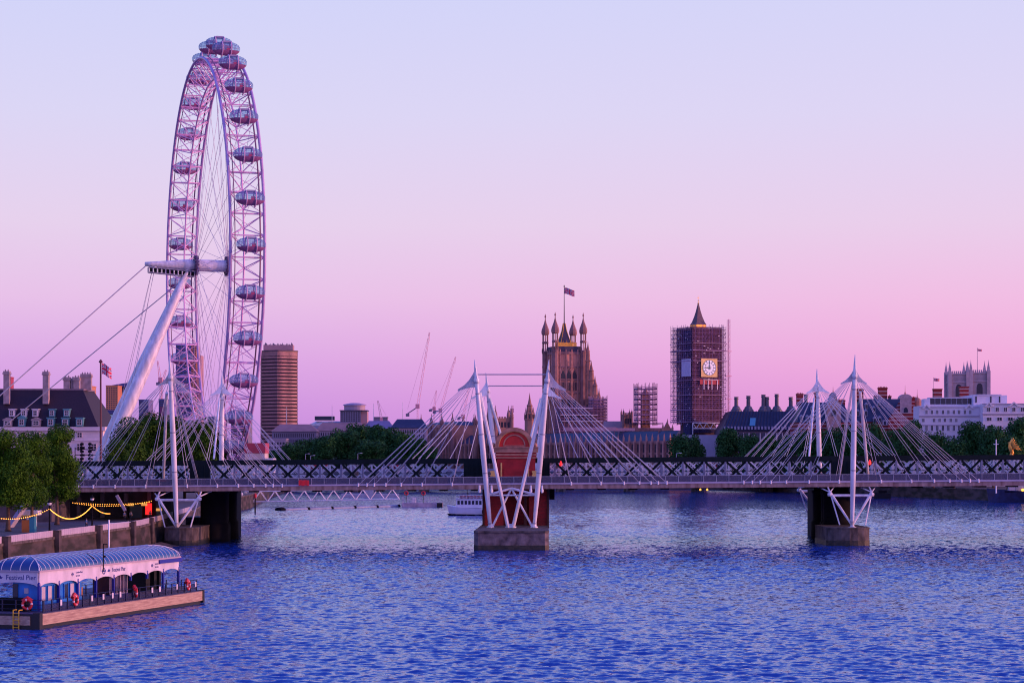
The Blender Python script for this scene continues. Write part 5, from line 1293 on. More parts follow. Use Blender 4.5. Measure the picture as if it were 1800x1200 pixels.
# bronze glass tower, front folded to a shallow V so one half catches sun
Yt = 2000; mb_top = 615; zt = sz(615, Yt)
mt_ = thing("office_tower", "tall bronze glass office tower with dark bands, half lit by the low sun", "building", (sx(487.5, Yt), Yt + 12, GZ))
xa, xb = sx(455.5, Yt), sx(520.5, Yt); W_ = xb - xa; ny_ = 18
def bow(z0, z1, inset, mt, name, dep=1.0, par=None):
    poly = []
    for i in range(ny_ + 1):
        u = i / ny_; poly.append((xa + inset + (W_ - 2 * inset) * u, Yt + 12.0 * abs(2 * u - 1) ** 1.15 + inset))
    back = [(x, 2 * (Yt + 14) - y) for x, y in poly[::-1]]
    m = MB(); m.prism(poly + back, z0, z1); return obj(name, m, mt, par or mt_, True)
M_bronze = mat("bronze_spandrel", (0.72, 0.34, 0.32), 0.42, 0.1, 0.08)
M_bronzeglass = mat("bronze_tower_glass", (0.050, 0.022, 0.060), 0.3, 0.1, 0.05)
wl_ = bow(GZ, zt, 0.35, M_bronzeglass, "glass_wall")
nf = 36; z_lo = sz(845, Yt)
fl_h = (sz(626, Yt) - z_lo) / nf
for k in range(nf):
    z_ = z_lo + k * fl_h
    bow(z_ + fl_h * 0.42, z_ + fl_h * 1.0, 0.0, M_bronze, "spandrel", par=wl_)
bow(sz(625, Yt), sz(617, Yt), 0.0, M_bronze, "spandrel", par=wl_)
bow(sz(617, Yt), sz(615, Yt), -0.4, M_bronzeglass, "roof_band", par=wl_)
m = MB()
for i in range(ny_ * 2 + 1):
    u = i / (ny_ * 2); x = xa + W_ * u; y = Yt + 12.0 * abs(2 * u - 1) ** 1.15; m.box(x - 0.12, x + 0.12, y - 0.3, y + 0.3, GZ, sz(617, Yt))
obj("mullion", m, mat("bronze_mullion", (0.10, 0.05, 0.06), 0.4, 0.1), wl_, True)
m = MB(); m.box(sx(461, Yt), sx(513, Yt), Yt + 9, Yt + 22, zt + 0.3, sz(605, Yt)); pl_ = obj("plant_storey", m, M_far_pink, mt_, True)
m = MB()
rs = random.Random(5)
for i in range(22): x = sx(462 + 50 * rs.random(), Yt); m.box(x - 0.25, x + 0.25, Yt + 10 + rs.random() * 8, Yt + 18.6, sz(605, Yt), sz(605 - rs.uniform(1, 4.5), Yt))
obj("aerial", m, M_far_grey, pl_, True)
# low pale hospital blocks
Yh = 1250
def longblock(px0, px1, yr, yev, yb, Y, mt, rmt, label, hipx=3.5, nwin=20, rows=3):
    t_ = thing("pitched_roof_block", label, "building", (sx((px0 + px1) / 2, Y), Y + 8, GZ), group="pitched roofed blocks beyond the wheel")
    m = MB(); m.box(sx(px0, Y), sx(px1, Y), Y, Y + 16, GZ, sz(yev, Y)); obj("wall", m, mt, t_, True)
    m = MB(); m.hip(sx(px0, Y) - 0.8, sx(px1, Y) + 0.8, Y - 0.8, Y + 16.8, sz(yev, Y) + 0.003, sz(yr, Y), hipx, hipx, 8.2, 8.2); obj("roof", m, rmt, t_, True)
    gridwin(t_, sx(px0, Y) + 1, sx(px1, Y) - 1, sz(yb, Y), sz(yev, Y) - 0.5, Y, nwin, rows, 0.45, 0.6)
    m = MB(); x = sx(px0 + (px1 - px0) * 0.3, Y); m.tube((x, Y + 8, sz(yr, Y)), (x, Y + 8, sz(yr, Y) + 11), 0.22, 0.1, 6); obj("roof_mast", m, M_white, t_, True)
M_pinkroof = mat("pinkish_tile_roof", (0.38, 0.22, 0.21), 0.8, 0.2, 0.2)
longblock(478, 556, 745, 758, 792, 1300, M_far_grey, M_pinkroof, "long low block with pinkish roof right beside the bronze tower", 5)
longblock(556, 642, 742, 757, 785, 1330, M_far_pale, M_pinkroof, "long low block with pinkish roof left of the tree clump", 4)
longblock(640, 690, 739, 753, 770, 1340, M_far_pale, mat("grey_lilac_roof", (0.26, 0.22, 0.36), 0.7, 0.2, 0.2), "lilac grey roofed block between the drum tower and the blue slate roof", 3.5)
longblock(688, 750, 736, 752, 770, 1320, M_far_pale, M_slateblue, "block with dark blue slate roof left of the palace pavilion", 4, 14, 2)
m = None
t_ = block("office_block", 470, 502, 772, 1210, 16, M_far_pale, "small pale flat roofed annex in front of the pinkish roofs", wins=(6, 2, 790))
t_ = thing("drum_building", "low white drum shaped building with dark band right of the bronze tower", "building", (sx(573, 1500), 1515, GZ))
m = MB(); m.lathe([(12.5, 0), (12.5, sz(748, 1500) - GZ)], sx(573, 1500), 1515, GZ, 28); obj("wall", m, M_far_pale, t_, True, True)
m = MB(); m.lathe([(12.7, 0), (12.7, 1.6), (10, 2.6), (9, 3.4)], sx(573, 1500), 1515, sz(748, 1500), 28); obj("roof", m, M_white, t_, True)
m = MB(); m.box(sx(552, 1500), sx(586, 1500), 1505, 1512, sz(738, 1500), sz(731, 1500)); obj("plant_storey", m, M_lead, t_, True)
# drum topped tower under construction
Y = 1500
t_ = thing("office_tower", "short stepped grey tower with rounded top between the drum building and the trees", "building", (sx(621, Y), Y + 8, GZ))
m = MB(); m.box(sx(598, Y), sx(634, Y), Y, Y + 16, GZ, sz(722, Y)); obj("wall", m, M_far_grey, t_, True)
m = MB(); m.box(sx(634, Y) + 0.1, sx(645, Y), Y + 2, Y + 16, GZ, sz(723, Y)); obj("side_wall", m, M_far_pink, t_, True)
m = MB(); m.box(sx(597, Y), sx(646, Y), Y - 0.8, Y + 17, sz(722, Y) + 0.01, sz(720.5, Y)); obj("roof_slab", m, M_slateblue, t_, True)
m = MB(); m.lathe([(7.6, 0), (7.6, 3.4), (8.6, 3.5), (8.0, 4.2), (3, 5.2)], sx(622, Y), Y + 8, sz(720.5, Y), 20); obj("drum", m, M_far_pale, t_, True)
gridwin(t_, sx(599, Y), sx(633, Y), sz(741, Y), sz(723, Y), Y, 8, 5, 0.6, 0.6)
for px, wd in ((662, 10), (677, 8)):
    block("plant_room", px - wd / 2, px + wd / 2, 734, 1400, 6, M_far_grey, "small dark rooftop box %s above the lilac roofs" % ("with louvres" if px < 670 else "to the right of its twin"), cat="rooftop box", zb=sz(742, 1400))

# cranes
M_crane = mat("crane_haze_pink", (0.72, 0.30, 0.40), 0.6, 0.1); M_cranew = mat("crane_white", (0.60, 0.50, 0.60), 0.6, 0.1)  # faint pink of distance haze put into the crane colour
def crane(pb, pj, Y, lb, mt, cj=(-8, 4), thick=0.35, zb_py=760):
    b = P(pb[0], pb[1], Y); j = P(pj[0], pj[1], Y); r = thing("tower_crane", lb, "crane", (b.x, Y, GZ), group="construction cranes on the skyline")
    def lattice(m, a, c, wd, n):
        a = Vector(a); c = Vector(c); d = (c - a); ax = d.normalized(); sdv = ax.cross(Vector((0, 1, 0))).normalized() * wd; up = Vector((0, 1, 0)) * wd
        cs = [sdv + up, -sdv + up, -sdv - up, sdv - up]
        for o in cs: m.tube(a + o, c + o * 0.5, thick * 0.3, n=4)
        for i in range(n):
            p0 = a + d * (i / n); p1 = a + d * ((i + 1) / n); k0 = 1 - 0.5 * i / n; k1 = 1 - 0.5 * (i + 1) / n
            for q in range(4): m.tube(p0 + cs[q] * k0, p1 + cs[(q + 1) % 4] * k1, thick * 0.16, n=3)
    m = MB(); lattice(m, (b.x, Y, GZ), b, 1.0, 24); obj("tower", m, mt, r, True)
    m = MB(); lattice(m, b, j, 1.0, max(8, int((j - b).length / 4))); obj("jib", m, mt, r, True)
    m = MB(); cb = b + Vector((cj[0], 0, cj[1])); m.tube(b, cb, 0.5, n=5); m.box(cb.x - 1.6, cb.x + 1.6, Y - 1, Y + 1, cb.z - 2.6, cb.z); obj("counterweight", m, M_far_grey, r, True)
    m = MB(); m.box(b.x - 1.8, b.x + 1.8, Y - 1.6, Y + 1.6, b.z - 1.5, b.z + 2.6); obj("cab", m, M_crane, r, True)
    m = MB(); m.tube(cb + Vector((0, 0, 4)), j, 0.09, n=3); m.tube(j, j - Vector((0, 0, (j - b).length * 0.12)), 0.09, n=3); obj("hoist_cable", m, M_crane, r, True)
crane((734, 715), (755, 584), 1900, "tallest pale pink crane, left of the first bridge mast", M_crane, (-9, -6))
crane((774, 722), (801, 627), 2100, "pink crane rising behind the cables left of the brick pier house", M_crane, (-6, 0))
crane((763, 719), (767, 686), 2300, "short crane just right of the tallest crane", M_crane, (-4, 0))
crane((671, 738), (664, 704), 1900, "small grey crane above the rooftops left of the palace", M_far_grey, (4, 0))
crane((814, 733), (827, 668), 2000, "thin crane close behind the first pair of bridge masts", M_crane, (-4, 0))
crane((282, 668), (277, 634), 1960, "crane with steep jib left of the white mast before the wheel", M_crane, (-2, -2))
crane((285, 672), (292, 650), 1990, "red tipped crane behind the white mast before the wheel", M_crane, (-4, 0))
crane((900, 722), (902, 713), 2100, "tiny crane showing above the small turreted block", M_crane, (-3, 0))
# ================================================================ gothic palace
M_goth = M_stone_gothic
M_gothwin = mat("gothic_window_glass", (0.025, 0.018, 0.045), 0.3, 0)
def turret(m, x, y, z0, zsh, ztip, r_, n=8):
    h_ = ztip - zsh
    m.lathe([(r_, z0), (r_, zsh - r_ * 0.4), (r_ * 1.2, zsh - r_ * 0.2), (r_ * 1.2, zsh), (r_ * 0.9, zsh + h_ * 0.04), (r_ * 1.02, zsh + h_ * 0.16), (r_ * 0.78, zsh + h_ * 0.36), (r_ * 0.34, zsh + h_ * 0.55), (r_ * 0.14, zsh + h_ * 0.78), (r_ * 0.2, zsh + h_ * 0.84), (0.04, zsh + h_)], x, y, 0, n, 0.5)
def pinn(m, x, y, z0, zt, r_):
    m.box(x - r_, x + r_, y - r_, y + r_, z0, z0 + (zt - z0) * 0.45); m.lathe([(r_ * 1.35, 0), (r_ * 0.2, (zt - z0) * 0.5), (0.02, (zt - z0) * 0.56)], x, y, z0 + (zt - z0) * 0.45, 4, 0.5)
RZ = math.atan2(-240, 116.5)
A0 = Vector((-34.2, 1330, GZ)); pal = thing("gothic_palace", "long honey stone gothic palace front with blue slate roof beyond the bridge", "building", A0, RZ)
PL = 267.0; zev = 20.2; zro = 25.8        # local heights (above ground)
m = MB(); m.box(0, PL, 0, 22, 0, zev); pw = obj("wall", m, M_goth, pal)
m = MB(); m.hip(0.5, PL - 0.5, 0.6, 21.4, zev + 0.003, zro, 3, 3, 6, 6); m.box(4, PL - 4, 6.8, 15, zro - 0.02, zro + 0.3); obj("roof", m, M_slateblue, pal)
m = MB(); m.box(0, PL, -0.35, 0.0, zev - 0.9, zev + 0.5).box(0, PL, -0.25, 0, 7.3, 8.2).box(0, PL, -0.25, 0, 13.6, 14.3); obj("string_course", m, mat("gothic_trim", (0.34, 0.17, 0.17), 0.85, 0.3, 0.3), pal)
nb = 43; bw = PL / nb
bm = MB(); bm.box(-0.62, 0.62, -1.4, 0, 0, zev + 0.3)
pinn(bm, 0, -0.6, zev + 0.3, zev + 4.4, 0.42)
repeats("buttress", bm, mat("gothic_buttress", (0.70, 0.34, 0.27), 0.85, 0.4, 0.4, col2=(0.40, 0.19, 0.16)), pal, [(i * bw, 0, 0) for i in range(nb + 1)])
wmx = MB(); wmx.box(-1.55, 1.55, -0.12, 0.1, 14.6, zev - 1.2); 
repeats("window", wmx, M_gothwin, pal, [((i + 0.5) * bw, 0, 0) for i in range(nb)])
wmx = MB(); wmx.box(-1.55, 1.55, -0.12, 0.1, 8.5, 13.3); repeats("window", wmx, M_gothwin, pal, [((i + 0.5) * bw, 0, 0) for i in range(nb)])
# pavilions
def pavilion(lx0, lx1, zt, ntur, tipz, rr_, label):
    t_ = thing("palace_pavilion", label, "building", A0, RZ)
    m = MB(); m.box(lx0, lx1, -3, 20, 0, zt); obj("wall", m, M_goth, t_)
    m = MB(); m.hip(lx0 + 1, lx1 - 1, -2, 19, zt + 0.003, zt + 2.5, 6, 6, 7, 7); obj("roof", m, M_slateblue, t_)
    for i in range(ntur):
        x = lx0 + (lx1 - lx0) * (i // 2) / max(1, (ntur // 2 - 1)); y = -3.2 if i % 2 == 0 else 19.5
        m = MB(); turret(m, x, y, 0, zt + 1.2, tipz, rr_); obj("turret", m, MATS["gothic_trim"], t_)
    n = max(2, int((lx1 - lx0) / 4.6)); sp = (lx1 - lx0) / n
    for zz, hh in ((9, 5), (15.3, 4.4), (zt - 8, 4.8)):
        mm_ = MB(); mm_.box(-1.1, 1.1, -0.15, 0.1, 0, hh); repeats("window", mm_, M_gothwin, t_, [(lx0 + sp * (i + 0.5), -3, zz) for i in range(n)])
    m = MB()
    for i in range(n + 1): x = lx0 + sp * i; m.box(x - 0.35, x + 0.35, -3.6, -3.001, 0, zt + 0.3)
    m.box(lx0, lx1, -3.3, -3.001, zt - 1.2, zt + 0.6); obj("buttress", m, MATS["gothic_buttress"], t_)
    return t_
pavilion(-51, -1.2, 32.5, 8, 40.5, 1.25, "turreted end pavilion of the palace left of the bridge masts")
# Victoria-style tower
tw = thing("gothic_tower", "tall square gothic tower with four ogee capped corner turrets and a flag", "tower", (33.3, 1343, GZ), R(18.4))
hw_ = 9.45; zt = 82.5
m = MB(); m.box(-8.6, 8.6, -8.6, 8.6, 0, zt - 4); tb = obj("shaft", m, mat("tower_stone", (0.80, 0.36, 0.26), 0.85, 0.45, 0.16, col2=(0.42, 0.18, 0.15), bump=0.3, stretch=(1.5, 1.5, 0.35)), tw)
m = MB()
for z0, z1_, o in ((12, 13, 0.35), (28, 29, 0.35), (52.4, 53.2, 0.4), (60.8, 61.6, 0.4), (69, 69.8, 0.45), (77.5, 79, 0.5)): m.box(-8.6 - o, 8.6 + o, -8.6 - o, 8.6 + o, z0, z1_)
obj("string_course", m, MATS["gothic_trim"], tb)
m = MB(); m.box(-8.2, 8.2, -8.8, -8.3, zt - 4, zt); m.box(-8.8, -8.3, -8.2, 8.2, zt - 4, zt); m.box(8.3, 8.8, -8.2, 8.2, zt - 4, zt); m.box(-8.2, 8.2, 8.3, 8.8, zt - 4, zt)
obj("parapet", m, mat("blue_black_leadwork", (0.045, 0.035, 0.09), 0.6, 0.2, 0.3), tb)
def face_feature(mbf, mtx, name, par):
    """same feature on the four faces, built for the -y face"""
    for k in range(4):
        o = obj(name, mbf, mtx, par) if k == 0 else None
        if k == 0: f0 = o
        else: o = f0.copy(); link(o); o.parent = par
        o.rotation_euler = (0, 0, math.pi / 2 * k)
def arch_win(m, x, w_, z0, z1_, y, n=6):
    pts = [(x - w_ / 2, z0), (x + w_ / 2, z0), (x + w_ / 2, z1_ - w_ * 0.8)] + [(x + w_ / 2 * math.cos(math.pi * i / n) * 1.0, z1_ - w_ * 0.8 + w_ * 0.8 * math.sin(math.pi * i / n) ** 0.8) for i in range(1, n)] + [(x - w_ / 2, z1_ - w_ * 0.8)]
    m.slab(pts, y - 0.12, y + 0.1)
for x in (-3.9, 0, 3.9):
    m = MB(); arch_win(m, x, 2.1, 30.5, 49, -8.6); face_feature(m, M_gothwin, "window", tb)
    m = MB(); arch_win(m, x, 1.9, 14, 27, -8.6); face_feature(m, M_gothwin, "window", tb)
m = MB()
for i in range(12):
    x = -5.4 + i * 0.98; m.box(x - 0.26, x + 0.26, -8.72, -8.5, 54.4, 59.6)
face_feature(m, M_gothwin, "blind_arcade", tb)
m = MB()
for x in (-3.9, 0, 3.9):
    m.slab([(x - 1.4, 62), (x + 1.4, 62), (x + 1.4, 64.5), (x, 67.5), (x - 1.4, 64.5)], -8.75, -8.5)
face_feature(m, M_gothwin, "niche", tb)
m = MB()
for x in (-5.9, -1.95, 1.95, 5.9): m.box(x - 0.4, x + 0.4, -9.15, -8.6, 0, 80.5)
for x in (-5.0, -3.9, -2.9, 0, -1, 1, 2.9, 3.9, 5.0): m.box(x - 0.1, x + 0.1, -8.9, -8.74, 30, 49)
for x in (-3.9, 0, 3.9): m.slab([(x - 1.9, 66.3), (x, 70.2), (x + 1.9, 66.3), (x + 1.5, 66.0), (x, 69.2), (x - 1.5, 66.0)], -9.0, -8.76)
face_feature(m, MATS["gothic_buttress"], "pilaster", tb)
for sx_ in (-1, 1):
    for sy_ in (-1, 1):
        x, y = sx_ * hw_, sy_ * hw_; m = MB()
        rt = 1.95
        m.lathe([(rt + 0.3, 0), (rt + 0.3, 50), (rt, 52), (rt, 69), (rt * 1.08, 70), (rt, 71), (rt, 78), (rt * 1.12, 79), (rt * 0.98, 80)], x, y, 0, 8, 0.5)
        for z0, z1_ in ((80, 84.8), (86.2, 90.4)):
            for k in range(8):
                a = math.pi / 4 * (k + 0.5); m.tube((x + rt * 0.85 * math.cos(a), y + rt * 0.85 * math.sin(a), z0), (x + rt * 0.85 * math.cos(a), y + rt * 0.85 * math.sin(a), z1_), 0.27, n=4)
        m.lathe([(rt, 84.8), (rt * 1.1, 85.3), (rt, 86.2)], x, y, 0, 8, 0.5)
        m.lathe([(rt * 1.0, 90.4), (rt * 1.25, 91.0), (rt * 1.32, 92.5), (rt * 1.18, 94.0), (rt * 0.8, 96.0), (rt * 0.42, 98.0), (rt * 0.15, 100.2), (rt * 0.13, 101.6), (rt * 0.3, 102.0), (0.05, 104)], x, y, 0, 8, 0.5)
        for k in range(8):
            a = math.pi / 4 * k; m.lathe([(0.2, 0), (0.22, 1.2), (0.03, 3.0)], x + rt * 1.15 * math.cos(a), y + rt * 1.15 * math.sin(a), 79, 4)
        obj("corner_turret", m, MATS["gothic_trim"], tb)
m = MB(); m.box(-7.6, 5.5, -7.4, -7.2, 82.6, 83.4).box(-7.6, 5.5, -7.4, -7.2, 84.0, 84.6); 
for i in range(20): m.box(-7.6 + i * 0.69, -7.35 + i * 0.69, -7.45, -7.15, 82.0, 85.0)
obj("gilt_cresting", m, M_gold, tb)
m = MB(); m.lathe([(6.6, 78.5), (6.2, 82), (3.4, 88), (1.7, 92.5), (0.7, 97.5), (0.3, 98)], 0, 0, 0, 4, 0.5); rfv = obj("iron_roof", m, MATS["blue_black_leadwork"], tb)
m = MB()
for k in range(4):
    a = math.pi / 2 * (k + 0.5); ca, sa = math.cos(a), math.sin(a); m.path([(6.3 * ca, 6.3 * sa, 82), (3.5 * ca, 3.5 * sa, 88.1), (1.8 * ca, 1.8 * sa, 92.6), (0.8 * ca, 0.8 * sa, 97.5)], 0.24, 4)
    a = math.pi / 2 * k; ca, sa = math.cos(a), math.sin(a)
    for q in (-2.4, 0, 2.4): m.lathe([(0.35, 0), (0.3, 1.6), (0.03, 3.6)], 4.6 * ca - q * sa, 4.6 * sa + q * ca, 83, 4)
obj("gilt_hip", m, M_gold, rfv)
m = MB(); m.lathe([(0.35, 97), (0.24, 110), (0.16, 120.5), (0.5, 121), (0.1, 122)], 0, 0, 0, 8); fpv = obj("flagstaff", m, M_dark, tb)
# flag on the staff
vt = Vector((33.3, 1343, GZ)); fl_t = thing("union_flag", "small crossed red, white and blue flag flying from the top of the square gothic tower", "flag", vt + Vector((0, 0, 119)), R(-12))
m = MB(); waveflag(m, 0.2, 0, 1.0, 6.4, 3.9, 0.5, 18, 12, 1.6); obj("cloth", m, [M_fblue, M_fred, M_fwhite], fl_t)
# stepped stair turrets rising on the right flank of the tower
for k, (px, yt, wd) in enumerate(((1033.5, 602, 3.4), (1039.5, 636, 4.2), (1046, 662, 4.2), (1053, 684, 4.0), (1059, 699, 3.6))):
    Yk = 1332 - k * 9; x = sx(px, Yk); z = sz(yt, Yk) - 0
    m = MB(); m.lathe([(wd * 0.62, GZ), (wd * 0.52, z - 14), (wd * 0.36, z - 6), (wd * 0.42, z - 5.4), (wd * 0.3, z - 5), (wd * 0.12, z - 2), (0.05, z + 1)], x, Yk, 0, 8, 0.5)
    for q in range(6): m.box(x - wd * 0.5, x + wd * 0.5, Yk - wd * 0.5, Yk + wd * 0.5, z - 12 - q * 8.5, z - 11.3 - q * 8.5) if z - 12 - q * 8.5 > GZ else None
    single("stair_turret", m, mat("turret_stone", (0.48, 0.22, 0.17), 0.85, 0.4, 0.3, col2=(0.24, 0.11, 0.10)), ["slim pinnacled turret hugging the right side of the square tower, tallest of its row", "second tallest pinnacled turret stepping down right of the square tower", "third pinnacled turret stepping down right of the square tower", "fourth pinnacled turret stepping down right of the square tower", "lowest pinnacled turret at the right foot of the square tower, by the scaffold"][k], "turret", "stepped turrets beside the square tower")
m = MB(); m.box(sx(1030, 1325), sx(1047, 1325), 1325, 1340, GZ, sz(700, 1325)); tf = thing("palace_wing", "stone wing at the right foot of the square gothic tower", "building", (sx(1038, 1325), 1332, GZ)); obj("wall", m, MATS["turret_stone"], tf, True)
m = MB()
for i in range(4):
    for j in range(3): x = sx(1032 + i * 4, 1325); m.box(x - 0.4, x + 0.4, 1324.85, 1325.1, sz(720 + j * 14, 1325), sz(711 + j * 14, 1325))
obj("window", m, M_gothwin, tf, True)

# scaffolding helper
M_pole = mat("scaffold_pole", (0.28, 0.15, 0.28), 0.5, 0.2, 0.5); M_board = mat("scaffold_board", (0.22, 0.11, 0.20), 0.8, 0.3, 0.5)
def netting(name, col, a):
    mm = bpy.data.materials.new(name); mm.use_nodes = True; t = mm.node_tree; b = t.nodes["Principled BSDF"]
    g = t.nodes.new("ShaderNodeTexCoord"); n = t.nodes.new("ShaderNodeTexNoise"); n.inputs["Scale"].default_value = 0.35; n.inputs["Detail"].default_value = 8; t.links.new(g.outputs["Object"], n.inputs["Vector"])
    r = t.nodes.new("ShaderNodeMapRange"); r.inputs[1].default_value = 0.3; r.inputs[2].default_value = 0.7; r.inputs[3].default_value = a - 0.3; r.inputs[4].default_value = min(1, a + 0.2)
    t.links.new(n.outputs["Fac"], r.inputs[0]); t.links.new(r.outputs[0], b.inputs["Alpha"]); b.inputs["Base Color"].default_value = tuple(col) + (1,); b.inputs["Roughness"].default_value = 0.8
    return mm
M_net = netting("debris_netting", (0.10, 0.028, 0.075), 0.82); M_netblue = netting("blue_netting", (0.012, 0.015, 0.09), 0.85)
def scaffold(par, x0, x1, y0, y1, z0, z1_, dx=2.4, dz_=2.0, r_=0.10, boards=True, faces=(0, 1, 2, 3), bt=0.1):
    rs = random.Random(int(x1 * 7 + z1_)); m = MB(); b = MB()
    sides = [((x0, y0), (x1, y0)), ((x1, y0), (x1, y1)), ((x1, y1), (x0, y1)), ((x0, y1), (x0, y0))]
    for k in faces:
        (ax, ay), (bx_, by) = sides[k]; ln = math.hypot(bx_ - ax, by - ay); n = max(1, round(ln / dx))
        for i in range(n + 1):
            x = ax + (bx_ - ax) * i / n; y = ay + (by - ay) * i / n; m.tube((x, y, z0), (x, y, z1_ + rs.uniform(0.3, 1.8)), r_, n=4)
        z = z0 + dz_; lv = 0
        while z < z1_ + 0.1:
            m.tube((ax, ay, z), (bx_, by, z), r_, n=4); m.tube((ax, ay, z + dz_ * 0.5), (bx_, by, z + dz_ * 0.5), r_ * 0.7, n=4)
            for i in range(n):
                if rs.random() < 0.3:
                    u = i / n; v = (i + 1) / n; m.tube((ax + (bx_ - ax) * u, ay + (by - ay) * u, z - dz_), (ax + (bx_ - ax) * v, ay + (by - ay) * v, z), r_ * 0.8, n=3)
                if boards and rs.random() < 0.9:
                    u = i / n; v = (i + 1) / n; nx = (by - ay) / ln; nyy = -(bx_ - ax) / ln
                    p = [(ax + (bx_ - ax) * u, ay + (by - ay) * u), (ax + (bx_ - ax) * v, ay + (by - ay) * v)]
                    q = [(p[1][0] - nx * 1.3, p[1][1] - nyy * 1.3), (p[0][0] - nx * 1.3, p[0][1] - nyy * 1.3)]
                    b.prism([p[0], p[1], q[0], q[1]], z - 0.2, z + bt)
            z += dz_
    o = obj("scaffold_frame", m, M_pole, par)
    if boards: obj("scaffold_boards", b, M_board, o)
    return o
# scaffold at the foot of the gothic tower
t_ = thing("scaffold", "dense scaffolding wrapped round the foot of the square gothic tower", "scaffolding", (sx(1014, 1290), 1290, GZ), R(10))
scaffold(t_, -12, 16, -8, 8, 0, sz(716, 1290) - GZ, 2.6, 2.0, 0.12, bt=0.3)
scaffold(t_, 9, 17.5, -7, 8, 20, sz(700, 1290) - GZ, 2.2, 1.8, 0.14, bt=0.5)
m = MB(); m.box(-11.5, 8, -7.6, 7, 2, sz(722, 1290) - GZ); obj("sheeting", m, mat("navy_sheeting", (0.020, 0.022, 0.09), 0.6, 0.4, 0.2, col2=(0.06, 0.03, 0.10)), t_)
m = MB()
for k, (yy, zz) in enumerate(((-9.5, 718), (-9.6, 730), (-9.4, 741))): m.box(-13 + k, 8 + k * 3, yy, yy + 1.5, sz(zz, 1282) - GZ, sz(zz - 1.4, 1282) - GZ)
obj("walkway", m, MATS["edge_beam_paint"], t_)
# temporary roof gantry along the palace roof
m = MB(); Yg = 1150; m.box(sx(990, Yg), sx(1083, Yg), Yg, Yg + 4, sz(757, Yg), sz(750.5, Yg)); m.box(sx(1083, Yg) + 0.01, sx(1116, Yg), Yg + 1, Yg + 3, sz(757, Yg), sz(752, Yg)); t_ = thing("site_gantry", "long pinkish temporary gantry lying along the palace roof", "gantry", (sx(1050, Yg), Yg, GZ)); obj("beam", m, mat("pink_hoarding", (0.46, 0.26, 0.34), 0.6, 0.15, 0.3), t_, True)
m = MB()
for px in range(992, 1116, 8): x = sx(px, Yg); m.box(x - 0.2, x + 0.2, Yg + 1, Yg + 1.6, GZ, sz(757.2, Yg))
obj("gantry_leg", m, M_pole, t_, True)
m = MB(); Yg = 1190; m.box(sx(1062, Yg), sx(1094, Yg), Yg, Yg + 8, GZ, sz(740, Yg)); m.box(sx(1110, Yg), sx(1122, Yg), Yg, Yg + 8, GZ, sz(742, Yg)); single("site_cover", m, M_far_pale, "white temporary roof cover beside the small battlemented tower", "roof cover")
# smaller towers of the palace
def mini_tower(px0, px1, yb, ytip, Y, label, nt=4, r_=0.9, crown=None):
    xa_, xb_ = sx(px0, Y), sx(px1, Y); w2 = (xb_ - xa_) / 2; t_ = thing("palace_tower", label, "tower", ((xa_ + xb_) / 2, Y, GZ), R(12)); zb_ = sz(yb, Y) - GZ; ztp = sz(ytip, Y) - GZ
    m = MB(); m.box(-w2, w2, -w2, w2, 0, zb_); obj("wall", m, M_goth, t_)
    m = MB()
    for i in range(6): x = -w2 + (i + 0.5) * w2 / 3; m.box(x - w2 / 9, x + w2 / 9, -w2, -w2 + 0.5, zb_ + 0.003, zb_ + 0.9)
    for x in (-w2, w2):
        for y in (-w2, w2): turret(m, x, y, zb_ * 0.4, zb_ + 0.6, ztp, r_, 8)
    obj("turret", m, MATS["gothic_trim"], t_)
    sp = []
    m = MB(); m.box(-w2 * 0.13, w2 * 0.13, -0.1, 0.1, 0, 3.2); repeats("window", m, M_gothwin, t_, [(-w2 + (i + 1) * w2 * 2 / 5, -w2, zb_ - 5.5 - 6 * j) for i in range(4) for j in range(2)])
    return t_
mini_tower(868, 897, 735, 712, 1270, "broad turreted palace block between the bridge masts", r_=1.1)
mini_tower(1094, 1109, 728, 718, 1190, "small square battlemented tower with four thin pinnacles", r_=0.55)
mini_tower(858, 868, 740, 716, 1300, "narrow turret block hidden behind the left pair of masts", r_=0.9)
def spire(px, wpx, yb, ytip, Y, label, mt=None):
    s_ = Y / F; w2 = wpx * s_ / 2; t_ = thing("spire_tower", label, "tower", (sx(px, Y), Y, GZ)); zb_ = sz(yb, Y) - GZ; ztp = sz(ytip, Y) - GZ; h_ = ztp - zb_
    m = MB(); m.lathe([(w2, 0), (w2, zb_), (w2 * 1.1, zb_ + 0.3), (w2 * 0.85, zb_ + 0.8), (w2 * 0.8, zb_ + h_ * 0.22), (w2 * 0.95, zb_ + h_ * 0.24), (w2 * 0.62, zb_ + h_ * 0.30), (w2 * 0.55, zb_ + h_ * 0.5), (w2 * 0.62, zb_ + h_ * 0.52), (w2 * 0.36, zb_ + h_ * 0.6), (w2 * 0.16, zb_ + h_ * 0.8), (0.04, ztp)], 0, 0, 0, 8, 0.5)
    obj("octagon", m, M_goth, t_)
    m = MB()
    for k in range(8):
        a = math.pi / 4 * (k + 0.5)
        for rr, z0, hh in ((w2 * 1.0, zb_, h_ * 0.3), (w2 * 0.75, zb_ + h_ * 0.26, h_ * 0.22)): m.lathe([(0.35, 0), (0.32, hh * 0.5), (0.03, hh)], rr * math.cos(a), rr * math.sin(a), z0, 4)
    obj("pinnacle", m, MATS["gothic_trim"], t_)
    m = MB()
    for k in range(8):
        a = math.pi / 4 * k; ca, sa = math.cos(a), math.sin(a); q = w2 * 0.78
        m.bar((q * ca, q * sa, zb_ + 0.9), (q * ca, q * sa, zb_ + h_ * 0.2), w2 * 0.25, 0.2)
    obj("lancet", m, M_gothwin, t_)
spire(931, 19, 738, 690, 1235, "octagonal stone spire rising just left of the right hand masts")
spire(836, 9, 748, 728, 1300, "small dark spire between the left cables and the mast")
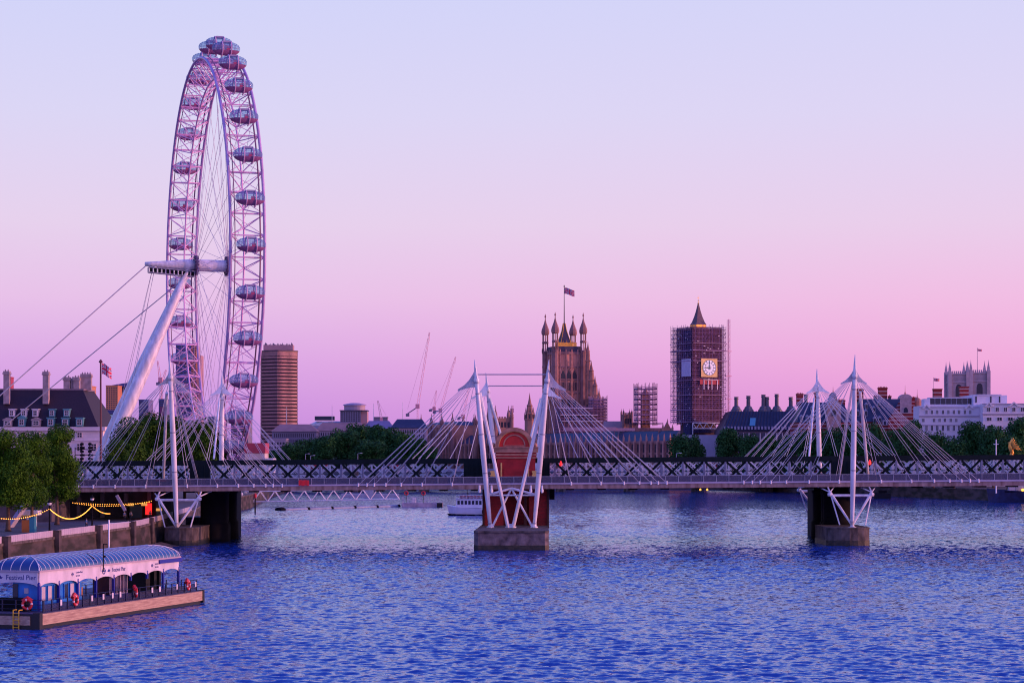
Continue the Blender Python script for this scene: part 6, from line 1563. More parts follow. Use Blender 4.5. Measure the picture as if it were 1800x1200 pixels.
spire(948, 6, 742, 716, 1240, "thin turret close to the right hand masts of the brick pier")
spire(1261 - 0, 0.1, 800, 799, 1400, "tiny hidden finial") if False else None
# scaffolded small tower
Y = 1180; t_ = thing("scaffolded_tower", "small square tower wrapped in open scaffolding left of the clock tower", "tower", (sx(1134.5, Y), Y, GZ), R(10))
hs = 17 * Y / F; ztp = sz(677, Y) - GZ
m = MB(); m.box(-hs * 0.42, hs * 0.42, -hs * 0.42, hs * 0.42, 0, ztp - 5); m.lathe([(hs * 0.4, 0), (0.3, 3.5)], 0, 0, ztp - 5, 8); obj("core", m, MATS["turret_stone"], t_)
scaffold(t_, -hs, hs, -hs, hs, sz(748, Y) - GZ, ztp, 2.2, 2.9, 0.15, bt=0.75)
m = MB(); m.box(-hs * 1.6, hs * 1.6, -hs - 1, hs, sz(745, Y) - GZ, sz(743.5, Y) - GZ); obj("crash_deck", m, M_netblue, t_)
m = MB(); m.box(-hs * 1.5, hs * 2.6, -hs, hs, 0, sz(752, Y) - GZ); obj("podium", m, mat("scaffold_clutter", (0.14, 0.075, 0.13), 0.8, 0.6, 0.6, col2=(0.05, 0.03, 0.06)), t_)
# gable wing near the clock tower
m = MB(); Y = 1110; t_ = thing("palace_wing", "gabled palace wing between the scaffolded tower and the clock tower", "building", (sx(1172, Y), Y, GZ))
m = MB(); m.box(sx(1158, Y), sx(1186, Y), Y + 3, Y + 16, GZ, sz(757, Y)); m.gable(sx(1166, Y), sx(1182, Y), Y + 2.9, Y + 10, sz(757, Y) + 0.003, sz(741, Y), 'y'); obj("wall", m, MATS["turret_stone"], t_, True)
m = MB(); pinn(m, sx(1166, Y), Y + 3, sz(757, Y), sz(742, Y), 0.5); pinn(m, sx(1183, Y), Y + 3, sz(757, Y), sz(745, Y), 0.5); pinn(m, sx(1174, Y), Y + 3, sz(745, Y), sz(735, Y), 0.35); obj("pinnacle", m, MATS["gothic_trim"], t_, True)

# ================================================================ clock tower in scaffolding
Yk = 1020; ck = thing("clock_tower", "tall clock tower wrapped in scaffolding with lit clock face and bare spire", "tower", (sx(1217, Yk), Yk, GZ), R(28))
# local: corner at the origin; right face runs +x (normal -y); left face runs +y
Wt = 19.5; zc_ = lambda py: sz(py, Yk) - GZ
ztop = zc_(574)
m = MB(); m.box(3.4, 16.1, 3.4, 16.1, 0, ztop - 1); obj("shaft", m, mat("clock_tower_stone", (0.10, 0.05, 0.07), 0.85, 0.4, 0.3), ck)
m = MB(); m.box(0.6, 17.5, 0.6, 0.7, zc_(745), ztop); m.box(0.6, 0.7, 0.7, 15, zc_(745), ztop); m.box(17.5, 17.6, 0.7, 17, zc_(745), ztop); obj("debris_net", m, M_net, ck)
m = MB(); m.box(0.4, 0.5, 2.2, 8.0, zc_(790), zc_(670)); m.box(0.4, 0.5, 2.0, 9.0, zc_(626), zc_(580)); obj("dark_sheet", m, M_netblue, ck)
m = MB(); m.box(0.7, 0.8, 0.6, 9.2, 0, zc_(742)); m.box(0.8, 17, 0.7, 0.8, zc_(760), zc_(753)); obj("base_sheet", m, M_netblue, ck)
scaffold(ck, 0, Wt, 0, Wt, zc_(744), ztop, 2.0, 2.0, 0.11)
scaffold(ck, 1.0, Wt - 1, 1.0, Wt - 1, zc_(744), ztop - 1, 2.6, 2.0, 0.10, False)
m = MB()
for py in (603, 616, 634, 668, 694, 720, 741): m.box(0.2, Wt + 0.6, -0.5, 0.4, zc_(py), zc_(py) + 0.35); m.box(-0.5, 0.15, 0.2, Wt, zc_(py) - 0.1, zc_(py) + 0.25)
obj("deck_edge", m, MATS["edge_beam_paint"] if False else mat("deck_edge_lilac", (0.30, 0.17, 0.32), 0.6, 0.3), ck)
rs = random.Random(9); m = MB()
for i in range(70):
    y = rs.uniform(0.5, 18.5); z = zc_(rs.uniform(585, 755)); m.box(-0.25, -0.12, y, y + rs.uniform(0.4, 0.9), z, z + 0.35)
for i in range(26):
    x = rs.uniform(0.5, 18.5); z = zc_(rs.uniform(580, 745)); m.box(x, x + rs.uniform(0.5, 1.4), -0.3, -0.12, z, z + 0.35)
obj("pale_sheeting", m, MATS["edge_beam_paint"], ck)
m = MB(); m.box(-0.45, -0.3, 0.8, 9.0, zc_(661), zc_(630)); obj("white_sheet", m, mat("lilac_sheet", (0.50, 0.45, 0.62), 0.6, 0.1), ck)
m = MB(); m.box(4.0, 15.2, -0.62, -0.5, zc_(675), zc_(666)); obj("red_band", m, mat("crimson_sheet", (0.42, 0.02, 0.05), 0.6, 0.2), ck)
m = MB()
for x in (6.2, 8.6, 10.8, 14.0): m.box(x - 0.15, x + 0.15, -0.9, -0.63, zc_(684), zc_(668))
m.box(5.8, 14.4, -0.95, -0.7, zc_(667), zc_(666)); obj("white_prop", m, M_white, ck)
# clock face
ccx, ccz = 9.2, zc_(645.5); rad = 3.75
m = MB(); m.box(ccx - 4.5, ccx + 4.9, -0.6, -0.45, ccz - 4.5, ccz + 4.4); cf = obj("clock_surround", m, mat("glowing_gilt_surround", (0.75, 0.46, 0.20), 0.5, 0.35, 1.0, emit=0.10, emitc=(0.9, 0.5, 0.1)), ck)  # gilding glows faintly by itself, brightness put into the material
def disc(m, cx, cz, r_, y, n=32): m.slab([(cx + r_ * math.cos(2 * math.pi * i / n), cz + r_ * math.sin(2 * math.pi * i / n)) for i in range(n)], y, y + 0.1)
m = MB(); disc(m, ccx + 0.2, ccz, rad, -0.75); obj("dial", m, mat("lit_dial", (0.85, 0.85, 0.9), 0.4, 0.0, emit=0.14, emitc=(0.9, 0.85, 1.0)), cf)
m = MB(); cx = ccx + 0.2
def annulus(ro, ri, y):
    for i in range(36):
        a = 2 * math.pi * i / 36; b = 2 * math.pi * (i + 1) / 36
        p = lambda r_, t_, yy: (cx + r_ * math.cos(t_), yy, ccz + r_ * math.sin(t_))
        m.hexa([p(ri, a, y), p(ro, a, y), p(ro, b, y), p(ri, b, y), p(ri, a, y + 0.06), p(ro, a, y + 0.06), p(ro, b, y + 0.06), p(ri, b, y + 0.06)])
annulus(3.78, 3.6, -0.82); annulus(2.35, 2.24, -0.82); annulus(1.0, 0.9, -0.82)
for k in range(12):
    a = math.pi / 6 * k; m.bar((cx + 2.5 * math.cos(a), -0.79, ccz + 2.5 * math.sin(a)), (cx + 3.45 * math.cos(a), -0.79, ccz + 3.45 * math.sin(a)), 0.06, 0.34)
obj("dial_marks", m, mat("dial_blue", (0.04, 0.05, 0.16), 0.5, 0), cf)
m = MB(); m.bar((cx, -0.92, ccz - 0.8), (cx, -0.92, ccz + 3.4), 0.06, 0.30); m.bar((cx + 0.6, -0.90, ccz), (cx - 2.3, -0.90, ccz), 0.06, 0.42); obj("clock_hands", m, M_black, cf)
# spire
scx = scy = Wt / 2; zb_ = zc_(573)
m = MB(); m.lathe([(4.0, zb_ - 4), (4.0, zb_ + 0.6), (4.0, zb_ + 1.4)], scx, scy, 0, 4, 0.5); obj("lantern", m, M_gold, ck)
m = MB(); m.lathe([(4.2, zb_ + 1.4), (3.3, zb_ + 2.6), (2.1, zb_ + 5.4), (1.2, zb_ + 8.2), (0.5, zb_ + 11.0), (0.3, zb_ + 11.6)], scx, scy, 0, 4, 0.5); sp_ = obj("spire_roof", m, mat("spire_slate", (0.13, 0.07, 0.10), 0.6, 0.3, 0.6), ck)
m = MB(); m.lathe([(0.3, 0), (0.5, 0.4), (0.15, 0.8), (0.12, 1.6), (0.3, 1.9), (0.06, 2.2), (0.04, 4.4)], scx, scy, zb_ + 11.5, 8); m.box(scx - 0.5, scx + 0.5, scy - 0.06, scy + 0.06, zb_ + 14.6, zb_ + 14.8); obj("finial", m, M_gold, sp_)
# hoist mast
m = MB(); hx, hy = Wt + 1.6, 0.3
for a, b in ((0, 0), (1.0, 0), (1.0, 1.0), (0, 1.0)): m.tube((hx + a, hy + b, 8), (hx + a, hy + b, zc_(559)), 0.13, n=4)
z = 8
while z < zc_(560): m.tube((hx, hy, z), (hx + 1, hy, z + 1.5), 0.07, n=3).tube((hx + 1, hy, z + 1.5), (hx, hy, z + 3), 0.07, n=3); z += 3
for py in (616, 660, 700): m.box(hx - 1.8, hx + 1.9, hy - 0.2, hy + 0.2, zc_(py), zc_(py) + 0.3)
obj("hoist_mast", m, M_crane, ck)
# white transfer truss and hoarding at the foot
m = MB(); a0, a1 = -0.5, 17.5; zlo, zhi = zc_(753), zc_(743)
m.tube((a0, -1.2, zlo), (a1, -1.2, zlo), 0.25, n=4).tube((a0, -1.2, zhi), (a1, -1.2, zhi), 0.25, n=4)
for i in range(9):
    x = a0 + 2.0 * i; m.tube((x, -1.2, zlo if i % 2 else zhi), (x + 2.0, -1.2, zhi if i % 2 else zlo), 0.16, n=4)
m.tube((a0, -1.2, zc_(765)), (a0, -1.2, zhi), 0.22, n=4); obj("transfer_truss", m, M_white, ck)
m = MB(); Yw = 1010; m.box(sx(1200, Yw), sx(1262, Yw), Yw, Yw + 3, GZ, sz(764, Yw)); single("hoarding", m, mat("hoarding_white", (0.46, 0.42, 0.52), 0.6, 0.1), "plain white hoarding at the foot of the scaffolded clock tower", "hoarding")
# ================================================================ right: chimneyed office block
Yp = 985; po = thing("office_block", "dark bronze roofed office block with a row of tall metal chimneys", "building", (sx(1350, Yp), Yp + 20, GZ))
X0, X1 = sx(1270, Yp), sx(1424, Yp); ze2 = sz(757, Yp); zr2 = sz(722, Yp)
m = MB(); m.box(X0, X1, Yp, Yp + 40, GZ, ze2); obj("wall", m, mat("po_wall", (0.10, 0.08, 0.12), 0.7, 0.2), po, True)
m = MB(); m.hip(X0, X1, Yp - 0.5, Yp + 40, ze2 + 0.003, zr2, 4.5, 1, 9, 9); por = obj("roof", m, M_lead, po, True)
m = MB()
n = 26
for i in range(n + 1):
    u = i / n; xb_ = X0 + (X1 - X0) * u; xt = X0 + 4.5 + (X1 - X0 - 5.5) * u; m.bar((xb_, Yp - 0.7, ze2 + 0.1), (xt, Yp + 8.4, zr2 + 0.1), 0.28, 0.3)
obj("roof_rib", m, mat("rib_dark_bronze", (0.02, 0.02, 0.045), 0.5, 0.2), por, True)
m = MB()
for i in range(n):
    u = (i + 0.5) / n; xx = X0 + (X1 - X0) * u + 0.35; m.box(xx - 0.45, xx + 0.45, Yp - 0.6, Yp + 1.2, ze2 + 0.6, ze2 + 2.1)
obj("roof_dormer", m, mat("po_dormer_pale", (0.28, 0.28, 0.42), 0.5, 0.1), por, True)
m = MB(); wv = MB(); wv.box(-0.22, 0.22, -0.35, 0, 0, 7.0)
repeats("column", wv, M_white, po, [(X0 + 2 + i * 2.6 - ROOT[po.name][0].x, Yp - ROOT[po.name][0].y, ze2 - 8 - GZ) for i in range(15)])
m = MB(); a = P(1317, 746, Yp + 2); m.hexa([(a.x, Yp + 1.2, sz(748, Yp)), (a.x + 2.6, Yp + 1.2, sz(748, Yp)), (a.x + 3.4, Yp + 5.2, sz(734, Yp)), (a.x + 0.8, Yp + 5.2, sz(734, Yp)), (a.x, Yp + 0.7, sz(748, Yp)), (a.x + 2.6, Yp + 0.7, sz(748, Yp)), (a.x + 3.4, Yp + 4.7, sz(734, Yp)), (a.x + 0.8, Yp + 4.7, sz(734, Yp))]); obj("skylight", m, mat("skylight_teal", (0.08, 0.30, 0.42), 0.2, 0), por, True)
for px, yt in ((1299, 696), (1321, 694), (1347.5, 692), (1354, 696), (1371, 691), (1397, 696), (1424.5, 691), (1443, 700)):
    xx = sx(px, Yp); m = MB(); zt_ = sz(yt, Yp); zb_ = zr2 - 0.5
    m.lathe([(2.6, zb_), (2.5, zb_ + 1.2), (1.9, zb_ + 1.9), (1.8, zb_ + 2.5), (0.95, zb_ + 3.2), (0.9, zt_ - 1.3), (1.15, zt_ - 1.2), (1.15, zt_ - 0.9), (0.95, zt_ - 0.8), (0.95, zt_ - 0.3), (1.15, zt_ - 0.2), (1.1, zt_)], xx, Yp + 12 + (px % 3), 0, 12)
    obj("chimney", m, mat("dull_bronze_chimney", (0.10, 0.10, 0.14), 0.45, 0.3, 0.8), por, True)
# ================================================================ striped red brick buildings
def stripemat():
    mm = bpy.data.materials.new("striped_brick"); mm.use_nodes = True; t = mm.node_tree; b = t.nodes["Principled BSDF"]; b.inputs["Roughness"].default_value = 0.8
    g = t.nodes.new("ShaderNodeTexCoord"); s = t.nodes.new("ShaderNodeSeparateXYZ"); t.links.new(g.outputs["Object"], s.inputs[0])
    m1 = t.nodes.new("ShaderNodeMath"); m1.operation = 'FRACT'; m0 = t.nodes.new("ShaderNodeMath"); m0.operation = 'DIVIDE'; m0.inputs[1].default_value = 1.7
    t.links.new(s.outputs[2], m0.inputs[0]); t.links.new(m0.outputs[0], m1.inputs[0])
    m2 = t.nodes.new("ShaderNodeMath"); m2.operation = 'GREATER_THAN'; m2.inputs[1].default_value = 0.68; t.links.new(m1.outputs[0], m2.inputs[0])
    mx = t.nodes.new("ShaderNodeMix"); mx.data_type = 'RGBA'; mx.inputs[6].default_value = (0.34, 0.025, 0.03, 1); mx.inputs[7].default_value = (0.62, 0.40, 0.42, 1)
    n = t.nodes.new("ShaderNodeTexNoise"); n.inputs["Scale"].default_value = 0.6; mul = t.nodes.new("ShaderNodeMix"); mul.data_type = 'RGBA'; mul.blend_type = 'MULTIPLY'; mul.inputs[0].default_value = 0.5
    t.links.new(g.outputs["Object"], n.inputs["Vector"]); t.links.new(m2.outputs[0], mx.inputs[0]); t.links.new(mx.outputs[2], mul.inputs[6]); t.links.new(n.outputs["Color"], mul.inputs[7]); t.links.new(mul.outputs[2], b.inputs["Base Color"])
    return mm
M_stripe = stripemat(); M_cutred = mat("plain_red_brick", (0.26, 0.025, 0.03), 0.85, 0.3, 0.5)
Yr = 950
def striped_chim(par, px0, px1, yt, yb, yy=14, mt=None):
    m = MB(); a, b = sx(px0, Yr), sx(px1, Yr); m.box(a, b, Yr + yy, Yr + yy + 2.4, sz(yb, Yr), sz(yt, Yr) - 0.7); o = obj("chimney", m, mt or M_stripe, par, True)
    m = MB(); m.box(a - 0.15, b + 0.15, Yr + yy - 0.15, Yr + yy + 2.55, sz(yt, Yr) - 0.69, sz(yt, Yr)); n = int((b - a) / 0.6)
    for i in range(n): m.lathe([(0.2, 0), (0.16, 0.5)], a + (b - a) * (i + 0.5) / n, Yr + yy + 1.2, sz(yt, Yr), 6)
    obj("chimney_cap", m, M_cutred, o, True)
def brick_block(px0, px1, yr_, yev, label, hipl=4, hipr=4, dorm=(), d=26):
    t_ = thing("brick_building", label, "building", (sx((px0 + px1) / 2, Yr), Yr + d / 2, GZ))
    a, b = sx(px0, Yr), sx(px1, Yr); m = MB(); m.box(a, b, Yr, Yr + d, GZ, sz(yev, Yr)); obj("wall", m, M_stripe, t_, True)
    m = MB(); m.hip(a - 0.4, b + 0.4, Yr - 0.4, Yr + d + 0.4, sz(yev, Yr) + 0.003, sz(yr_, Yr), hipl, hipr, 9, 9); r_ = obj("roof", m, M_slateblue, t_, True)
    for (px, yt, yb, mt) in dorm:
        q = sx(px, Yr); k = (sz(yb, Yr) - sz(yev, Yr)) / (sz(yr_, Yr) - sz(yev, Yr)); yf = Yr - 0.4 + 9 * max(0, k) - 0.5
        m = MB(); m.box(q - 0.7, q + 0.7, yf, yf + 4, sz(yb, Yr), sz(yt, Yr)); m.gable(q - 0.85, q + 0.85, yf - 0.1, yf + 4, sz(yt, Yr) + 0.003, sz(yt, Yr) + 0.9, 'y'); o = obj("dormer", m, mat("dormer_grey_paint", (0.34, 0.34, 0.46), 0.6, 0.2), r_, True)
        m = MB(); m.box(q - 0.5, q + 0.5, yf - 0.1, yf - 0.01, sz(yb, Yr) + 0.3, sz(yt, Yr) - 0.2); obj("window", m, M_glassdark, t_, True)
    return t_, r_
t1_, r1_ = brick_block(1402, 1500, 706, 742, "striped red brick building with slate roof behind the two right masts", dorm=((1409, 732, 740, 1), (1419, 732, 740, 1), (1433, 730, 738, 1), (1489, 722, 730, 1), (1430, 716, 722, 1)))
striped_chim(t1_, 1408, 1419.5, 690, 712); striped_chim(t1_, 1440, 1447.5, 688, 712); striped_chim(t1_, 1478, 1490.5, 702, 722, 8)
m = MB(); q = sx(1465, Yr); w2 = 3.2; z0 = sz(755, Yr); zg = sz(712, Yr); zt_ = sz(689, Yr)
m.slab([(q - w2, GZ), (q + w2, GZ), (q + w2, zg), (q + w2 * 0.78, zg + 1.2), (q + w2 * 0.5, zg + 2.6), (q + w2 * 0.3, zt_ - 1), (q, zt_), (q - w2 * 0.3, zt_ - 1), (q - w2 * 0.5, zg + 2.6), (q - w2 * 0.78, zg + 1.2), (q - w2, zg)], Yr - 1.4, Yr + 6); gb = obj("gable", m, mat("carved_pale_gable", (0.42, 0.27, 0.27), 0.8, 0.35, 1.2), t1_, True)
m = MB(); m.lathe([(0.25, 0), (0.12, 1.2), (0.03, 2.6)], q, Yr + 1, zt_, 6)
for s_ in (-1, 1): m.lathe([(0.3, 0), (0.25, 0.8), (0.03, 2)], q + s_ * w2, Yr, zg, 6)
obj("finial", m, M_goth, gb, True)
m = MB(); arch_win(m, q, 2.0, sz(731, Yr), sz(720, Yr), Yr - 1.4); obj("window", m, M_glassdark, gb, True)
t2_, r2_ = brick_block(1500, 1618, 700, 741, "striped red brick building with domed gable beside the white office", 5, 3, dorm=((1526, 710, 718, 1), (1537, 735, 744, 1), (1546, 734, 743, 1), (1509, 722, 731, 1), (1523, 722, 731, 1), (1538, 716, 724, 1), (1549, 706, 712, 1)))
striped_chim(t2_, 1513, 1527, 682, 712); striped_chim(t2_, 1554, 1569.5, 679, 708); striped_chim(t2_, 1603, 1611, 698, 716, 4); striped_chim(t2_, 1611.5, 1621, 698, 712, 9, M_stripe); striped_chim(t2_, 1571, 1575, 694, 706, 12, M_lead); striped_chim(t2_, 1545, 1550, 694, 704, 12, M_lead)
m = MB(); q = sx(1591, Yr); w2 = 2.6
m.slab([(sx(1560, Yr), sz(755, Yr)), (sx(1617, Yr), sz(755, Yr)), (sx(1617, Yr), sz(736, Yr)), (sx(1606, Yr), sz(716, Yr)), (sx(1604, Yr), sz(706, Yr)), (sx(1583, Yr), sz(706, Yr)), (sx(1578, Yr), sz(716, Yr)), (sx(1562, Yr), sz(736, Yr))], Yr - 1.2, Yr + 5); gb = obj("gable", m, M_stripe, t2_, True)
m = MB(); m.box(q - w2, q + w2, Yr - 1.7, Yr - 1.21, sz(727, Yr), sz(700, Yr)); m.slab([(q + 2.9 * math.cos(math.pi * i / 14), sz(701, Yr) + 2.2 * math.sin(math.pi * i / 14)) for i in range(15)], Yr - 1.8, Yr + 3); gp_ = obj("gable_frame", m, mat("pale_gable_frame", (0.46, 0.32, 0.36), 0.7, 0.25, 1.0), gb, True)
m = MB(); arch_win(m, q, 1.9, sz(725, Yr), sz(716, Yr), Yr - 1.7); obj("window", m, M_glassdark, gb, True)
m = MB(); m.lathe([(0.35, 0), (0.3, 0.8), (0.12, 1.2), (0.04, 4.2)], q, Yr, sz(693, Yr), 8); m.lathe([(2.2, -3), (2.1, 0.4), (1.4, 1.6), (0.3, 2.2), (0.1, 3.6), (0.03, 6)], sx(1619, Yr), Yr + 9, sz(706, Yr), 10); obj("finial", m, M_goth, gb, True)
m = MB(); m.box(sx(1551, Yr), sx(1573, Yr), Yr - 0.6, Yr - 0.05, sz(747, Yr), sz(738, Yr)); o = obj("window_bay", m, mat("pale_bay", (0.50, 0.40, 0.48), 0.6, 0.1), t2_, True)
for px in (1555, 1561.5, 1568): m = MB(); m.box(sx(px - 1.8, Yr), sx(px + 1.8, Yr), Yr - 0.7, Yr - 0.61, sz(746, Yr), sz(740, Yr)); obj("window", m, M_glassdark, o, True)
# ================================================================ white government style office
Yw = 880; M_wof = mat("white_office_stone", (0.76, 0.70, 0.78), 0.8, 0.12, 0.12)
wo = thing("office_building", "large white stone office building with rows of small dark windows and dark glazed penthouse", "building", (sx(1700, Yw), Yw + 25, GZ))
m = MB(); m.box(sx(1616, Yw), sx(1722, Yw), Yw, Yw + 13, GZ, sz(713, Yw)); m.box(sx(1722, Yw) + 0.01, sx(1900, Yw), Yw - 6, Yw + 50, GZ, sz(710, Yw)); wow = obj("wall", m, M_wof, wo, True)
m = MB(); m.box(sx(1630, Yw), sx(1640, Yw), Yw + 6, Yw + 12.8, sz(713, Yw) + 0.01, sz(700, Yw)); m.box(sx(1640, Yw), sx(1714, Yw), Yw + 7, Yw + 12.7, sz(713, Yw) + 0.01, sz(697.5, Yw)); m.box(sx(1714, Yw) + 0.01, sx(1773, Yw), Yw + 3, Yw + 30, sz(713, Yw) + 0.02, sz(694, Yw)); m.box(sx(1720, Yw), sx(1763, Yw), Yw + 2.4, Yw + 30.5, sz(694, Yw) + 0.01, sz(692.5, Yw)); ph_ = obj("penthouse", m, M_wof, wo, True)
m = MB(); m.box(-1.05, 1.05, -0.15, 0.1, 0, 2.5); repeats("penthouse_window", m, M_glassdark, wo, [(sx(1644.5 + 9.6 * i, Yw) - ROOT[wo.name][0].x, Yw + 7 - ROOT[wo.name][0].y, sz(709.5, Yw) - GZ) for i in range(8)])
m = MB(); m.box(-0.3, 0.3, -0.15, 0.1, 0, 2.6); repeats("penthouse_slit", m, M_glassdark, wo, [(sx(px, Yw) - ROOT[wo.name][0].x, Yw + 3 - ROOT[wo.name][0].y, sz(707, Yw) - GZ) for px in (1718.5, 1744.5, 1760)])
L0 = ROOT[wo.name][0]
def wrow(pxs, yb, w_, h_, yf):
    mb_ = window_mb(w_, h_, 0.16, 0.18, 1, 0); repeats("window", mb_, [M_wof, M_glassdark], wo, [(sx(p, Yw) - L0.x, yf - L0.y, sz(yb, Yw) - GZ) for p in pxs])
rowA = [1628.5, 1638, 1647.5, 1657.5, 1667, 1676.5, 1686, 1696, 1705.5]
wrow(rowA, 728, 1.15, 1.9, Yw); wrow([1623, 1642, 1651.5, 1661, 1671, 1681], 742, 1.2, 1.7, Yw); wrow(rowA, 757, 1.2, 2.4, Yw); wrow(rowA, 774, 1.2, 2.4, Yw); wrow(rowA, 792, 1.2, 2.4, Yw)
wrow([1732, 1747, 1761.5, 1776, 1791], 724, 1.6, 1.9, Yw - 6); wrow([1733, 1751, 1770, 1788], 740, 2.2, 1.6, Yw - 6); wrow([1733, 1751, 1770, 1788], 758, 2.0, 2.4, Yw - 6)
m = MB(); m.box(sx(1615, Yw), sx(1722, Yw) - 0.4, Yw - 0.4, Yw, sz(731, Yw) - 0.25, sz(731, Yw) + 0.25); m.box(sx(1615.5, Yw), sx(1722, Yw) - 0.4, Yw - 0.25, Yw, sz(716, Yw), sz(715, Yw)); m.box(sx(1722, Yw) - 0.3, sx(1900, Yw), Yw - 6.4, Yw - 6, sz(728, Yw) - 0.25, sz(728, Yw) + 0.25); m.box(sx(1722, Yw) - 0.3, sx(1900, Yw), Yw - 6.3, Yw - 6, sz(711, Yw), sz(709.5, Yw))
m.box(sx(1615, Yw), sx(1722, Yw) - 0.4, Yw - 0.3, Yw, sz(747, Yw) - 0.1, sz(747, Yw) + 0.15)
obj("cornice", m, mat("white_cornice", (0.42, 0.36, 0.46), 0.8, 0.1, 0.2), wo, True)
for px0, px1, yf in ((1620, 1637, Yw), (1694, 1712, Yw), (1724, 1741, Yw - 6), (1765, 1787, Yw - 6)):
    m = MB(); a, b = sx(px0, Yw), sx(px1, Yw); zz = sz(718, Yw) if yf == Yw else sz(715, Yw); k = 0.35
    m.slab([(a, zz), (a + 1, zz), ((a + b) / 2, zz + 1.3), (b - 1, zz), (b, zz), ((a + b) / 2, zz + 2.0)], yf - 0.55, yf - 0.01); obj("pediment", m, M_wof, wo, True)
# roofline chimneys behind the white office
for px0, px1, yt, yb, lb in ((1641.5, 1656, 683, 699, "striped red brick chimney stack above the left end of the white office"), (1688, 1703, 679, 699, "striped red brick chimney stack in front of the twin stone towers")):
    Yq = 940; m = MB(); m.box(sx(px0, Yq), sx(px1, Yq), Yq, Yq + 3, sz(yb + 10, Yq), sz(yt, Yq) - 0.5); t_ = thing("chimney_stack", lb, "chimney", (sx((px0 + px1) / 2, Yq), Yq + 1.5, sz(yb + 10, Yq)))
    obj("stack", m, M_stripe, t_, True); m = MB(); m.box(sx(px0, Yq) - 0.2, sx(px1, Yq) + 0.2, Yq - 0.2, Yq + 3.2, sz(yt, Yq) - 0.49, sz(yt, Yq)); obj("cap", m, M_cutred, t_, True)
# abbey twin towers
Ya = 1450
def abbey(px0, px1, yt, label, tips):
    a, b = sx(px0, Ya), sx(px1, Ya); w_ = b - a; t_ = thing("abbey_tower", label, "tower", ((a + b) / 2, Ya + w_ / 2, GZ), 0, "twin stone towers behind the white office"); h2 = w_ / 2; zt_ = sz(yt, Ya) - GZ
    m = MB(); m.box(-h2, h2, -h2, h2, 0, zt_); obj("wall", m, M_stone_abbey, t_)
    m = MB()
    for z_ in (zt_ - 0.9, zt_ - 6.5, zt_ - 17): m.box(-h2 - 0.4, h2 + 0.4, -h2 - 0.4, h2 + 0.4, z_, z_ + 0.8)
    for i in range(9): x = -h2 + w_ * (i + 0.5) / 9; m.box(x - 0.4, x + 0.4, -h2 - 0.2, -h2 + 0.5, zt_ + 0.003, zt_ + 1.6)
    obj("cornice", m, mat("abbey_trim", (0.50, 0.38, 0.44), 0.8, 0.2, 0.3), t_)
    for sx_ in (-1, 1):
        for sy_ in (-1, 1):
            m = MB(); m.box(sx_ * h2 - 1.2, sx_ * h2 + 1.2, sy_ * h2 - 1.2, sy_ * h2 + 1.2, 0, zt_ + 1.0); m.lathe([(1.4, 0), (1.0, 1.6), (1.15, 1.8), (0.3, 5.2), (0.04, 7.6)], sx_ * h2, sy_ * h2, zt_ + 1.0, 4, 0.5); obj("corner_pinnacle", m, MATS["abbey_trim"], t_)
    m = MB(); arch_win(m, 0, w_ * 0.34, zt_ - 16, zt_ - 7.5, -h2); obj("belfry_window", m, M_gothwin, t_)
    m = MB(); arch_win(m, 0, w_ * 0.3, zt_ - 28, zt_ - 19, -h2); obj("belfry_window", m, M_gothwin, t_)
abbey(1669.5, 1701, 656, "left one of the twin pinnacled stone towers above the white office", 0)
abbey(1706.5, 1737.5, 654, "right one of the twin pinnacled stone towers above the white office", 0)
flagpole(1718, 613, 655, 1462, 0.22, "thin pole with dark flag between the twin stone towers", 3.0, 1.5, M_far_pale)
flagpole(1641, 664, 700, 1100, 0.10, "thin pole with small pink flag left of the twin stone towers", 3.0, 1.6, M_far_pale)
# golden eagle column
pe = P(1778, 805, 760); eg = thing("eagle_statue", "golden eagle statue with spread wings standing above the right end of the bridge", "statue", (pe.x, 760, GZ))
m = MB(); m.box(-1.1, 1.1, -1.1, 1.1, 0, 10.6); m.box(-1.4, 1.4, -1.4, 1.4, 10.6, 11.2); obj("column", m, M_stone_pale, eg)
m = MB(); m.lathe([(1.2, 11.2), (1.35, 11.8), (1.2, 12.4), (0.7, 12.8), (0.5, 13.3)], 0, 0, 0, 10); obj("globe", m, M_gold, eg)
m = MB(); m.path([(0.1, 0, 13.2), (0.0, 0, 14.2), (-0.3, 0, 15.6), (-0.5, 0, 16.6), (-0.9, 0, 17.3), (-1.5, 0, 17.2)], [0.35, 0.7, 0.9, 0.6, 0.38, 0.08], 10)
m.path([(-0.2, 0, 13.6), (-0.5, -0.3, 13.0)], [0.22, 0.14], 6).path([(0.3, 0, 13.6), (0.3, 0.3, 13.0)], [0.22, 0.14], 6)
m.hexa([(0.1, -0.3, 13.4), (0.7, -0.3, 12.6), (0.9, 0.3, 12.6), (0.3, 0.3, 13.4), (0.1, -0.3, 14.6), (0.7, -0.2, 14.0), (0.9, 0.2, 14.0), (0.3, 0.3, 14.6)])
obj("eagle_body", m, M_gold, eg, smooth=True)
for s_ in (-1, 1):
    m = MB(); root_ = Vector((-0.2, s_ * 0.5, 15.9))
    for k in range(7):
        tip = Vector((0.5 + 0.42 * k, s_ * (1.2 + 0.12 * k), 19.0 - 0.75 * k)); mid = root_.lerp(tip, 0.5) + Vector((-0.1, 0, 0.3)); m.path([root_ + Vector((0.1 * k, 0, -0.18 * k)), mid, tip], [0.32, 0.3, 0.06], 5)
    obj("wing", m, M_gold, eg, smooth=True)
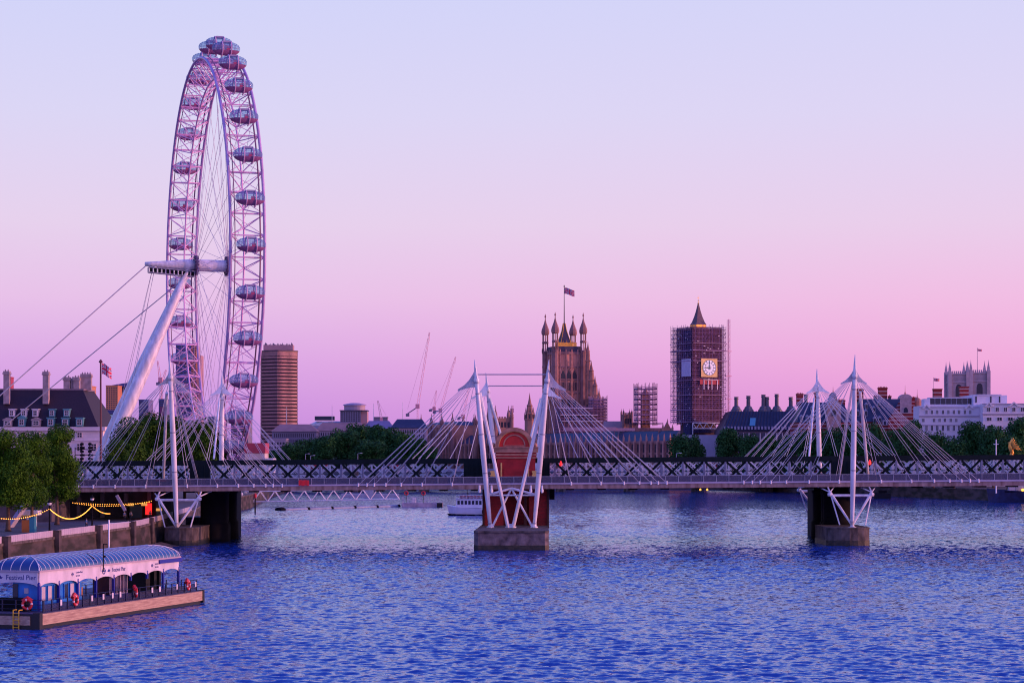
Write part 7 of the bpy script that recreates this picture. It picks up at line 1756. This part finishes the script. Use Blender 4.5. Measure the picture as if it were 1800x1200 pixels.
# cross shaped pole
pc = P(1751, 805, 700); cr = thing("mast_pole", "plain white cross shaped pole standing left of the golden eagle", "pole", (pc.x, 700, GZ))
m = MB(); m.lathe([(0.25, 0), (0.16, sz(772, 700) - GZ)], 0, 0, 0, 8); obj("pole", m, M_white, cr)
m = MB(); zz = sz(781, 700) - GZ; m.box(-0.85, 0.85, -0.1, 0.1, zz, zz + 0.25); obj("arm", m, M_white, cr)
# street lights showing over the truss
for px, py, Y, lb in ((537, 798, 1000, "small street light above the bridge truss below the park trees, leftmost"), (546, 801, 1000, "hooked street light just right of its neighbour below the park trees"), (629, 797, 1000, "single street light above the truss below the middle of the park trees"), (1541, 797, 860, "street light just right of the tall right mast"), (1721, 797, 860, "street light low behind the cable ends on the right"), (1189, 797, 860, "street light below the trees left of the white hoarding")):
    p = P(px, py, Y); t_ = thing("street_light", lb, "street light", (p.x, Y, GZ), 0, "street lights along the banks"); h_ = p.z - GZ
    m = MB(); m.lathe([(0.25, 0), (0.12, h_)], 0, 0, 0, 6); m.tube((0, 0, h_), (1.4, 0, h_ + 0.3), 0.1, n=5); obj("post", m, M_mastgrey, t_)
    m = MB(); m.box(1.2, 2.1, -0.2, 0.2, h_ + 0.15, h_ + 0.4); obj("head", m, M_lampglass, t_)
# ================================================================ boats, moorings
def loft(m, secs):
    """secs: list of rings with equal point counts, open at both ends then capped"""
    b = len(m.v); n = len(secs[0])
    for s_ in secs: m.v += [tuple(p) for p in s_]
    for i in range(len(secs) - 1):
        for k in range(n): a = b + i * n + k; c = b + i * n + (k + 1) % n; m.face([a, c, c + n, a + n])
    m.face([b + k for k in range(n)][::-1]); e = b + (len(secs) - 1) * n; m.face([e + k for k in range(n)])
def hull_mb(Ln, Bm, free, z_lo, bow=0.25, sheer=0.5, k=12):
    m = MB(); secs = []
    for i in range(k + 1):
        u = i / k; x = Ln * u
        w_ = Bm / 2 * (1 if u > bow else math.sin(math.pi / 2 * (0.04 + 0.96 * u / bow)) ** 0.8); w_ *= 1 - 0.15 * max(0, (u - 0.8) / 0.2)
        z = free + sheer * (1 - min(1, u / 0.5)) ** 2
        rake = (1 - min(1, u / bow)) * 1.0
        secs.append([(x + rake, 0, -0.8), (x + rake * 0.8, -w_ * 0.75, z_lo), (x, -w_, z), (x, w_, z), (x + rake * 0.8, w_ * 0.75, z_lo)])
    loft(m, secs); return m
# white passenger boat
pb_ = P(786, 905, 592); bt = thing("passenger_boat", "white passenger boat half hidden behind the red brick pier", "boat", (pb_.x, 592, 0), R(-14))
obj("hull", hull_mb(17, 5, 2.1, -0.3, 0.22, 0.8), mat("boat_white", (0.82, 0.78, 0.84), 0.4, 0.1, 0.6), bt, smooth=False)
h2 = hull_mb(17, 5.06, 0.35, -0.3, 0.22, 0.1); obj("boot_top", h2, M_dark, bt)
m = MB(); h3 = MB(); 
for i in range(8): h3.box(0.9 + i * 0.001, 0.95, -0.1, 0.1, 1.0, 1.1) if False else None
m = MB(); m.box(3.2, 12.3, -2.0, 2.0, 2.2, 4.6); cb = obj("saloon", m, MATS["boat_white"], bt)
m = MB(); m.box(12.32, 16.3, -2.1, 2.1, 2.2, 4.2); obj("aft_cabin", m, MATS["boat_white"], bt)
m = MB(); m.box(2.9, 12.7, -2.25, 2.25, 4.61, 4.75); m.box(12.2, 16.6, -2.25, 2.25, 4.21, 4.32); obj("cabin_roof", m, MATS["boat_white"], cb)
wv = MB(); wv.box(-0.34, 0.34, -0.06, 0.05, 0, 1.05); repeats("window", wv, M_glassdark, bt, [(3.9 + i * 1.05, -2.0, 3.1) for i in range(8)] + [(13.2, -2.1, 2.9), (14.5, -2.1, 2.9)])
m = MB()
for i in range(10): m.tube((3.2 + i, -2.1, 4.75), (3.2 + i, -2.1, 5.7), 0.04, n=4)
m.tube((3.2, -2.1, 5.7), (12.2, -2.1, 5.7), 0.05, n=4).tube((3.2, -2.1, 5.2), (12.2, -2.1, 5.2), 0.03, n=4); obj("top_rail", m, M_white, bt)
m = MB()
for i in range(5): m.box(4 + i * 1.5, 4.9 + i * 1.5, -1.6, 1.6, 4.8, 5.5)
obj("deck_bench", m, mat("boat_bench", (0.35, 0.12, 0.16), 0.6, 0.3), bt)
m = MB(); m.box(12.5, 15.5, -1.4, 1.4, 4.33, 6.3); obj("wheelhouse", m, M_dark, bt)
m = MB()
for x in (11.2, 12.2): m.path([(x, -2.65, 1.6), (x, -2.65, 0.6)], 0.35, 10)
obj("fender", m, M_black, bt)
m = MB(); m.tube((6.0, 0, 4.7), (6.0, 0, 8.8), 0.08, n=5); m.tube((10.5, 0, 4.7), (10.5, 0, 9.4), 0.08, n=5); obj("boat_mast", m, M_dark, bt)
# dark moored ship on the right
pb_ = P(1732, 882, 768); sh_ = thing("moored_ship", "dark navy hulled ship moored by the right bank, cut by the right edge", "ship", (pb_.x, 766, 0), R(-6))
obj("hull", hull_mb(46, 8, 3.9, -0.2, 0.14, 1.2), mat("ship_navy", (0.035, 0.045, 0.13), 0.4, 0.4, 0.5, col2=(0.02, 0.012, 0.03)), sh_)
m = MB(); m.box(6, 40, -3.9, -3.8, 3.7, 4.1); obj("rubbing_strake", m, M_dark, sh_)
m = MB(); m.box(10, 38, -3, 3, 3.8, 6.4); obj("deckhouse", m, M_mastgrey, sh_)
m = MB(); m.tube((3, 0, 4), (3, 0, 9), 0.12, n=6); m.tube((12.4, -3.6, 3.9), (12.4, -3.6, 5.0), 0.07, n=4); obj("foremast", m, M_dark, sh_)
m = MB(); m.lathe([(0.15, 0), (0.5, 0.2), (0.5, 0.6), (0.2, 0.9)], 12.4, -3.9, 4.1, 8); obj("amber_lamp", m, mat("amber_lamp", (1, 0.45, 0.05), 0.4, 0, emit=3.0), sh_)
# small black barge under the right span
pb_ = P(1533, 876, 833); bg_ = thing("barge", "small black barge beyond the deck just right of the tall right mast", "boat", (pb_.x, 833, 0))
obj("hull", hull_mb(7.2, 3.4, 2.2, -0.2, 0.3, 0.4), M_black, bg_); m = MB(); m.box(2.4, 5.6, -1.2, 1.2, 2.25, 3.4); obj("cabin", m, M_dark, bg_)
# landing stage with gangway
Ys = 690
ls = thing("landing_stage", "grey floating landing stage beyond the bridge, left of the white boat", "pontoon", (sx(737, Ys), Ys + 3, 0))
m = MB(); m.box(sx(706, Ys), sx(777, Ys), Ys, Ys + 9, -0.5, 1.35); obj("hull", m, mat("stage_hull", (0.42, 0.36, 0.44), 0.8, 0.4, 0.8), ls, True)
m = MB(); m.box(sx(768, Ys), sx(777, Ys) + 0.2, Ys - 0.15, Ys - 0.01, -0.4, 1.4); obj("fender", m, M_black, ls, True)
m = MB(); x = sx(707, Ys)
while x < sx(772, Ys): m.box(x, x + 0.1, Ys + 0.3, Ys + 0.4, 1.36, 3.1); x += 0.42
m.box(sx(707, Ys), sx(772, Ys), Ys + 0.28, Ys + 0.42, 3.1, 3.25); m.box(sx(707, Ys), sx(772, Ys), Ys + 0.28, Ys + 0.42, 2.2, 2.28); obj("stage_railing", m, MATS["edge_beam_paint"], ls, True)
m = MB(); m.box(sx(724, Ys), sx(730, Ys), Ys + 3, Ys + 5, 1.36, 3.0); obj("white_cabinet", m, M_white, ls, True)
for px, lb in ((714, "red life ring post on the far landing stage, left"), (744, "red round marker on the far landing stage, right")):
    t_ = thing("life_ring", lb, "life ring", (sx(px, Ys), Ys + 0.1, 1.36)); m = MB(); m.tube((0, 0, 0), (0, 0, 3.4), 0.08, n=5); obj("post", m, M_dark, t_)
    mm_ = ring_mb(0.55, 0.2); mm_.v = [(x, y - 0.1, z + 3.2) for x, y, z in mm_.v]; obj("ring", mm_, [M_red, M_red], t_)
gw = thing("gangway", "long pale lattice gangway sloping from the left bank down to the landing stage", "gangway", (sx(560, 700), 700, 2))
A_ = Vector((sx(418, 700), 700, sz(882, 700))); B_ = Vector((sx(702, 700), 700, sz(877, 700))); m = MB(); hgt = 3.4; n = 11
for yy in (0, 2.4):
    o = Vector((0, yy, 0)); a, b = A_ + o, B_ + o; up = Vector((0, 0, hgt)); d = (b - a)
    m.tube(a, b, 0.17, n=5).tube(a + d / n * 0.45 + up, b - d / n * 0.5 + up, 0.13, n=5)
    for i in range(n):
        p0 = a + d * (i / n); p1 = a + d * ((i + 0.5) / n) + up; p2 = a + d * ((i + 1) / n); m.tube(p0, p1, 0.10, n=4).tube(p1, p2, 0.10, n=4)
obj("truss", m, M_white, gw, True)
m = MB(); m.hexa([A_ + Vector((0, 0.2, 0)), B_ + Vector((0, 0.2, 0)), B_ + Vector((0, 2.2, 0)), A_ + Vector((0, 2.2, 0)), A_ + Vector((0, 0.2, 0.2)), B_ + Vector((0, 0.2, 0.2)), B_ + Vector((0, 2.2, 0.2)), A_ + Vector((0, 2.2, 0.2))]); obj("walkway", m, M_mastgrey, gw, True)
m = MB(); m.box(A_.x - 4.5, A_.x + 2.5, 697, 706, -2, 2.0); single("abutment", m, M_wall, "brown stone abutment under the left end of the long gangway", "abutment")
# second distant pontoon and boom
m = MB(); m.box(sx(600, 860), sx(700, 860), 860, 868, -0.3, 1.5); m.box(sx(640, 860), sx(655, 860), 861, 866, 1.51, 3.2); single("pontoon", m, M_mastgrey, "low distant pontoon lying behind the gangway", "pontoon")
bo = thing("floating_boom", "long pale floating boom of linked tubes on the water below the gangway", "boom", (sx(600, 660), 665, 0))
a = Vector((sx(502, 650), 647, 0.15)); b = Vector((sx(700, 690), 695, 0.15)); n = 5
for i in range(n):
    p0 = a.lerp(b, i / n); p1 = a.lerp(b, (i + 0.94) / n); m = MB(); m.path([p0, p0.lerp(p1, 0.03), p0.lerp(p1, 0.97), p1], [0.25, 0.55, 0.55, 0.25], 10); obj("tube_section", m, mat("boom_grey", (0.24, 0.30, 0.42), 0.5, 0.2, 0.5), bo, True, True)
    m = MB(); q = a.lerp(b, (i + 0.97) / n); m.lathe([(0.6, -0.3), (0.75, 0.2), (0.5, 0.75)], q.x, q.y, 0, 8); obj("coupling", m, M_dark, bo, True)
m = MB(); m.lathe([(1.6, -0.3), (1.7, 0.5), (1.0, 0.9)], a.x - 1.3, a.y, 0, 10); obj("end_buoy", m, M_dark, bo, True)
p = P(448.5, 900, 625); mk = thing("marker_post", "thin dark marker post with red top standing in the water near the left bank", "marker", (p.x, 625, 0))
m = MB(); m.lathe([(0.22, -1), (0.2, 4.2)], 0, 0, 0, 8); obj("post", m, M_dark, mk); m = MB(); m.lathe([(0.25, 4.2), (0.5, 4.5), (0.5, 5.1), (0.1, 5.6)], 0, 0, 0, 8); obj("top_mark", m, M_red, mk)

# ================================================================ people
def person(name_label, px, py, Y, shirt, legs, z0, hgt=1.74, walk=0.22, rz=0.0):
    """one continuous skinned body, with clothing and hair as children"""
    r = thing("person", name_label, "person", (sx(px, Y), Y, z0), rz)
    J = {"pel": (0, 0, .93), "wai": (0, 0, 1.08), "che": (0, 0, 1.32), "neck": (0, 0, 1.47), "chin": (0, -0.02, 1.54), "head": (0, -0.01, 1.64), "top": (0, 0, 1.73)}
    for s_, q in ((-1, "l"), (1, "r")):
        f = walk * s_
        J.update({"hip" + q: (s_ * .1, 0, .88), "kne" + q: (s_ * .1, -f * .55 - .02, .48), "ank" + q: (s_ * .1, -f, .08), "toe" + q: (s_ * .1, -f - .17, .03),
                  "sho" + q: (s_ * .19, 0, 1.41), "elb" + q: (s_ * .24, f * .5 + .02, 1.12), "wri" + q: (s_ * .25, f * .8 - .06, .87), "han" + q: (s_ * .25, f * .9 - .08, .78)})
    rad = {"pel": .13, "wai": .12, "che": .15, "neck": .055, "chin": .07, "head": .095, "top": .05, "hip": .09, "kne": .058, "ank": .04, "toe": .035, "sho": .065, "elb": .042, "wri": .03, "han": .028}
    E = [("pel", "wai"), ("wai", "che"), ("che", "neck"), ("neck", "chin"), ("chin", "head"), ("head", "top")]
    for q in "lr": E += [("pel", "hip" + q), ("hip" + q, "kne" + q), ("kne" + q, "ank" + q), ("ank" + q, "toe" + q), ("che", "sho" + q), ("sho" + q, "elb" + q), ("elb" + q, "wri" + q), ("wri" + q, "han" + q)]
    def skin(keys, edges, k, name, mt):
        me = bpy.data.meshes.new(name); idx = {n_: i for i, n_ in enumerate(keys)}
        me.from_pydata([tuple(c * hgt / 1.74 for c in J[n_]) for n_ in keys], [(idx[a], idx[b]) for a, b in edges], [])
        o = bpy.data.objects.new(name, me); link(o); md = o.modifiers.new("skin", 'SKIN')
        sv = me.skin_vertices[0] if me.skin_vertices else None
        if sv is None:
            bpy.context.view_layer.objects.active = o
        o.parent = r; o.modifiers.new("sub", 'SUBSURF').levels = 1; o.modifiers["sub"].render_levels = 1
        me.materials.append(mt)
        import bmesh
        bmm = bmesh.new(); bmm.from_mesh(me); ly = bmm.verts.layers.skin.verify(); bmm.verts.ensure_lookup_table()
        for i, n_ in enumerate(keys):
            bb = n_[:-1] if n_[:-1] in rad else n_
            bmm.verts[i][ly].radius = (rad[bb] * k, rad[bb] * k * (0.75 if bb in ("che", "wai", "pel") else 1)); bmm.verts[i][ly].use_root = (i == 0)
        bmm.to_mesh(me); bmm.free(); return o
    keys = list(J); skin(keys, E, 1.0, "body", mat("skin_tone", (0.42, 0.24, 0.18), 0.6, 0.1))
    kt = ["pel", "wai", "che", "shol", "elbl", "shor", "elbr"]; skin(kt, [("pel", "wai"), ("wai", "che"), ("che", "shol"), ("shol", "elbl"), ("che", "shor"), ("shor", "elbr")], 1.18, "top", shirt)
    kl = ["pel", "hipl", "knel", "ankl", "hipr", "kner", "ankr"]; skin(kl, [("pel", "hipl"), ("hipl", "knel"), ("knel", "ankl"), ("pel", "hipr"), ("hipr", "kner"), ("kner", "ankr")], 1.2, "trousers", legs)
    m = MB(); m.lathe([(0.102, -0.02), (0.11, 0.04), (0.08, 0.1), (0.02, 0.125)], 0, 0.012, 1.64 * hgt / 1.74, 10); obj("hair", m, mat("dark_hair", (0.03, 0.02, 0.02), 0.6, 0), r, smooth=True)
    return r
c_blue = mat("blue_jacket", (0.02, 0.10, 0.28), 0.8, 0.1); c_dk = mat("dark_trousers", (0.02, 0.02, 0.04), 0.8, 0.1); c_wh = mat("pale_shirt", (0.5, 0.45, 0.5), 0.8, 0.1); c_rd = mat("rust_top", (0.30, 0.06, 0.05), 0.8, 0.1)
person("person in blue jacket walking along the river wall behind the parapet", 152, 905, 346, c_blue, c_dk, GZ, rz=1.2)
person("person in pale shirt on the walk near the lit red doorway", 230, 905, 395, c_wh, c_dk, GZ, rz=2.5)
person("person in blue top leaning by the river wall under the bridge end", 219, 905, 392, c_blue, c_dk, GZ, walk=0.05, rz=0.4)
person("person in rust red top standing in the shade by the kiosk", 264, 905, 397, c_rd, c_dk, GZ, walk=0.05)
person("person in pale shirt walking on the footbridge right of the brick pier house", 1083, 850, 393.5, c_wh, c_dk, 11.26 + dz(19.5), rz=1.57)
q = fpw(14.6, 4.0, DZ); t_ = person("person in pale top at the orange ticket machines on the floating pier", 100, 900, 210, c_wh, c_dk, DZ, walk=0.04, rz=-0.5); t_.location = q; ROOT[t_.name] = (q, -0.5)
